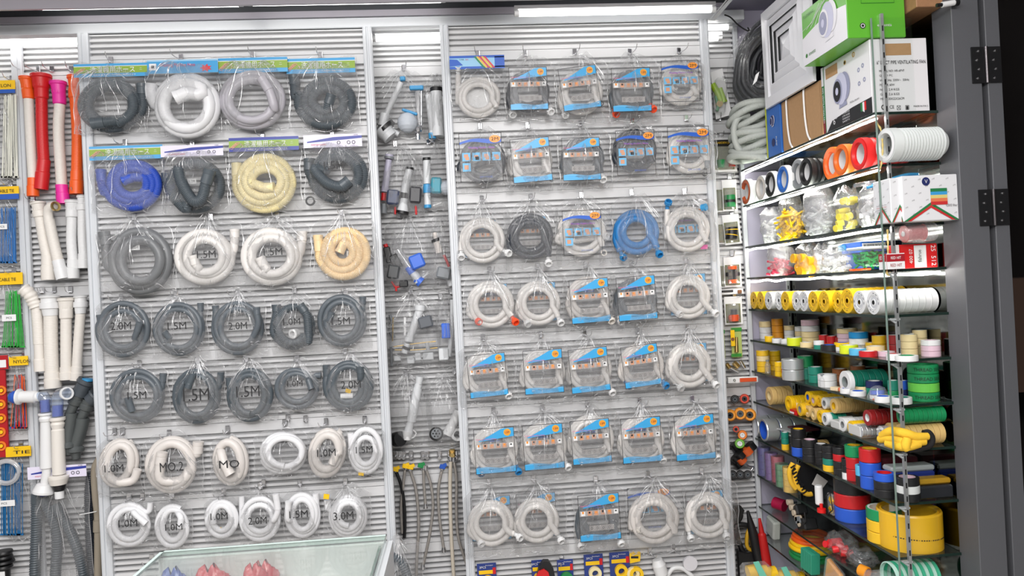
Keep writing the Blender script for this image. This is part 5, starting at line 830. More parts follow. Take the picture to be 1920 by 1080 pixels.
tape_card('blue tape card with a green roll beside the red and black tool', 1060, 1049, GREEN, w_=30); tape_card('blue tape card with a pale yellow roll', 1113, 1039, CREAM); tape_card('blue tape card with a yellow roll and a torn yellow top', 1162, 1035, YEL, w_=38)
comp('power_tool', 'red and black rounded tool hanging at the bottom of the centre panel', 'tool', (1025, 1050), -.03, [('black_shell', CBLK, lambda p, m: p.poly(m, [(1004, 1085), (1010, 1058), (1018, 1048), (1028, 1048), (1036, 1062), (1041, 1085)], 14)), ('red_face', RED, lambda p, m: p.poly(m, [(1002, 1085), (1010, 1070), (1020, 1066), (1028, 1072), (1031, 1085)], 4, 14))])
comp('yellow_tag', 'jagged yellow tag with black print next to the torn tape card', 'tag', (1190, 1040), -.03, [('tag', [YEL, INK], lambda p, m: (p.poly(m, [(1180, 1038), (1188, 1034), (1192, 1038), (1198, 1033), (1201, 1036), (1200, 1052), (1181, 1056)], 1), p.box(m, 1190, 1045, 14, 4, .5, 1.5, 4, 1)))])
comp('tape_roll', 'loose yellow rimmed tape roll at the bottom right of the tape cards', 'tape roll', (1190, 1066), -.02, [('roll', [YEL, CREAM], lambda p, m: (p.disc(m, 1192, 1074, 13, 9, 0, 0, 7), p.disc(m, 1186, 1074, 12, 7, 0, 1, 6)))])
comp('hand_shower', 'bagged white hand shower with a curved white handle tube', 'shower head', (1236, 1048), -.02, [('shower_head', WHITE, multi(lambda p, m: p.lathe(m, (1232, 1048, 4), (1243, 1084, 4), [(0, 0), (9, .02), (13, .3), (12, .8), (6, 1)]), )), ('handle_tube', WHITE, T((1250, 1082, 2), (1262, 1066, 3), (1280, 1066, 3), (1298, 1080, 3), r=4))], 'bagged shower fittings')
comp('shower_disc', 'round white shower rose hanging right of the hand shower', 'shower head', (1293, 1042), -.02, [('disc', pl('rose_white', 214, 212, 216), lambda p, m: p.disc(m, 1293, 1055, 13.5, 6, 2))], 'bagged shower fittings')
for x, y, w_ in ((1218, 1032, 'over the bagged hand shower'), (1261, 1026, 'over the round white shower rose'), (1053, 1047, 'over the blue tape card with the green roll')): hook(x, y, w_)
# ================================================================ glass corner shelves
XF = 1.43; XB = 1.655; YN = -1.0; YF = .188
SZ = [2.183, 2.008, 1.806, 1.654, 1.501, 1.350, 1.199, 1.049, .870, .690, .536, .385]; TH = .009
ORD = ['top', 'second', 'third', 'fourth', 'fifth', 'sixth', 'seventh', 'eighth', 'ninth', 'tenth', 'eleventh', 'twelfth']
def num(n): return ['first', 'second', 'third', 'fourth', 'fifth', 'sixth', 'seventh', 'eighth', 'ninth', 'tenth', 'eleventh', 'twelfth', 'thirteenth', 'fourteenth', 'fifteenth', 'sixteenth', 'seventeenth', 'eighteenth', 'nineteenth'][n-1] if n < 20 else ['twentieth', 'twenty first', 'twenty second', 'twenty third', 'twenty fourth', 'twenty fifth', 'twenty sixth', 'twenty seventh', 'twenty eighth', 'twenty ninth', 'thirtieth', 'thirty first', 'thirty second', 'thirty third', 'thirty fourth', 'thirty fifth'][n-20]
GLASS = film('shelf_glass', (.93, .97, .94), milk=.012, gloss=.07, edge=.75, rough=.02, bump=None, pw=3); GEDGE = mat('glass_edge_green', srgb(24, 42, 36), .25)
LED = emit('led_strip_white', (1.0, .97, .92), 26.0)
for k, z in enumerate(SZ):
    t = thing('glass_shelf', 'clear glass shelf with a dark green edge, %s of the corner stack' % ORD[k], 'shelf', (XF, -.4, z), 'glass shelves in the corner unit')
    m = MB(); x0, x1 = XF, XB; m.add([(x0,YN,z),(x1,YN,z),(x1,YF,z),(x0,YF,z),(x0,YN,z+TH),(x1,YN,z+TH),(x1,YF,z+TH),(x0,YF,z+TH)], [(0,3,2,1),(4,5,6,7),(0,1,5,4),(1,2,6,5),(2,3,7,6),(3,0,4,7)], [0, 0, 1, 1, 1, 1]); part('glass_pane', m, [GLASS, GEDGE], t)
    if k < 4:
        R = random.Random(k); pts = [(XF+.012+R.uniform(0, .008), y, z-.006-R.uniform(0, .010 if k == 3 else .004)) for y in np.linspace(YF-.01, YN+.02, 12)]
        if k == 3: pts += [(XF+.06, YN+.02, z-.008), (XF+.14, YN+.02, z-.014), (XB-.01, YN+.02, z-.008)]
        p, _ = spline(pts, .02); m = MB(); m.tube(p, .0042, 6); part('led_strip', m, LED, t, 'glowing white light strip')
m = MB(); p, _ = spline([(XF+.008, YF-.015, SZ[0]-.02), (XF+.004, YF-.016, 2.0), (XF+.01, YF-.015, 1.8), (XF+.006, YF-.016, 1.68)], .03); m.tube(p, .004, 6)
single('led_cord', 'glowing light strip running down the far end of the upper shelves', 'light strip', m, LED, (XF+.006, YF-.015, 1.9))
for i, (p0, pts) in enumerate(((1655, [(1642, 228), (1652, 245), (1655, 280), (1652, 310), (1646, 322)]), (1662, [(1664, 430), (1665, 470), (1663, 512), (1668, 516)]))):
    m = MB(); p, u = spline([onY(a, b, -1.004) for a, b in pts], .0025); m.tube(p, .0032*(1+.25*np.sin(u/.0032)), 6); single('led_cord', 'dotted golden light cord hanging at the near corner, %s one' % ('upper', 'lower')[i], 'light strip', m, mat('unlit_led_cord', srgb(236, 206, 130), .4), onY(pts[0][0], pts[0][1], -1.004))
for i, (x, y, z0, z1) in enumerate(((XF+.038, YN-.006, .28, 2.52), (XF+.012, YF-.004, .0, 2.2), (XB-.012, YF-.004, .0, 2.2))):
    t = thing('slotted_upright', ('slotted steel upright in front of the near shelf ends', 'pale slotted upright at the far end of the shelf fronts', 'pale slotted upright in the back far corner of the shelves')[i], 'upright', (x, y, z0), 'slotted shelf uprights')
    m = MB(); m.box((x, y, (z0+z1)/2), (.010 if i == 0 else .014, .010, z1-z0)); part('channel', m, ALU if i else mat('galvanised_steel', (.55, .55, .56), .35, .7), t)
    m = MB(); n = int((z1-z0)/.045)
    for k in range(n): m.box((x-.0005, y-.0052, z0+.03+k*.045), (.0045, .0015, .018))
    part('slots', m, BLACK, t)
    if i == 0:
        for z in SZ[3:10]:
            m = MB(); m.box((x-.006, y+.006, z-.006), (.03, .02, .006)); m.tube([(x-.022, y+.004, z-.004), (x-.005, y, z-.018)], .004, 6); part('shelf_bracket', m, LGREY, t)
m = MB(); m.box((XF+.068, YN-.014, 1.50), (.136, .005, 2.006)); m.mats = 0; single('glass_end_pane', 'upright clear glass pane closing the near end of the shelves', 'glass pane', m, film('end_glass', (.985, .995, .99), milk=.0, gloss=.02, edge=.6, rough=.02, bump=None, pw=3), (XF, YN-.014, .5))
m = MB(); m.box((XF-.003, YN-.014, 1.50), (.0035, .006, 2.006)); single('glass_edge_strip', 'thin green lit edge of the glass pane at the near corner', 'glass pane', m, mat('glass_edge_lit', srgb(120, 140, 130), .15, coat=.5), (XF, YN-.014, .5))  # edge colour is a paler green than the shelf edges
# ---------------------------------------------------------------- things on the shelves
def sp(px, k, dx, zoff=0.0):
    X = XF+dx; z = SZ[k]+TH+zoff; lo, hi = -1.15, .185
    for _ in range(40):
        y = (lo+hi)/2
        if proj((X, y, z))[0] > px: lo = y
        else: hi = y
    return np.array((X, (lo+hi)/2, z))
REG = {}
def reg(o, k, noun, lb, xpx, extra=''): REG.setdefault((k, noun, lb), []).append((xpx, o, extra))
_RM = {}
TC = dict(y=YEL, w=WHITE, c=pl('tape_cream', 232, 210, 160), r=pl('tape_red', 196, 30, 36), b=pl('tape_blue', 40, 90, 200), lb=pl('tape_sky', 90, 180, 220), g=pl('tape_green', 24, 140, 84), k=pl('tape_black', 30, 30, 32), p=pl('tape_pink', 222, 190, 204), li=pl('tape_lime', 214, 226, 40), n=NAVY, a=pl('amber_tape', 214, 140, 30), lg=pl('tape_light_green', 110, 200, 80),
          t=pl('tape_tan', 222, 186, 120), s=mat('tape_silver_foil', (.72, .74, .75), .28, .7), te=pl('tape_teal', 30, 130, 110), cy=pl('tape_cyan', 20, 130, 190), dr=pl('tape_dark_red', 150, 30, 34), m=pl('tape_mustard', 236, 188, 40), bk=pl('tape_brown', 150, 90, 50), tr=film('tape_clear', (.95, .93, .88), milk=.35, gloss=.12, bump=None))
NAMES = dict(y='yellow', w='white', c='cream', r='red', b='blue', lb='sky blue', g='green', k='black', p='pale pink', li='lime yellow', n='navy', a='amber', lg='light green', t='tan', s='silver', te='teal', cy='cyan blue', dr='dark red', m='deep yellow', bk='brown', tr='clear')
def roll_mesh(R, H, col, core, hole=.55):
    key = (round(R, 4), round(H, 4), col, core, hole)
    if key not in _RM:
        m = MB(); h = R*hole
        m.lathe([(h, 0), (R*.97, 0, 0), (R, H*.06, 0), (R, H*.94, 0), (R*.97, H, 0), (h*1.15, H, 0), (h, H*.97, 1), (h, H*.03, 1)], seg=20); _RM[key] = mesh_of('tape_roll', m, [TC[col], TC[core]])
    return _RM[key]
def roll(px, k, dx, wpx, hpx, col, core='w', n=1, hole=.6, tilt=0):
    """n rolls lying flat on each other; wpx, hpx are the size of one in photo pixels; col may list one colour per roll from the bottom up"""
    a = sp(px, k, dx); s = mpp(a); cols = col.split('-') if '-' in col else [col]*n; z = 0
    for i, c in enumerate(cols):
        H = hpx*s; me = roll_mesh(wpx*s/2, H*.96, c, core, hole)
        o = inst('tape_roll', me, a+np.array((0, 0, z)), None, (tilt*(i == len(cols)-1), tilt*.5*(i == len(cols)-1), 0)); tag(o, None, 'tape roll', 'tape rolls on the %s glass shelf' % ORD[k]); reg(o, k, 'tape roll', NAMES[c], px+dx*10, '' if len(cols) == 1 else ['bottom', 'second up', 'third up', 'fourth up', 'fifth up'][i]+' in stack'); z += H
def spool_mesh(R, W, col):
    key = ('sp', round(R, 4), round(W, 4), col)
    if key not in _RM:
        m = MB(); m.lathe([(R*.2, 0, 0), (R*.28, 0, 0), (R*.3, W*.06, 0), (R*.52, W*.07, 1), (R*.55, 0, 0), (R, 0, 0), (R, W*.09, 0), (R*.985, W*.12, 0), (R*.985, W*.9, 0), (R, W*.92, 0), (R, W, 0), (0, W, 0)], seg=26)
        for q in range(12):
            a = q*math.pi/6+.1
            if q % 6 < 4: m.box((R*.77*math.cos(a), R*.77*math.sin(a), -.0004), (R*.07, R*.2, .0006), 2, rotz(a))
        m.lathe([(R*.62, -.0003), (R*.64, -.0003)], seg=26, mi=2)
        _RM[key] = mesh_of('seal_tape_spool', m, [TC[col], pl('spool_shadow_'+col, *((210, 160, 20) if col in 'ym' else (200, 202, 206))), pl('spool_print_'+col, *((140, 110, 30) if col in 'ym' else (120, 122, 130)))])
    return _RM[key]
def log(px, k, dx, dpx, n, col, core='w', wpx=None, zoff=0, kind='roll', hole=.5, yaw=0):
    """a row of n rolls lying on their sides, axis running back from the shelf front"""
    a = sp(px, k, dx); s = mpp(a); R = dpx*s/2; W = (wpx or dpx*.42)*s; z = SZ[k]+TH+R+zoff*s
    for i in range(n):
        x = XF+dx+W*i
        if x+W > XB+.0: break
        me = roll_mesh(R, W*.93, col, core, hole) if kind == 'roll' else spool_mesh(R, W*.93, col)
        o = inst('tape_roll' if kind == 'roll' else 'seal_tape_spool', me, (x, a[1], z), None, (0, math.pi/2, yaw)); nn = 'tape roll' if kind == 'roll' else 'thread seal tape spool'
        tag(o, None, 'tape roll', ('tape rolls' if kind == 'roll' else 'thread seal tape spools')+' on the %s glass shelf' % ORD[k]); reg(o, k, nn, NAMES[col], px+dx*10, ('front' if i == 0 else num(i+1)+' back')+' in row')
def bx(name, label, cat, px, k, dx, wpx, hpx, dpx, parts_fn, mats, zoff=0, group=None, ang=0):
    """free thing built in its own metre frame: fn(mb, s) draws at origin standing on the shelf, +x into the shelf, -y to the viewer"""
    a = sp(px, k, dx, 0); s = mpp(a); a = a+np.array((0, 0, zoff*s)); t = thing(name, label, cat, a, group); Rz = rotz(math.radians(ang))
    for (nm, mt, fn) in parts_fn:
        m = MB(); fn(m, s)
        m.v = [q@Rz.T+a for q in m.v]; part(nm, m, mt, t)
    return t
# -- fifth shelf: thread seal tape spools
cols5 = ['y', 'y', 'w', 'w', 'y', 'w', 'w', 'y', 'y', 'y', 'y', 'w', 'w']; Rr = .0415
for i, c in enumerate(cols5):
    y = .128-.0868*i+(.004 if i % 2 else 0); n = 9 if i > 8 else 4
    for j in range(n):
        W = .0236; o = inst('seal_tape_spool', spool_mesh(Rr*(1.0 if i != 10 else 1.1), W*.94, c), (XF+.012+(.012 if i in (3, 5, 9) else 0)+W*j, y, SZ[4]+TH+Rr*(1.0 if i != 10 else 1.1)), None, (0, math.pi/2, 0))
        tag(o, None, 'tape roll', 'thread seal tape spools on the fifth glass shelf'); reg(o, 4, 'thread seal tape spool', NAMES[c], 1000+i, ('front' if j == 0 else num(j+1)+' back')+' in row')
# -- second shelf: pan connectors, axis pointing out of the shelf
def pan(label, px, dpx, L, ring, body, ribs=0, inner=WHITE, dx=0.0, flip=False, yaw=0):
    a = sp(px, 1, dx); s = mpp(a); R = dpx*s/2; z = SZ[1]+TH+R; L = min(L*s, XB-XF-dx-.004)
    t = thing('pan_connector', label, 'pipe connector', (XF+dx, a[1], z), 'pan connectors on the second shelf'); d = unit((math.cos(yaw), -math.sin(yaw), 0)); c = np.array((XF+dx, a[1], z))
    m = MB(); pr = [(R*.78, .004), (R*.8, 0), (R, 0), (R, L*.16)]
    if ribs:
        pr += [(R*.86, L*.18)]; n = ribs
        for q in range(n): f = .2+.72*q/n; pr += [(R*.84, L*f), (R*.98, L*(f+.3*.72/n)), (R*.98, L*(f+.6*.72/n)), (R*.84, L*(f+.72/n))]
    else: pr += [(R*.88, L*.2), (R*.84, L*.6), (R*.8, L)]
    pr += [(R*.7, L), (R*.7, .01)]; m.lathe(pr, c, d, 28); part('connector_body', m, body, t)
    m = MB(); m.lathe([(R*.93, -.0015), (R*.72, -.003), (R*.66, .006), (R*.66, .03)], c, d, 28); part('sealing_ring', m, ring, t)
    m = MB(); m.lathe([(0, L*.5), (R*.72, L*.5)], c, d, 20); m.lathe([(R*.655, .012), (R*.64, L*.5)], c, d, 24); part('bore', m, inner, t)
pan('white pan connector with an orange inner ring, nearest the slat wall', 1399, 48, 60, pl('ring_rust', 206, 92, 44), WHITE)
pan('plain white pan connector beside the orange ringed one', 1427, 46, 60, IVORY, WHITE); pan('white pan connector with a black inner ring', 1445, 49, 60, BLACK, WHITE, dx=.004); pan('white pan connector with a blue inner ring', 1469, 52, 66, pl('ring_blue', 44, 110, 200), WHITE)
pan('light grey pan connector with a wide grey seal', 1497, 58, 50, MGREY, LGREY, dx=.02); pan('black ribbed pan connector with white bore', 1512, 52, 60, BLACK, BLACK, 4, dx=-.004)
pan('white pan connector with a broad orange flange standing at the back', 1560, 62, 60, ORANGE, pl('pan_orange', 236, 110, 30), dx=.03); pan('orange ribbed pan connector with white bore', 1578, 58, 90, pl('pan_orange', 236, 110, 30), pl('pan_orange', 236, 110, 30), 6)
pan('bright red ribbed pan connector with white bore', 1612, 60, 92, pl('pan_red', 226, 36, 36), pl('pan_red', 226, 36, 36), 5, dx=.004); pan('big white flexible pan connector at the near end, closely ribbed', 1662, 64, 110, WHITE, pl('pan_pale', 216, 220, 218), 14, dx=.014)
# -- top shelf boxes
def face_box(t, nm, x0, x1, y0, y1, z0, z1, mt, extra):
    m = MB(); m.box(((x0+x1)/2, (y0+y1)/2, (z0+z1)/2), (x1-x0, y1-y0, z1-z0), 0, None, .002)
    # decorate: L(u,v) on the left face (towards -x), u runs from the far end to the near end ; N(u,v) on the near face (towards -y)
    Lf = lambda u, v, k=1: np.array((x0-.0006*k, y1+(y0-y1)*u, z1+(z0-z1)*v)); Nf = lambda u, v, k=1: np.array((x0+(x1-x0)*u, y0-.0006*k, z1+(z0-z1)*v))
    def rc(F, u0, v0, u1, v1, mi, k=1): m.add([F(u0, v1, k), F(u1, v1, k), F(u1, v0, k), F(u0, v0, k)], [(0, 1, 2, 3)], mi)
    extra(m, Lf, Nf, rc); part(nm, m, mt, t)
def fan_draw(m, c, s, ax, up, mats):
    """round duct fan pictured on a box: flat shapes on the face"""
    ax = unit(ax); up = unit(up); nrm = unit(np.cross(ax, up))
    def el(cx, cy_, rx, ry, mi, k): m.add([c+ax*(cx+rx*math.cos(a))*s+up*(cy_+ry*math.sin(a))*s+nrm*.0005*k for a in np.linspace(0, 2*math.pi, 24, endpoint=False)], [tuple(range(24))], mi)
    el(.18, .02, .32, .42, mats[1], 2); el(0, 0, .34, .46, mats[0], 3); el(-.18, -.03, .26, .36, mats[1], 4); el(-.20, -.03, .21, .30, mats[2], 5); el(-.20, -.03, .08, .11, mats[0], 6)
    m.add([c+ax*a*s+up*b*s+nrm*.001 for a, b in ((-.15, -.55), (.3, -.52), (.25, -.38), (-.1, -.4))], [(0, 1, 2, 3)], mats[1])
LD = np.array((0, -1., 0)); UPZ = np.array((0, 0, 1.)); RX = np.array((1., 0, 0))
FBM = [pl('box_white', 228, 226, 228, .35), CARDB, BLACK, pl('box_green', 24, 120, 60), pl('box_maroon', 130, 30, 40), pl('fan_lilac', 200, 200, 222), pl('fan_shadow', 150, 152, 178), INK, RED, pl('box_gold', 190, 150, 50)]
t = thing('fan_box', 'white fan carton with black base stripe and cardboard patches on the top shelf', 'box', (XF, -.82, SZ[0]+TH))
def deco(m, L, N, rc):
    rc(L, 0, .0, .06, 1, 3); rc(L, .0, .0, .05, .28, 0, 2); rc(L, 0, .80, .05, 1, 4, 2); m.text('DUCT PIPE VENTILATING FAN', L(.03, .5, 3), .011, -UPZ, LD, 0, .17)
    rc(L, .10, .05, .36, .21, 1); m.text('6"', L(.27, .88, 4), .026, LD, UPZ, 0, .026); m.add([L(.08, 1, 2), L(1, 1, 2), L(1, .78, 2), L(.62, .80, 2), L(.2, .86, 2)], [(0, 1, 2, 3, 4)], 2)
    for i, tx in enumerate(('96% COPPER MOTOR', 'LOW NOISE', 'WATERPROOF IP', 'SAFETY')): m.text(tx, L(.5, .83+.04*i, 3), .006, LD, UPZ, 0, .05)
    sh = [(-.5, .5), (.5, .5), (.5, 0), (.25, -.35), (0, -.5), (-.25, -.35), (-.5, 0)]
    for i, mi in enumerate((3, 0, 8)):
        u0 = .79+.035*i; m.add([L(u0, .80, 3), L(u0+.035, .80, 3), L(u0+.035, .93-.01*abs(i-1)+.015*(i == 1), 3), L(u0, .92, 3)], [(0, 3, 2, 1)], mi)
    fan_draw(m, L(.42, .46, 2), .125, LD, UPZ, (5, 6, 2)); m.text('MODEL: HR-6PVF', L(.68, .72, 3), .006, LD, UPZ, 7, .06)
    for u, v in ((.78, .33), (.86, .30), (.78, .52), (.88, .50)): m.lathe([(.004, 0), (.008, 0), (.008, .0004), (.004, .0004)], L(u, v, 1), (-1, 0, 0), 12, 6)
    m.lathe([(0, 0), (.008, 0)], L(.52, .12, 2), (-1, 0, 0), 14, 9); m.lathe([(0, 0), (.005, 0)], L(.52, .12, 3), (-1, 0, 0), 14, 2); m.lathe([(.006, 0), (.009, 0), (.009, .0004)], L(.70, .08, 2), (-1, 0, 0), 14, 9); m.text('16', L(.70, .08, 3), .008, LD, UPZ, 9, .008)
    rc(N, .22, .07, .72, .23, 1); m.text('6" DUCT PIPE VENTILATING FAN', N(.53, .325, 3), .0125, RX, UPZ, 7, .172)
    for i, tx in enumerate(('MODEL NO: HR-6PVF', 'QTY: 1 PC', 'VOLT.Hz: 230V~  50Hz', 'POWER: 60W', 'N.W.: 2.4 KGS', 'G.W.: 2.6 KGS', 'MEAS: 30X22X26CM')):
        w_ = len(tx)*.0052; m.text(tx, np.array((XF+.028+w_/2, N(0, 0, 3)[1], N(0, .44+.063*i)[2])), .0075, RX, UPZ, 7, w_)
    m.lathe([(.006, 0), (.009, 0), (.009, .0003)], N(.19, .93, 2), (0, -1, 0), 12, 7); m.text('CE', N(.33, .93, 2), .011, RX, UPZ, 7, .016)
    for u in (.45, .6):
        c = N(u, .915, 2); m.box(c, (.013, .0004, .001), 7); m.box(c-UPZ*.014, (.010, .0004, .001), 7); m.box(c-UPZ*.007+RX*.006, (.001, .0004, .014), 7); m.box(c-UPZ*.007-RX*.006, (.001, .0004, .014), 7)
        if u == .6: m.box(c-UPZ*.008, (.008, .0004, .012), 7)
        else: m.box(c-UPZ*.007, (.001, .0004, .016), 7, roty(.7)); m.box(c-UPZ*.007, (.001, .0004, .016), 7, roty(-.7))
    m.text('MADE IN P.R.C.', N(.84, .93, 2), .006, RX, UPZ, 7, .052)
face_box(t, 'carton', XF, XF+.202, -.992, -.66, SZ[0]+TH, 2.441, FBM, deco)
t = thing('fan_box', 'bright green and white fan carton lying on the white fan carton', 'box', (1.35, -.84, 2.442))
GBM = [pl('carton_green', 96, 176, 52, .3), pl('carton_white', 230, 228, 232, .3), pl('fan_lilac', 200, 200, 222), pl('fan_shadow', 150, 152, 178), INK, pl('carton_dark_green', 50, 120, 40), PAPER]
def deco(m, L, N, rc):
    us = np.linspace(0, 1, 12); m.sheet([[L(u, .50-.12*math.sin(u*2.6)+.0*u, 2), L(u, 1, 2)] for u in us], 1, False)
    fan_draw(m, L(.60, .46, 3), .135, LD, UPZ, (2, 1, 3)); m.text('PLUMBING', L(.18, .12, 3), .012, LD, UPZ, 5, .08); m.text('envents', L(.23, .84, 3), .012, LD, UPZ, 5, .05); m.lathe([(0, 0), (.008, 0)], L(.09, .84, 3), (-1, 0, 0), 14, 5)
    for i in range(4): m.tube([L(.02+.1*i, .35+.02*i, 4), L(.25+.08*i, .32-.06*i, 4), L(.45+.06*i, .08, 4)], .0008, 4, 6)
    for q in ((.25, .02, .82, .03), (.25, .42, .82, .43), (.25, .02, .255, .43), (.815, .02, .82, .43)): rc(N, *q, 5, 2)
    for i, tx in enumerate(('Model No      PLUM150mm-A', 'Q.t.y               1 PC', 'Model         PRMC-A01', 'Rated Voltage    220V', 'Frequency     50Hz', 'Noise          35dB')): m.text(tx, N(.46, .07+.055*i, 2), .006, RX, UPZ, 5, .10)
    m.lathe([(0, 0), (.010, 0)], N(.26, .80, 2), (0, -1, 0), 16, 4); m.lathe([(.005, 0), (.007, 0)], N(.26, .80, 3), (0, -1, 0), 16, 6); m.text('envents', N(.63, .80, 2), .008, RX, UPZ, 6, .05)
face_box(t, 'carton', 1.352, 1.556, -1.0, -.684, 2.443, 2.645, GBM, deco)
t = thing('cardboard_box', 'plain brown cardboard box tied with two white straps', 'box', (XF, -.47, SZ[0]+TH))
face_box(t, 'carton', XF+.004, XF+.2, -.64, -.30, SZ[0]+TH, 2.404, [CARDB, mat('cardboard_edge', srgb(150, 112, 74), .9)], lambda m, L, N, rc: (rc(L, .0, .02, .008, .98, 1), rc(L, .99, .02, .998, .98, 1), m.text('A', L(.55, .45, 1), .008, LD, UPZ, 1)))
for u in (.16, .62):
    m = MB(); y = -.30-.34*u; p, _ = spline([(XF+.004, y, 2.406), (XF-.002, y-.004, 2.39), (XF-.003, y-.008, 2.29), (XF-.002, y-.02, 2.22), (XF, y-.035, 2.196)], .01); m.tube(p, .0042, 6); part('white_strap', m, WHITE, t)
t = thing('blue_box', 'blue printed carton with a dark pump picture beside the hose bundle', 'box', (XF, -.22, SZ[0]+TH))
face_box(t, 'carton', XF-.004, XF+.19, -.295, -.15, SZ[0]+TH, 2.42, [pl('carton_blue', 44, 104, 186, .3), NAVY, pl('fan_lilac', 200, 200, 222), LIME, PAPER], lambda m, L, N, rc: (rc(L, 0, 0, .1, 1, 3), rc(L, .85, 0, 1, 1, 0, 2), fan_draw(m, L(.5, .33, 2), .05, LD, UPZ, (1, 2, 1)), m.lathe([(0, 0), (.018, 0)], L(.5, .75, 2), (-1, 0, 0), 14, 1), m.text('PUMP', L(.72, .75, 2), .012, -UPZ, LD, 4, .04)))
# vent grille
t = thing('vent_grille', 'white square ceiling vent grille propped on the cardboard box', 'vent', (1.42, -.41, 2.41))
C0 = np.array((1.412, -.41, 2.615)); hw, hh = .222, .212
VW = pl('vent_white', 232, 232, 236, .3)
def frame(m, a, b, xo0, xo1, mi=0):
    """square ring between half size a (outer) and b (inner) fractions, sloping in x"""
    o = [C0+np.array((xo0, sy*hw*a, sz_*hh*a)) for sy, sz_ in ((-1, -1), (1, -1), (1, 1), (-1, 1))]; i_ = [C0+np.array((xo1, sy*hw*b, sz_*hh*b)) for sy, sz_ in ((-1, -1), (1, -1), (1, 1), (-1, 1))]
    m.add(o+i_, [(k, (k+1) % 4, 4+(k+1) % 4, 4+k) for k in range(4)], mi)
m = MB(); frame(m, 1, .80, 0, -.004); frame(m, 1, 1, 0, .012); frame(m, .80, .78, -.004, .014); part('outer_frame', m, VW, t)
for q, (a, b) in enumerate(((.775, .60), (.60, .43), (.43, .26), (.26, .02))):
    m = MB(); frame(m, a, b, .006, -.008); frame(m, b, b-.015, -.008, -.006); part('louvre', m, VW, t)
m = MB(); m.box(C0+np.array((.026, 0, 0)), (.01, hw*1.7, hh*1.7)); m.box(C0+np.array((.012, -.07, -.02)), (.02, .03, .03)); part('vent_back', m, pl('vent_grey', 120, 124, 124), t)
# coils at the far end
t = thing('conduit_coil', 'bundle of pale grey corrugated conduit coiled at the far end of the top shelf', 'hose', (1.40, -.02, SZ[0]+TH))
R = random.Random(3); pts = []
for i in range(9*14):
    a = i/14*2*math.pi; w_ = .5*math.sin(i*.13)+.5*math.sin(i*.05+1); pts.append((1.455+(.122+.012*math.sin(i*.31)+.010*w_)*math.cos(a), -.005+(.105+.012*w_)*math.sin(a), SZ[0]+TH+.018+.25*i/126+.020*math.sin(a*1+i*.02)+.012*math.sin(a*2+i*.11)))
m = MB(); corr_tube(m, [np.array(q) for q in pts], .0155, 1, .006, 9, 0, .03); part('conduit', m, pl('conduit_grey', 176, 180, 174, .5), t)
m = MB(); p, _ = spline([onY(1404, 215, -.05), onY(1384, 222, -.05), onY(1376, 245, -.04), onY(1382, 274, -.05), onY(1398, 290, -.05)], .006); m.tube(p, .015, 9); part('loose_loop', m, pl('conduit_grey', 176, 180, 174, .5), t)
t = thing('wrapped_hose_coil', 'black hose coil wrapped in clear film leaning behind the vent grille', 'hose', (1.49, -.02, 2.50)); c = np.array((1.53, -.03, 2.645)); ax = unit((-.86, -.5, .08)); e1 = unit(np.cross(ax, (0, 0, 1))); e2 = np.cross(e1, ax)
m = MB(); N_ = 16; pts = [c+e1*(.2-.0095*(i//20))*math.cos(i/20*2*math.pi)*(1-.03*math.sin(i*.2))+e2*(.215-.0095*(i//20))*math.sin(i/20*2*math.pi)+ax*(.02+.035*math.sin(i*.9/20*math.pi)) for i in range(20*N_)]; p, _ = spline(pts, .012); m.tube(p, .0095, 7); part('hose', m, pl('coil_black', 54, 56, 60), t)
m = MB(); m.lathe([(.02, -.045), (.19, -.05), (.222, -.03), (.225, .05), (.20, .085), (.12, .09), (.09, .07)], c, ax, 40); part('film_wrap', m, film('wrap_film', milk=.03, gloss=.07, edge=.35, rough=.12, bump=(40, .9)), t)
m = MB(); m.add([onY(1411, 160, -.24), onY(1419, 152, -.24), onY(1424, 134, -.24), onY(1417, 140, -.24)], [(0, 1, 2, 3)]); part('white_label', m, PAPER, t)
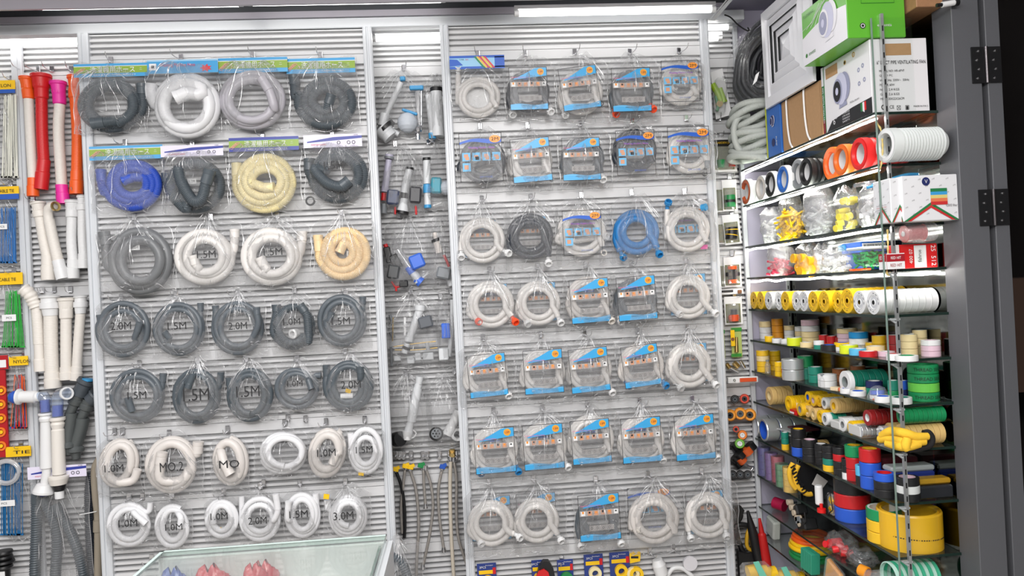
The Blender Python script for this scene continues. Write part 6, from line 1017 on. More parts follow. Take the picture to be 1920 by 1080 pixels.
# -- third and fourth shelves: bags
def sack(label, px, k, dx, wpx, hpx, content, cm, cw=.8, ch=.7, lean=0, seed=1, group=None, kind='sticks', milky=True):
    a = sp(px, k, dx); s = mpp(a); t = thing('goods_bag', label, 'bag', a, group or 'clear bags of small parts on the glass shelves'); r = random.Random(seed*7+int(px))
    W = wpx*s*1.2; H = hpx*s; D = min(.11, W*.8); n1, n2 = 22, 20; g = []
    for i in range(n1):
        v = i/(n1-1); row = []
        for j in range(n2+1):
            th = j/n2*2*math.pi; bul = (math.sin(min(1, v*1.35+.20)*math.pi*.66)**.45)*(1 if v < .8 else 1-.45*((v-.8)/.2))
            rr = bul*(1+.09*math.sin(th*3+seed+v*5)+.06*math.sin(th*7+v*13+seed)+.04*math.sin(v*23+th*2))
            row.append(a+np.array((D*.5+D*.5*math.cos(th)*rr, W*.5*math.sin(th)*rr*(1+.25*(v > .8)*math.sin(th*2+seed))+lean*v*W, H*v+.01*math.sin(th*4+seed)*v)))
        g.append(row)
    m = MB(); m.sheet(g); part('clear_sack', m, MILKY if milky else BAG, t)
    m = MB()
    for i in range(cm[1]):
        u = r.uniform(-1, 1)*cw*.42; v = r.uniform(.04, ch)*(1-.3*abs(u)); c = a+np.array((D*r.uniform(.12, .8), W*u, H*v*.92))
        if kind == 'sticks': d = unit((r.uniform(-1, 1), r.uniform(-1, 1), r.uniform(-.6, 1)))*cm[2]*s*.5; m.tube([c-d, c+d], cm[3]*s, 5)
        elif kind == 'blob': m.lathe([(0, 0), (cm[2]*s*.5, 0), (cm[2]*s*.5, cm[3]*s), (0, cm[3]*s)], c, (r.uniform(-.6, .2)-.8, r.uniform(-.4, .4), r.uniform(-.3, .3)), 10)
        else: m.box(c, (cm[2]*s, cm[2]*s*.6, cm[3]*s), 0, rotz(r.uniform(0, 3))@rotx(r.uniform(0, 3)), .002)
    part(content, m, cm[0], t); return t
sack('white parts bag nearest the slat wall on the third shelf', 1430, 2, .02, 44, 66, 'white_parts', (WHITE, 40, 16, 2.5), seed=2, ch=.75)
sack('bag packed with bright yellow plastic strips', 1466, 2, .015, 44, 84, 'yellow_strips', (pl('strip_yellow', 250, 206, 24), 90, 24, 2.4), .95, .74, seed=3, milky=False)
sack('large clear crumpled bag with pale parts between the yellow one and the clips', 1514, 2, .01, 62, 92, 'clear_parts', (LGREY, 40, 18, 3), .9, .6, seed=4)
sack('clear bag of grey and yellow tap connectors', 1568, 2, .005, 48, 82, 'yellow_connectors', (pl('pale_yellow', 236, 220, 80), 12, 13, 12), .95, .85, seed=5, kind='blob', milky=False)
sack('clear bag of white fittings marked with scribbled ink', 1614, 2, .004, 52, 80, 'white_fittings', (WHITE, 26, 16, 5), .95, .6, seed=6)
sack('bag of small crimson plugs on the fourth shelf', 1443, 3, .01, 64, 62, 'crimson_plugs', (pl('crimson', 212, 40, 76), 70, 14, 2.6), .5, .5, seed=7)
sack('bag of fat yellow wall plugs in a clear sack', 1497, 3, .012, 44, 56, 'yellow_plugs', (pl('plug_yellow', 244, 180, 30), 22, 18, 10), .85, .7, seed=8, kind='blob', milky=False)
sack('low clear bag of white clips behind the green tub', 1548, 3, .02, 58, 46, 'white_clips', (WHITE, 34, 10, 6), .95, .7, seed=9, kind='cubes')
sack('clear bag of white clips further left on the fourth shelf', 1527, 3, .05, 34, 54, 'white_clips', (WHITE, 20, 12, 6), .95, .7, seed=19, kind='cubes')
def vtye(label, px, wn, wl, dx):
    a = sp(px, 2, dx); s = mpp(a); x0 = XF+dx; t = thing('filter_box', label, 'box', a, 'white patterned boxes'); z0 = SZ[2]+TH; H = 84*s if wn > .1 else 80*s
    def dc(m, L, N, rc):
        r = random.Random(4)
        for F, w_ in ((L, wl), (N, wn)):
            nx = int(w_/.022)
            for i in range(nx):
                for j in range(6): m.text('VTYE', F((i+.5)/nx, (j+.6)/6.6, 1), .004, roty(0)@(LD if F is L else RX)*.9+UPZ*.35, UPZ, 2, .010) if (i+j) % 2 == 0 else None
            w1 = .5; 
            for q, (mi, o) in enumerate(((1, 0), (3, .06))):
                m.add([F(w1-.5+o, 1, 2), F(w1-.43+o, 1, 2), F(w1, .66+o*1.0, 2), F(w1, .60+o*1.0, 2)], [(0, 1, 2, 3)], mi); m.add([F(w1+.5-o, 1, 2), F(w1+.43-o, 1, 2), F(w1, .66+o, 2), F(w1, .60+o, 2)], [(0, 3, 2, 1)], mi)
        if wn > .1:
            for q, mi in enumerate((1, 4, 5, 6, 3)): rc(N, .50, .30+.072*q, .80, .372+.072*q, mi, 3)
            m.lathe([(0, 0), (.014, 0)], N(.43, .14, 2), (0, -1, 0), 16, 7); m.text('V', N(.43, .14, 3), .012, RX, UPZ, 0, .01); m.text('VTYE filter', N(.87, .68, 3), .008, RX, UPZ, 2, .04)
        for q in range(4): m.text('Quality water filter', L(.5, .58+.05*q, 3), .005, LD, UPZ, 2 if q != 1 else 3, wl*.6)
    face_box(t, 'carton', x0, x0+wn, a[1]-wl, a[1], z0, z0+H, [pl('box_pattern_white', 222, 222, 224), pl('italy_green', 40, 120, 70), mat('grey_ink', srgb(110, 104, 106), .6), pl('italy_red', 196, 50, 50), LBLUE, pl('pale_gold', 214, 196, 120), pl('salmon', 220, 120, 80), NAVY], dc)
vtye('narrow white patterned box with red and green chevrons', 1640, .06, .10, .0); vtye('large white patterned box picturing a striped filter cartridge', 1676, .19, .055, .035)
t = thing('blue_flex_hose', 'blue ribbed hose with clear ends lying on the patterned boxes', 'hose', onY(1650, 335, -.9), None)
for dz in (0, .012):
    m = MB(); q = [onY(1625+10*(dz > 0), 352-900*dz*.4, -.93), onY(1665, 342-900*dz*.4, -.95), onY(1700, 333-900*dz*.5, -.955), onY(1722, 331-900*dz*.4, -.955)]; p, u = spline(q, .0015); m.tube(p, .0052*(1+.12*np.sin(u/.0009)), 8); part('ribbed_tube', m, LBLUE, t)
m = MB(); m.cyl(onY(1602, 348, -.93), onY(1640, 341, -.93), .007); part('clear_end', m, CLEARP, t); m = MB(); m.cyl(onY(1722, 331, -.955), onY(1752, 332, -.955), .004); part('clear_end', m, CLEARP, t)
# fourth shelf goods
bx('stacked_bins', 'bright blue plastic bins stacked behind the green tub', 'box', 1607, 3, .12, 0, 0, 0, [('blue_bins', [pl('bin_blue', 26, 96, 200), LBLUE], lambda m, s: (m.box((.03, 0, 44*s), (.1, 70*s, 20*s), 0, None, .003), m.box((.02, 30*s, 46*s), (.09, 26*s, 12*s), 1, None, .003), m.box((.03, -10*s, 17*s), (.1, 60*s, 30*s), 0, None, .003))), ('white_label', [PAPER, INK], lambda m, s: (m.box((.03, -36*s, 46*s), (.09, 2*s, 10*s)), m.text('RUBBER BOOTS', (.03, -37.6*s, 46*s), 5*s, RX, UPZ, 1, 40*s)))], None)
bx('plastic_tub', 'clear plastic tub with white lid full of green wall plugs', 'tub', 1608, 3, .006, 0, 0, 0, [('tub', film('clear_tub', milk=.05, gloss=.05, edge=.4, rough=.08, bump=None), lambda m, s: m.add([(.004, 22*s, 7*s), (.004, -24*s, 7*s), (.09, -24*s, 7*s), (.09, 22*s, 7*s), (-.004, 27*s, 40*s), (-.004, -30*s, 40*s), (.10, -30*s, 40*s), (.10, 27*s, 40*s)], [(0, 1, 2, 3), (0, 4, 5, 1), (1, 5, 6, 2), (2, 6, 7, 3), (3, 7, 4, 0)])),
    ('lid', pl('lid_white', 214, 222, 226), lambda m, s: m.box((.048, -2*s, 42*s), (.114, 63*s, 5*s), 0, None, .003)), ('green_plugs', pl('plug_green', 26, 170, 84), lambda m, s: [(lambda c, d: m.tube([c-d, c+d], 2.3*s, 5))(np.array((random.Random(i).uniform(.008, .085), random.Random(i+500).uniform(-22, 20)*s, random.Random(i+900).uniform(9, 33)*s)), unit((random.Random(i+3).uniform(-1, 1), random.Random(i+5).uniform(-1, 1), random.Random(i+8).uniform(-.6, .6)))*6*s) for i in range(120)])], None)
bx('parts_bag', 'flat bag of orange parts squeezed under the green tub', 'bag', 1604, 3, .0, 0, 0, 0, [('orange_parts', ORANGE, lambda m, s: [m.box((.01+.004*i, (18-9*i)*s, 3*s), (.02, 11*s, 4*s), 0, rotz(.3*i), .002) for i in range(5)])], None)
def rbox(label, px, dx, wn, wl, H, fn, grp='red and white boxes on the fourth shelf', zoff=0):
    a = sp(px, 3, dx); x0 = XF+dx; t = thing('small_box', label, 'box', a, grp); face_box(t, 'carton', x0, x0+wn, a[1]-wl, a[1], SZ[3]+TH+zoff, SZ[3]+TH+zoff+H, [pl('box_red', 206, 32, 34), PAPER, INK, pl('box_dark_red', 160, 30, 40)], fn)
rbox('small white and dark red box of nails standing at the shelf corner', 1649, .0, .062, .045, .052, lambda m, L, N, rc: (rc(L, 0, 0, 1, 1, 1), rc(L, .0, .0, 1, .5, 3, 2), m.text('RED HIT', L(.5, .25, 3), .012, LD, UPZ, 1, .03), rc(N, 0, 0, 1, 1, 1), rc(N, 0, .05, 1, .52, 3, 2), m.text('RED HIT', N(.5, .75, 3), .010, RX, UPZ, 3, .04), m.text('RED HIT', N(.5, .28, 3), .009, RX, UPZ, 1, .035)))
rbox('long red box with white side label lying behind the nail box', 1668, .062, .155, .03, .082, lambda m, L, N, rc: (rc(N, .30, .04, .60, .96, 1) if False else None, rc(N, .46, .06, .74, .98, 1), m.text('400 07', N(.38, .5, 2), .012, UPZ, -RX, 1, .05), m.text('fishrue', N(.58, .5, 2), .013, UPZ, -RX, 2, .042), m.text('25  512', N(.90, .5, 2), .016, -UPZ, RX, 1, .07), rc(N, .0, .0, .12, .5, 1)))
bx('bagged_rope', 'red cord spool wrapped in a milky bag on top of the red box', 'spool', 1712, 3, .11, 0, 0, 0, [('cord_spool', [pl('cord_red', 196, 70, 70), WHITE], lambda m, s: (m.lathe([(0, 0), (16*s, 0), (16*s, 2*s), (14*s, 3*s), (14*s, 34*s), (16*s, 35*s), (16*s, 37*s), (0, 37*s)], (-.026, 0, 17*s), (1, 0, .05), 22), m.lathe([(0, 0), (5*s, 0), (5*s, 1*s)], (-.028, 0, 17*s), (-1, 0, 0), 14, 1))), ('milky_bag', MILKY, lambda m, s: m.lathe([(2*s, -30*s), (14*s, -12*s), (19*s, 0), (20*s, 30*s), (17*s, 52*s), (6*s, 60*s)], (-.016, 0, 19*s), (1, 0, 0), 22))], None, zoff=48)
# -- sixth shelf
for a in [(1443, .02, 17, 11, 'y'), (1457, .018, 18, 9, 'w', 'n'), (1473, .03, 17, 9, 'w'), (1490, .018, 27, 15, 'li'), (1513, .02, 24, 10, 'c'), (1536, .02, 19, 8, 'te-w'), (1556, .018, 32, 12, 'k', 'b'), (1592, .02, 33, 17, 'li'), (1610, .018, 33, 13, 'lb'), (1628, .016, 32, 11, 'r'), (1676, .02, 26, 13, 'w', 'r'), (1662, .07, 30, 10, 'p'), (1700, .04, 40, 11, 'w', 'g'),
          (1436, .08, 22, 11, 'w-w-c'), (1459, .11, 21, 13, 'a-a-a'), (1481, .14, 19, 9, 'w-w-c'), (1500, .15, 17, 9, 'w-c-w'), (1521, .13, 33, 11, 'c-c-w-p'), (1545, .12, 17, 20, 'r'), (1560, .12, 18, 20, 'r'), (1577, .12, 19, 20, 'dr'), (1590, .14, 36, 9, 'p-p-p-c'), (1611, .10, 34, 12, 's-w-cy'), (1634, .12, 20, 18, 'm'), (1650, .13, 26, 16, 'm-m'), (1677, .14, 26, 18, 'dr-dr'),
          (1503, .06, 26, 6, 'y'), (1527, .07, 26, 7, 'w'), (1545, .06, 30, 7, 'm', 'r'), (1580, .055, 29, 8, 'w-y', 'b'), (1642, .06, 32, 9, 'p-c')]:
    roll(a[0], 5, a[1], a[2], a[3], a[4], a[5] if len(a) > 5 else 'w')
roll(1745, 5, .15, 34, 10, 'p-p-w', 'p') if False else None
def near_rolls(k, items):
    """rolls along the near end of a shelf: (x in the shelf, y offset, width px, height px, colours, core)"""
    for (px, yo, w_, h, col, core) in items:
        # px is read along the near edge
        z = SZ[k]+TH; s = mpp((XF+.1, YN, z)); lo, hi = XF, XB
        for _ in range(30):
            X = (lo+hi)/2
            if proj((X, YN+yo, z))[0] > px: hi = X
            else: lo = X
        cols = col.split('-'); zz = 0
        for i, c in enumerate(cols):
            H = h*s; o = inst('tape_roll', roll_mesh(w_*s/2, H*.96, c, core, .6), (min(X, XB-w_*s/2), YN+yo, z+zz), None, (0, 0, 0)); tag(o, None, 'tape roll', 'tape rolls on the %s glass shelf' % ORD[k])
            reg(o, k, 'tape roll', NAMES[c], 1700+px/10, '' if len(cols) == 1 else ['bottom', 'second up', 'third up', 'fourth up', 'fifth up'][i]+' in stack'); zz += H
near_rolls(5, [(1746, .045, 34, 10.5, 'p-p-w', 'p'), (1706, .10, 30, 14, 'c-c-c', 'w'), (1736, .14, 28, 14, 's-s-w', 'w'), (1762, .13, 26, 16, 'c-c-c', 'w')])
# -- seventh shelf
for a in [(1432, .03, 24, 10, 'm-m-c-m'), (1452, .10, 24, 9, 'm-m-m-y'), (1461, .02, 15, 9, 'y-m-y'), (1488, .02, 40, 20, 's-s', 's'), (1512, .08, 28, 22, 'te-g'), (1530, .06, 26, 15, 'te-te'), (1552, .04, 34, 12, 'w-w'), (1555, .05, 42, 12, 'w'), (1590, .02, 28, 10, 'w', 'b'), (1609, .02, 29, 10, 'w', 'b'), (1617, .07, 28, 13, 'c', 'b'), (1600, .09, 20, 11, 'y'), (1640, .09, 30, 13, 'te-n'), (1656, .02, 30, 12, 'w', 'b'), (1575, .16, 26, 12, 'bk-bk'), (1610, .17, 26, 12, 'bk-c-bk')]:
    if a[:2] == (1555, .05): continue
    roll(a[0], 6, a[1], a[2], a[3], a[4], a[5] if len(a) > 5 else 'w')
near_rolls(6, [(1690, .022, 38, 13, 'w', 'te'), (1676, .09, 20, 20, 'g-te', 'w'), (1692, .12, 22, 18, 'n-b', 'w'), (1733, .06, 54, 17.5, 'g-lg-g-g', 'g'), (1766, .13, 30, 17, 'm-t-c', 'w')])
def curved_print(o, txt, R, h, z, a0):
    v, f = text_geo(txt); w0 = np.ptp(v[:, 0]); h0 = np.ptp(v[:, 1]); k = h/h0; a = a0+(v[:, 0]-v[:, 0].mean())*k/R
    m = MB(); m.add(np.stack([np.cos(a)*(R+.0006), np.sin(a)*(R+.0006), z+(v[:, 1]-v[:, 1].mean())*k], 1)+np.array(o.location[:]), f); part('printed_word', m, INK, o)
for o in [q for q in COL.objects if q.name.startswith('tape_roll') and q.get('group', '').endswith('seventh glass shelf') and q.data and q.data.materials and q.data.materials[0] in (TC['g'],) and q.dimensions.x > .07]:
    curved_print(o, 'THREAD SEAL', o.dimensions.x/2, .011, .015, math.radians(-100))
log(1585, 6, .012, 42, 1, 'w', 's', 10); log(1588, 6, .032, 40, 6, 'te', 'w', 12)
for px, dx, lb in ((1440, .02, 'small clear bottle between yellow rolls'), (1543, .012, 'small clear bottle before the white rolls')):
    bx('small_bottle', lb+' on the seventh shelf', 'bottle', px, 6, dx, 0, 0, 0, [('bottle_body', CLEARP, lambda m, s: m.lathe([(0, 0), (5*s, 0), (5.5*s, 2*s), (5.5*s, 15*s), (3*s, 20*s), (3*s, 23*s)], seg=14)), ('bottle_cap', MGREY, lambda m, s: m.lathe([(3.2*s, 22*s), (3.2*s, 25*s), (0, 25*s)], seg=12))], None, group='small clear bottles')
bx('small_box', 'tiny white and red box by the silver roll on the seventh shelf', 'box', 1468, 6, .01, 0, 0, 0, [('carton', [PAPER, RED], lambda m, s: (m.box((.01, 0, 11*s), (.02, 8*s, 22*s)), m.box((.0099, -.0, 12*s), (.021, 8.4*s, 8*s), 1)))], None)
bx('parts_bag', 'crumpled clear bag of blue lids on the seventh shelf', 'bag', 1637, 6, .02, 0, 0, 0, [('lids', [WHITE, pl('tape_blue', 40, 90, 200), ORANGE], lambda m, s: (m.lathe([(0, 0), (15*s, 0), (15*s, 7*s), (0, 7*s)], (0.02, 0, 1*s), (0, 0, 1), 18), m.lathe([(0, 0), (13*s, 0), (13*s, 7*s), (0, 7*s)], (.02, 2*s, 9*s), (0, .1, 1), 18, 1), m.box((.0, -12*s, 2*s), (.02, 10*s, 2*s), 2))), ('clear_film', CLEARP, lambda m, s: m.lathe([(20*s, 0), (19*s, 8*s), (12*s, 22*s), (3*s, 26*s)], (.02, 0, 0), (0, 0, 1), 16))], None)
bx('parts_bag', 'small bag of tan and orange scraps below the white rolls', 'bag', 1568, 6, .004, 0, 0, 0, [('scraps', [pl('scrap_tan', 226, 206, 170), ORANGE], lambda m, s: (m.box((.01, 8*s, 4*s), (.03, 18*s, 7*s), 0, rotz(.3), .002), m.box((.01, -10*s, 5*s), (.02, 12*s, 6*s), 1, rotz(-.4), .002)))], None)
def print_on(k, px, yo, rpx, zpx, txt, hpx, mtl, lb):
    pass
# -- eighth shelf: lying logs
for a in [(1443, .02, 34, 4, 't', 'c', 10), (1479, .02, 30, 8, 'y', 'y', 9), (1490, .04, 22, 4, 'c', 'r', 9), (1500, .015, 25, 5, 'm', 's', 9), (1514, .03, 22, 5, 't', 'c', 9), (1525, .02, 23, 6, 't', 'c', 9), (1538, .02, 24, 5, 'y', 'm', 9), (1547, .01, 24, 3, 'w', 's', 9), (1558, .03, 24, 3, 'te', 'w', 9), (1573, .05, 18, 3, 'w', 'b', 9), (1580, .01, 26, 7, 'w', 's', 9), (1596, .01, 26, 7, 'y', 'w', 9), (1612, .01, 24, 6, 's', 'b', 9)]:
    log(a[0], 7, a[1], a[2], a[3], a[4], a[5], a[6])
for a in [(1516, .05, 22, 4, 'y', 'b', 9, 24), (1526, .04, 22, 5, 'm', 'p', 9, 23), (1537, .05, 22, 5, 'm', 'y', 9, 24), (1547, .04, 22, 4, 'w', 's', 9, 25), (1565, .03, 28, 9, 't', 'm', 9, 25), (1628, .02, 30, 6, 'dr', 'w', 11, 26)]:
    log(a[0], 7, a[1], a[2], a[3], a[4], a[5], a[6], a[7])
log(1652, 7, .05, 28, 6, 'tr', 'w', 10); log(1668, 7, .075, 34, 6, 't', 'w', 10); log(1690, 7, .07, 40, 8, 't', 'c', 11); log(1692, 7, .062, 30, 9, 'g', 'te', 9, 42)
bx('small_box', 'little red box with a white base lying at the edge of the eighth shelf', 'box', 1486, 7, .01, 0, 0, 0, [('carton', [RED, PAPER], lambda m, s: (m.box((.015, 0, 4*s), (.03, 22*s, 8*s)), m.box((.0, 2*s, 2.5*s), (.004, 16*s, 3*s), 1)))], None)
for px, w_, h, lb in ((1566, 36, 16, 'shallow clear plastic tray on the eighth shelf'), (1602, 46, 22, 'deep clear plastic box beside the shallow tray')):
    bx('clear_tray', lb, 'tray', px, 7, .008, 0, 0, 0, [('tray', pl('frosted_tray', 206, 206, 204, .25), lambda m, s, w_=w_, h=h: (m.box((.035, 0, h*s/2), (.07, w_*s, h*s), 0, None, .005)))], None)
def glove():
    a = sp(1680, 7, .01); s = mpp(a); t = thing('work_glove', 'folded yellow work glove with black palm at the corner of the eighth shelf', 'glove', a)
    c = lambda x, y, z: a+np.array((x, y, z*s)); m = MB()
    for q in ([c(-.012, .06, 22), c(.0, .02, 34), c(.03, -.012, 32), c(.06, -.02, 26), c(.10, -.02, 25)], [c(-.014, .07, 14), c(.0, .03, 20), c(.02, .0, 18), c(.06, -.018, 16), c(.09, -.02, 16)], [c(-.008, .04, 10), c(.01, .0, 8), c(.03, -.02, 9), c(.07, -.02, 12)], [c(.03, -.02, 24), c(.02, -.024, 10), c(.025, -.024, 4)]):
        p, u = spline(q, .004); m.tube(p, .0155*(.75+.25*np.sin(np.linspace(.4, 2.9, len(p)))), 12)
    part('glove_back', m, mat('glove_yellow', srgb(238, 190, 50), .85, bump=(300, .3)), t)
    m = MB(); q = [c(-.0, .02, 4), c(.03, -.008, 2.5), (c(.07, -.01, 2.5)), c(.11, -.008, 6), c(.122, -.008, 18), c(.112, -.008, 30), c(.094, -.008, 30)]; p, u = spline(q, .004); m.tube(p, .011, 10); part('glove_palm', m, mat('glove_black', srgb(26, 24, 26), .8), t)
glove()
# -- ninth shelf
for i, (px, dx, col) in enumerate(((1415, .004, 's'), (1432, .001, 's'))): log(px, 8, dx, 42-2*(i == 0), 4, col, 'b', 26, hole=.82)
log(1500, 8, .03, 26, 6, 't', 'w', 9)
for a in [(1473, .02, 14, 11, 'm-te-te', 'w'), (1485, .05, 16, 13, 'k-k', 'w'), (1499, .025, 27, 17, 'b-k-k', 'y'), (1520, .02, 28, 14, 'k-k-k', 'p'), (1523, .06, 30, 8, 'k', 'w'), (1541, .04, 24, 13, 'k-k-k', 'w'), (1557, .02, 26, 12, 'm-te-k-k', 'k'), (1577, .03, 26, 13, 'k-k-r-k', 'k'), (1590, .02, 20, 13, 'w-k-k', 'k'), (1604, .04, 33, 22, 'r-r-g', 'm'), (1618, .02, 24, 20, 'k-lb', 'lb'), (1634, .035, 38, 25, 'b-b-r', 'm'), (1660, .022, 38, 15, 'k-k-b', 'r')]:
    roll(a[0], 8, a[1], a[2], a[3], a[4], a[5])
near_rolls(8, [(1703, .03, 42, 15, 'k-w-k', 'p')])
def flat_pack(label, x0, x1, y, dz, w_, h, col, grp='long flat wrapped packs'):
    m = MB(); m.box(((x0+x1)/2, y, SZ[8]+TH+dz+h/2), (x1-x0, w_, h), 0, None, .006); single('wrapped_pack', label, 'pack', m, col, ((x0+x1)/2, y, SZ[8]+TH+dz), grp)
flat_pack('long black film wrapped pack at the near end of the ninth shelf', 1.52, 1.652, -.96, 0, .05, .045, pl('wrap_black', 40, 42, 46, .2)); flat_pack('long dull gold pack on top of the black one', 1.51, 1.652, -.95, .046, .05, .02, pl('pack_gold', 170, 130, 30, .4))
flat_pack('long blue and grey wrapped pack behind the gold one', 1.49, 1.652, -.86, 0, .06, .07, pl('pack_blue', 40, 56, 130, .3)); flat_pack('long silvery white wrapped pack on the blue one', 1.49, 1.652, -.86, .071, .06, .02, pl('pack_silver', 176, 182, 184, .25)); flat_pack('long red brown pack further back beside the blue one', 1.50, 1.652, -.76, 0, .07, .10, pl('pack_maroon', 96, 40, 50, .3))
for i, (px, c, nm) in enumerate(((1466, 'pale grey', LGREY), (1474, 'dark wine', mat('plastic_wine', srgb(84, 30, 40), .5)))):
    bx('flat_card', c+' flat card lying at the back of the ninth shelf', 'card', 1480+20*i, 8, .08+.04*i, 0, 0, 0, [('card', nm, lambda m, s, i=i: m.box((.02, 0, 27*s+i*.01), (.08, 50*s, 3*s), 0, rotz(.2)))], None)
# -- tenth shelf
def upack(label, px, dx, wpx, hpx, col):
    bx('wrapped_tape_pack', label, 'tape pack', px, 9, dx, 0, 0, 0, [('tape_column', col, lambda m, s: [m.lathe([(wpx*s*.2, hpx*s*q/4), (wpx*s/2, hpx*s*q/4+.0006), (wpx*s/2, hpx*s*(q+1)/4-.0006), (wpx*s*.2, hpx*s*(q+1)/4)], seg=18) for q in range(4)]), ('clear_wrap', CLEARP, lambda m, s: m.lathe([(0, 0), (wpx*s*.52, 0), (wpx*s*.52, hpx*s*1.01), (0, hpx*s*1.01)], seg=18))], None, group='wrapped tape columns on the tenth shelf')
for a in [('blue violet wrapped tape column at the far end of the tenth shelf', 1434, .03, 24, 52, pl('violet_tape', 60, 54, 140)), ('purple wrapped tape column second from the far end', 1448, .03, 24, 50, PURPLE), ('crimson wrapped tape column between purple and green', 1460, .04, 24, 48, pl('tape_crimson', 170, 40, 70)), ('green wrapped tape column with mint band', 1468, .025, 24, 42, pl('tape_leaf', 50, 130, 70)), ('yellow wrapped tape column with mint band', 1483, .02, 26, 46, YEL)]: upack(*a)
def glove_card():
    p = PX(-.42, (1510, 890)); Y = sp(1512, 9, .01)[1]; p = PX(Y, (1510, 890)); t = thing('glove_card', 'black backing card with yellow and black striped gloves, tilted on the tenth shelf', 'carded gloves', p.p(1512, 925), None)
    m = MB(); p.poly(m, [(1502, 863), (1540, 888), (1520, 930), (1484, 906)], 2, -6); part('backing_card', m, BLACK, t)
    m = MB()
    for q in ([(1487, 868), (1480, 885), (1484, 905), (1492, 916)], [(1497, 872), (1490, 890), (1494, 910), (1508, 922)], [(1508, 924), (1516, 927), (1522, 926)]): p.tube(m, q, 4.6)
    part('striped_glove', m, mat('glove_amber', srgb(226, 176, 40), .8), t)
    m = MB()
    for k in range(9): p.tube(m, [(1480+k*1.4+8*(k > 5), 876+k*5), (1490+k*1.6+8*(k > 5), 874+k*5.6)], 1.6, dep if False else 0) if False else p.box(m, 1484+k*2.2+5*(k > 5), 874+k*6, 9, 2.6, 10, 0, -30)
    part('glove_stripes', m, BLACK, t)
    m = MB(); p.poly(m, [(1532, 888), (1552, 902), (1540, 918), (1522, 908)], 1, 4); part('white_card', m, pl('card_pale', 196, 192, 188), t)
glove_card()
bx('glue_tube', 'white glue bottle upside down with a red cap on the tenth shelf', 'bottle', 1540, 9, .004, 0, 0, 0, [('tube_body', WHITE, lambda m, s: m.lathe([(0, 12*s), (6*s, 12*s), (7.2*s, 14*s), (7.2*s, 46*s), (6*s, 48*s), (0, 48*s)], (0, 6*s, 0), (0, 0, 1), 18)), ('red_cap', pl('cap_red', 220, 24, 24), lambda m, s: (m.lathe([(0, 0), (8*s, 0), (8*s, 7*s), (3*s, 8*s), (3*s, 16*s), (0, 16*s)], (-.002, -3*s, 0), (0, 0, 1), 16)))], None)
bx('blister_card', 'yellow and clear blister of clips with a black frame beside the glue bottle', 'carded goods', 1557, 9, .01, 0, 0, 0, [('blister_frame', BLACK, lambda m, s: m.tube([(0, 8*s, 2*s), (0, 12*s, 34*s), (0, -4*s, 46*s), (0, -10*s, 14*s), (0, 8*s, 2*s)], 1*s, 6)), ('yellow_clips', YEL, lambda m, s: (m.box((.005, 1*s, 12*s), (.008, 12*s, 8*s), 0, rotx(.6)), m.box((.005, -2*s, 30*s), (.008, 12*s, 9*s), 0, rotx(.6)))), ('blister', CLEARP, lambda m, s: m.box((.008, 1*s, 22*s), (.014, 20*s, 40*s), 0, None, .004))], None)
roll(1600, 9, .075, 64, 26, 'b-r-k', 'w', hole=.8); roll(1660, 9, .055, 62, 21, 'm-m-g', 'w', hole=.8)
def bigroll():
    z = SZ[9]+TH; R_ = .104; c = np.array((XF+.116, YN+.112, z)); t = thing('flat_hose_roll', 'big yellow coiled flat hose roll with black print on the tenth shelf corner', 'hose', c)
    m = MB(); m.lathe([(R_*.86, .004), (R_, 0), (R_*1.0, .12), (R_*.97, .126), (R_*.93, .124), (R_*.9, .118), (R_*.84, .124), (R_*.8, .118), (R_*.8, .004)], c, (0, 0, 1), 56); part('hose_coil', m, mat('hose_mustard', srgb(232, 180, 34), .35, coat=.2), t)
    m = MB()
    for i in range(26):
        a = math.radians(-150+i*4.4); q = c+np.array((math.cos(a)*(R_+.0006), math.sin(a)*(R_+.0006), .05-i*.0004)); m.box(q, (.0045, .0008, .0035 if i % 5 else .001), 0, rotz(a+math.pi/2))
    part('printed_marks', m, INK, t)
bigroll()
# -- eleventh shelf and below
bx('paint_roller', 'magenta roller end lying at the far end of the eleventh shelf', 'roller', 1456, 10, .05, 0, 0, 0, [('roller', pl('magenta', 176, 24, 70), lambda m, s: m.cyl((0, 8*s, 12*s), (.03, -10*s, 10*s), 11*s))], None)
bx('cable_reel', 'black plastic reel device with beige rollers and grey plate', 'tool', 1495, 10, .01, 0, 0, 0, [('black_body', CBLK, lambda m, s: (m.box((.03, -14*s, 16*s), (.06, 34*s, 22*s), 0, rotx(-.35), .006), m.box((.03, 16*s, 32*s), (.05, 30*s, 20*s), 0, rotx(-.5), .006), m.tube([(0, -26*s, 20*s), (0, -38*s, 30*s), (0, -34*s, 44*s)], 1.6*s, 6))), ('grey_plate', MGREY, lambda m, s: m.box((-.002, -6*s, 22*s), (.004, 20*s, 12*s), 0, rotx(-.4))), ('beige_rollers', pl('beige_roller', 206, 190, 168), lambda m, s: [m.cyl((-.004, (34-11*i)*s, (44-7*i)*s), (.02, (34-11*i)*s, (44-7*i)*s), 5.5*s) for i in range(5)])], None)
sack('clear bag of red fittings slumped on the eleventh shelf', 1555, 10, .01, 60, 34, 'red_fittings', (pl('fitting_red', 224, 36, 44), 12, 13, 10), .8, .6, seed=12, kind='blob', milky=False); sack('clear bag of black cable clamps right of the red fittings', 1592, 10, .01, 54, 30, 'black_clamps', (BLACK, 16, 12, 6), .9, .6, seed=13, kind='cubes', milky=False)
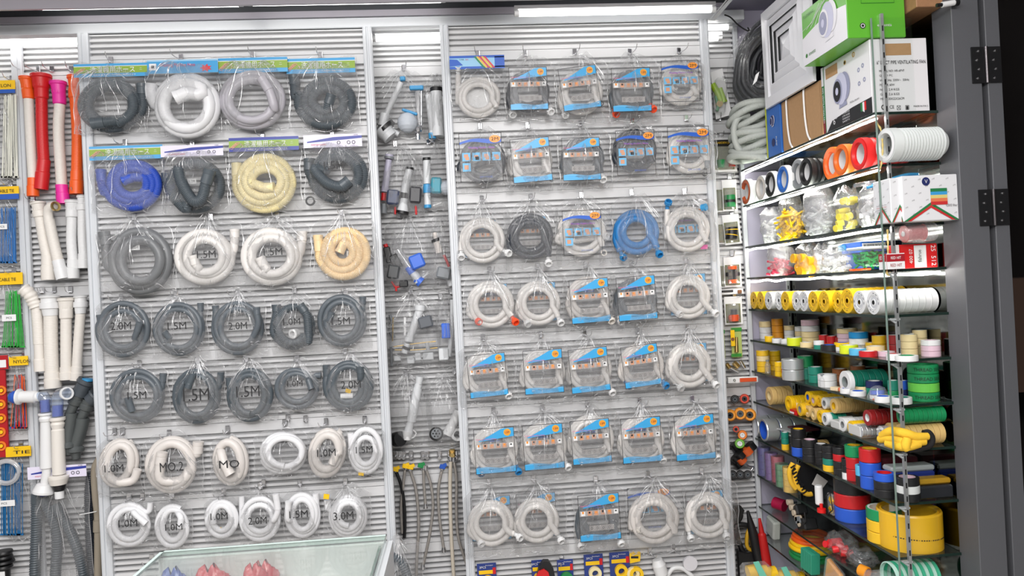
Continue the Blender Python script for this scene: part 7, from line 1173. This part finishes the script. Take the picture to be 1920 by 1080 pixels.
bx('clear_bottle', 'lying clear plastic bottle with an orange cap', 'bottle', 1636, 10, .0, 0, 0, 0, [('bottle_body', CLEARP, lambda m, s: m.lathe([(9*s, 0), (10*s, 10*s), (20*s, 30*s), (22*s, 70*s), (16*s, 76*s), (0, 76*s)], (-.01, 10*s, 18*s), (.4, -.9, -.08), 20)), ('orange_cap', pl('cap_orange', 240, 150, 30), lambda m, s: m.lathe([(0, 6*s), (9*s, 6*s), (9.5*s, 0), (11*s, 0), (11*s, 16*s), (9*s, 17*s)], (-.018, 24*s, 20*s), (.4, -.9, -.08), 18))], None)
bx('red_tool', 'short dark red handle lying behind the orange capped bottle', 'tool', 1660, 10, .04, 0, 0, 0, [('handle', pl('handle_red', 176, 26, 36), lambda m, s: m.box((.02, 0, 30*s), (.05, 14*s, 10*s), 0, None, .004))], None)
t = thing('striped_hose', 'green and white spiral striped hose coil at the near end below the tenth shelf', 'hose', (XF+.09, -.93, SZ[10]+TH))
for i in range(12):
    m = MB(); x = XF+.006+.013*i; m.lathe([(.052, 0), (.056, .001), (.056, .012), (.052, .0125)], (x, -.93, SZ[10]+TH+.057), (1, 0, 0), 26); part('hose_turn', m, (pl('hose_mint', 60, 180, 140) if i % 2 else pl('hose_pale', 186, 224, 210)), t)
def rings(label, px, k, dx, rpx, cols, grp=None, zo=0):
    a = sp(px, k, dx); s = mpp(a); a = a+np.array((0, 0, zo*s)); t = thing('ring_coil', label, 'coil', a, grp)
    for i, c in enumerate(cols):
        m = MB(); th = np.linspace(0, 2*math.pi, 40); rr = (rpx-3*i)*s; m.tube([a+np.array((.11+rr*math.cos(q)*.9, rr*math.sin(q), 4*s+7*s*i)) for q in th], 4.5*s, 10); part('ring', m, c, t)
rings('yellow and orange coiled tubes lying on the lowest visible shelf', 1478, 11, -.0, 40, [YEL, YEL, ORANGE, ORANGE], 'coiled tubes on the lowest visible shelf', 16); rings('green coiled tube under the yellow and orange coil', 1478, 11, -.0, 40, [GREEN, GREEN], 'coiled tubes on the lowest visible shelf')

bx('green_net_coil', 'coil of green netted hose beneath the yellow coil', 'coil', 1470, 11, .005, 0, 0, 0, [('green_coil', GREEN, lambda m, s: [m.lathe([(36*s, 0), (40*s, 3*s), (36*s, 6*s)], (.10, 0, (-16+7*i)*s), (0, 0, 1), 32) for i in range(2)])], None, zoff=-24) if False else None
bx('green_brush', 'mint green comb brush head at the bottom of the shelves', 'brush', 1510, 11, .0, 0, 0, 0, [('brush_bars', pl('brush_mint', 50, 150, 120), lambda m, s: [m.box((.02, (16-5*i)*s, 22*s), (.04, 2.6*s, 40*s), 0, rotx(.12), .002) for i in range(9)])], None)
bx('sandpaper_pack', 'orange bagged pack leaning at the bottom of the shelves', 'pack', 1556, 11, .0, 0, 0, 0, [('orange_pack', pl('pack_orange', 236, 160, 50), lambda m, s: m.box((.02, 0, 26*s), (.02, 50*s, 50*s), 0, rotx(.3), .006)), ('clear_wrap', CLEARP, lambda m, s: m.box((.02, 0, 26*s), (.03, 56*s, 56*s), 0, rotx(.3), .008))], None)
bx('white_packet', 'white crumpled packet at the far end of the lowest visible shelf', 'pack', 1440, 11, .03, 0, 0, 0, [('packet', pl('packet_white', 200, 202, 196), lambda m, s: m.box((.03, 0, 18*s), (.04, 34*s, 36*s), 0, rotx(.2), .008))], None)
# labels for the counted tape rolls
for k in sorted({q[0] for q in REG}):
    for nz in sorted({q[1] for q in REG if q[0] == k}):
        for key in [q for q in REG if q[0] == k and q[1] == nz]:
            grp = {}
            for xp, o, ex in REG[key]: grp.setdefault(round(xp, 1), []).append((o, ex))
            xs = sorted(grp); many = len(xs) > 1
            for i, xp in enumerate(xs):
                pos = '' if not many else (', nearest the wall' if i == 0 else (', %s row from wall' if 'row' in grp[xp][0][1] else ', %s of this colour from wall') % num(i+1))
                used_ = {}
                for o, ex in grp[xp]:
                    o['label'] = '%s %s, %s shelf%s%s' % (key[2], 'seal tape spool' if 'seal' in nz else nz, ORD[k], pos, (', '+ex) if ex else '')
# ================================================================ dark door frame on the right
FD = mat('frame_charcoal', srgb(88, 89, 93), .45, spec=.5, bump=(700, .25))
t = bpy.data.objects.new('door_1', None); COL.objects.link(t); t['kind'] = 'structure'; t['label'] = 'charcoal folding door frame at the right edge with black hinges'
m = MB(); m.box((1.702, -1.04, 1.3), (.094, .10, 2.6), bev=.002); part('frame_post', m, FD, t)
m = MB(); m.box((1.794, -1.055, 1.3), (.050, .07, 2.6), bev=.002); part('door_stile', m, FD, t); m = MB(); m.box((1.759, -1.02, 1.3), (.018, .05, 2.6)); part('door_gap', m, BLACK, t)
for zc in (2.314, 1.848):
    h = bpy.data.objects.new('hinge', None); COL.objects.link(h); h.parent = t; h.location = (1.759, -1.095, zc); hh_ = .118
    m = MB(); m.box((1.735, -1.0925, zc), (.042, .005, hh_)); m.box((1.793, -1.0925, zc), (.044, .005, hh_)); part('hinge_leaf', m, mat('hinge_black', srgb(22, 22, 24), .4), h)
    m = MB(); m.cyl((1.763, -1.096, zc-hh_/2), (1.763, -1.096, zc+hh_/2), .0055); part('hinge_pin', m, mat('pin_steel', srgb(90, 86, 88), .3, .8), h)
    for i in range(4):
        for sx in (-1, 1): m = MB(); m.lathe([(.0045, 0), (.0042, .002), (.0, .0028)], (1.763+sx*(.026+.006*((i+(sx > 0)) % 2)), -1.095, zc+hh_*(.375-.25*i)), (0, -1, 0), 12); part('screw_head', m, CHROME, h)
WOOD = mat('beam_wood', srgb(160, 118, 84), .6, bump=(60, .2), var=(22, .18))
m = MB(); m.box((1.65, -.90, 2.552), (.17, .30, .055), bev=.002); m.box((1.80, -.98, 2.585), (.16, .12, .03)); single('wooden_beam', 'pale wooden beam end jutting out above the fan cartons', 'beam', m, WOOD, (1.65, -.9, 2.54))
t = thing('door_closer', 'small black and white cylinder fixed under the wooden beam', 'fitting', onY(1782, 6, -1.1))
m = MB(); m.cyl(onY(1766, 9, -1.11), onY(1789, 5, -1.11), .009); part('white_sleeve', m, WHITE, t); m = MB(); m.cyl(onY(1789, 5, -1.11), onY(1796, 4, -1.11), .012); part('black_end', m, BLACK, t); m = MB(); m.cyl(onY(1756, 10, -1.11), onY(1766, 9, -1.11), .006); part('black_end', m, BLACK, t)
# roller shutters and stacked goods in the unlit room beyond
m = MB()
for i in range(16): m.box((2.36, .30, 1.95+.06*i), (.9, .02, .045), 0, rotx(.4))
single('roller_shutter', 'dim grey shutter slats seen through the dark doorway', 'shutter', m, mat('shutter_grey', srgb(92, 94, 106), .6), (2.42, .3, 2.4))
m = MB(); m.box((2.45, -.1, 1.35), (.6, .4, .5)); single('storage_crate', 'barely visible brown crate in the dark doorway', 'crate', m, mat('crate_brown', srgb(70, 50, 40), .8), (2.45, -.1, 1.1))
# ================================================================ glass counter at the bottom left
t = thing('glass_counter', 'glass topped display counter rising into the bottom left of the picture', 'counter', (-.48, -1.8, 0))
CG = film('counter_glass', (.96, .985, .97), milk=.05, gloss=.05, edge=.55, rough=.03, bump=None, pw=2.5); CE = mat('counter_edge', srgb(190, 206, 200), .25, coat=.4)
x0, x1, y0, y1, z = -.758, -.205, -2.10, -1.48, 1.05
m = MB(); m.add([(x0,y0,z-.012),(x1,y0,z-.012),(x1,y1,z-.012),(x0,y1,z-.012),(x0,y0,z),(x1,y0,z),(x1,y1,z),(x0,y1,z)], [(0,3,2,1),(4,5,6,7),(0,1,5,4),(1,2,6,5),(2,3,7,6),(3,0,4,7)], [0, 0, 1, 1, 1, 1]); m.box((x0+.004, (y0+y1)/2, z+.0006), (.008, y1-y0, .001), 1); m.box(((x0+x1)/2, y1-.004, z+.0006), (x1-x0, .008, .001), 1); part('glass_top', m, [CG, CE], t)
m = MB(); m.box((x1-.014, (y0+y1)/2, .80), (.006, y1-y0-.03, .46)); part('side_glass', m, mat('side_glass_green', srgb(70, 100, 86), .1, coat=.6), t)
m = MB(); m.box((x1+.008, (y0+y1)/2, .52), (.018, y1-y0, 1.03)); part('side_panel', m, LGREY, t)
for q in (.3, .36): m = MB(); m.box((x1+.030, y1-.25-q*.5, .6), (.01, .012, .85)); part('corner_rail', m, WHITE, t)
m = MB(); m.box(((x0+x1)/2, y1-.012, .52), (x1-x0, .016, 1.03)); part('back_panel', m, pl('counter_back', 206, 206, 204), t)
m = MB(); m.box(((x0+x1)/2-.01, (y0+y1)/2, .915), (x1-x0-.05, y1-y0-.06, .008)); part('inner_shelf', m, pl('counter_shelf', 214, 214, 214), t)
def cbag(label, px, py, col, w_, txt=None):
    c = onZ(px, py, 1.0); c = np.array((c[0], min(c[1], y1-.06), .921)); tt = thing('counter_bag', label, 'bag', c, 'film wrapped packs under the counter glass'); m = MB(); R = random.Random(int(px))
    g = []
    for i in range(12):
        v = i/11; g.append([c+np.array((w_*.5*math.cos(a)*(1+.12*math.sin(a*3+i))*math.sin(math.pi*(.12+.86*v))**.5, w_*.35*math.sin(a)*(1+.1*math.sin(a*5+i*2))*math.sin(math.pi*(.12+.86*v))**.5, .10*v+.01*math.sin(a*3+i))) for a in np.linspace(0, 2*math.pi, 21)])
    m.sheet(g); part('pack_body', m, mat('pack_film_'+col[0], srgb(*col[1]), .22, coat=.5, bump=(60, .5)), tt)
    if txt: m = MB(); m.text(txt, c+np.array((0, -w_*.36, .06)), .024, (1, 0, 0), (0, .9, .3), 0, w_*.6); part('printed_word', m, PAPER, tt)
cbag('crumpled blue pack under the counter glass', 345, 1066, ('blue', (52, 74, 150)), .075); cbag('crumpled red pack with white word under the counter glass', 400, 1075, ('red', (186, 36, 48)), .09, 'WOW'); cbag('shiny red pack standing right of the others in the counter', 503, 1060, ('red', (186, 36, 48)), .075)
cbag('second shiny red pack leaning by the counter middle', 478, 1078, ('red', (186, 36, 48)), .07)
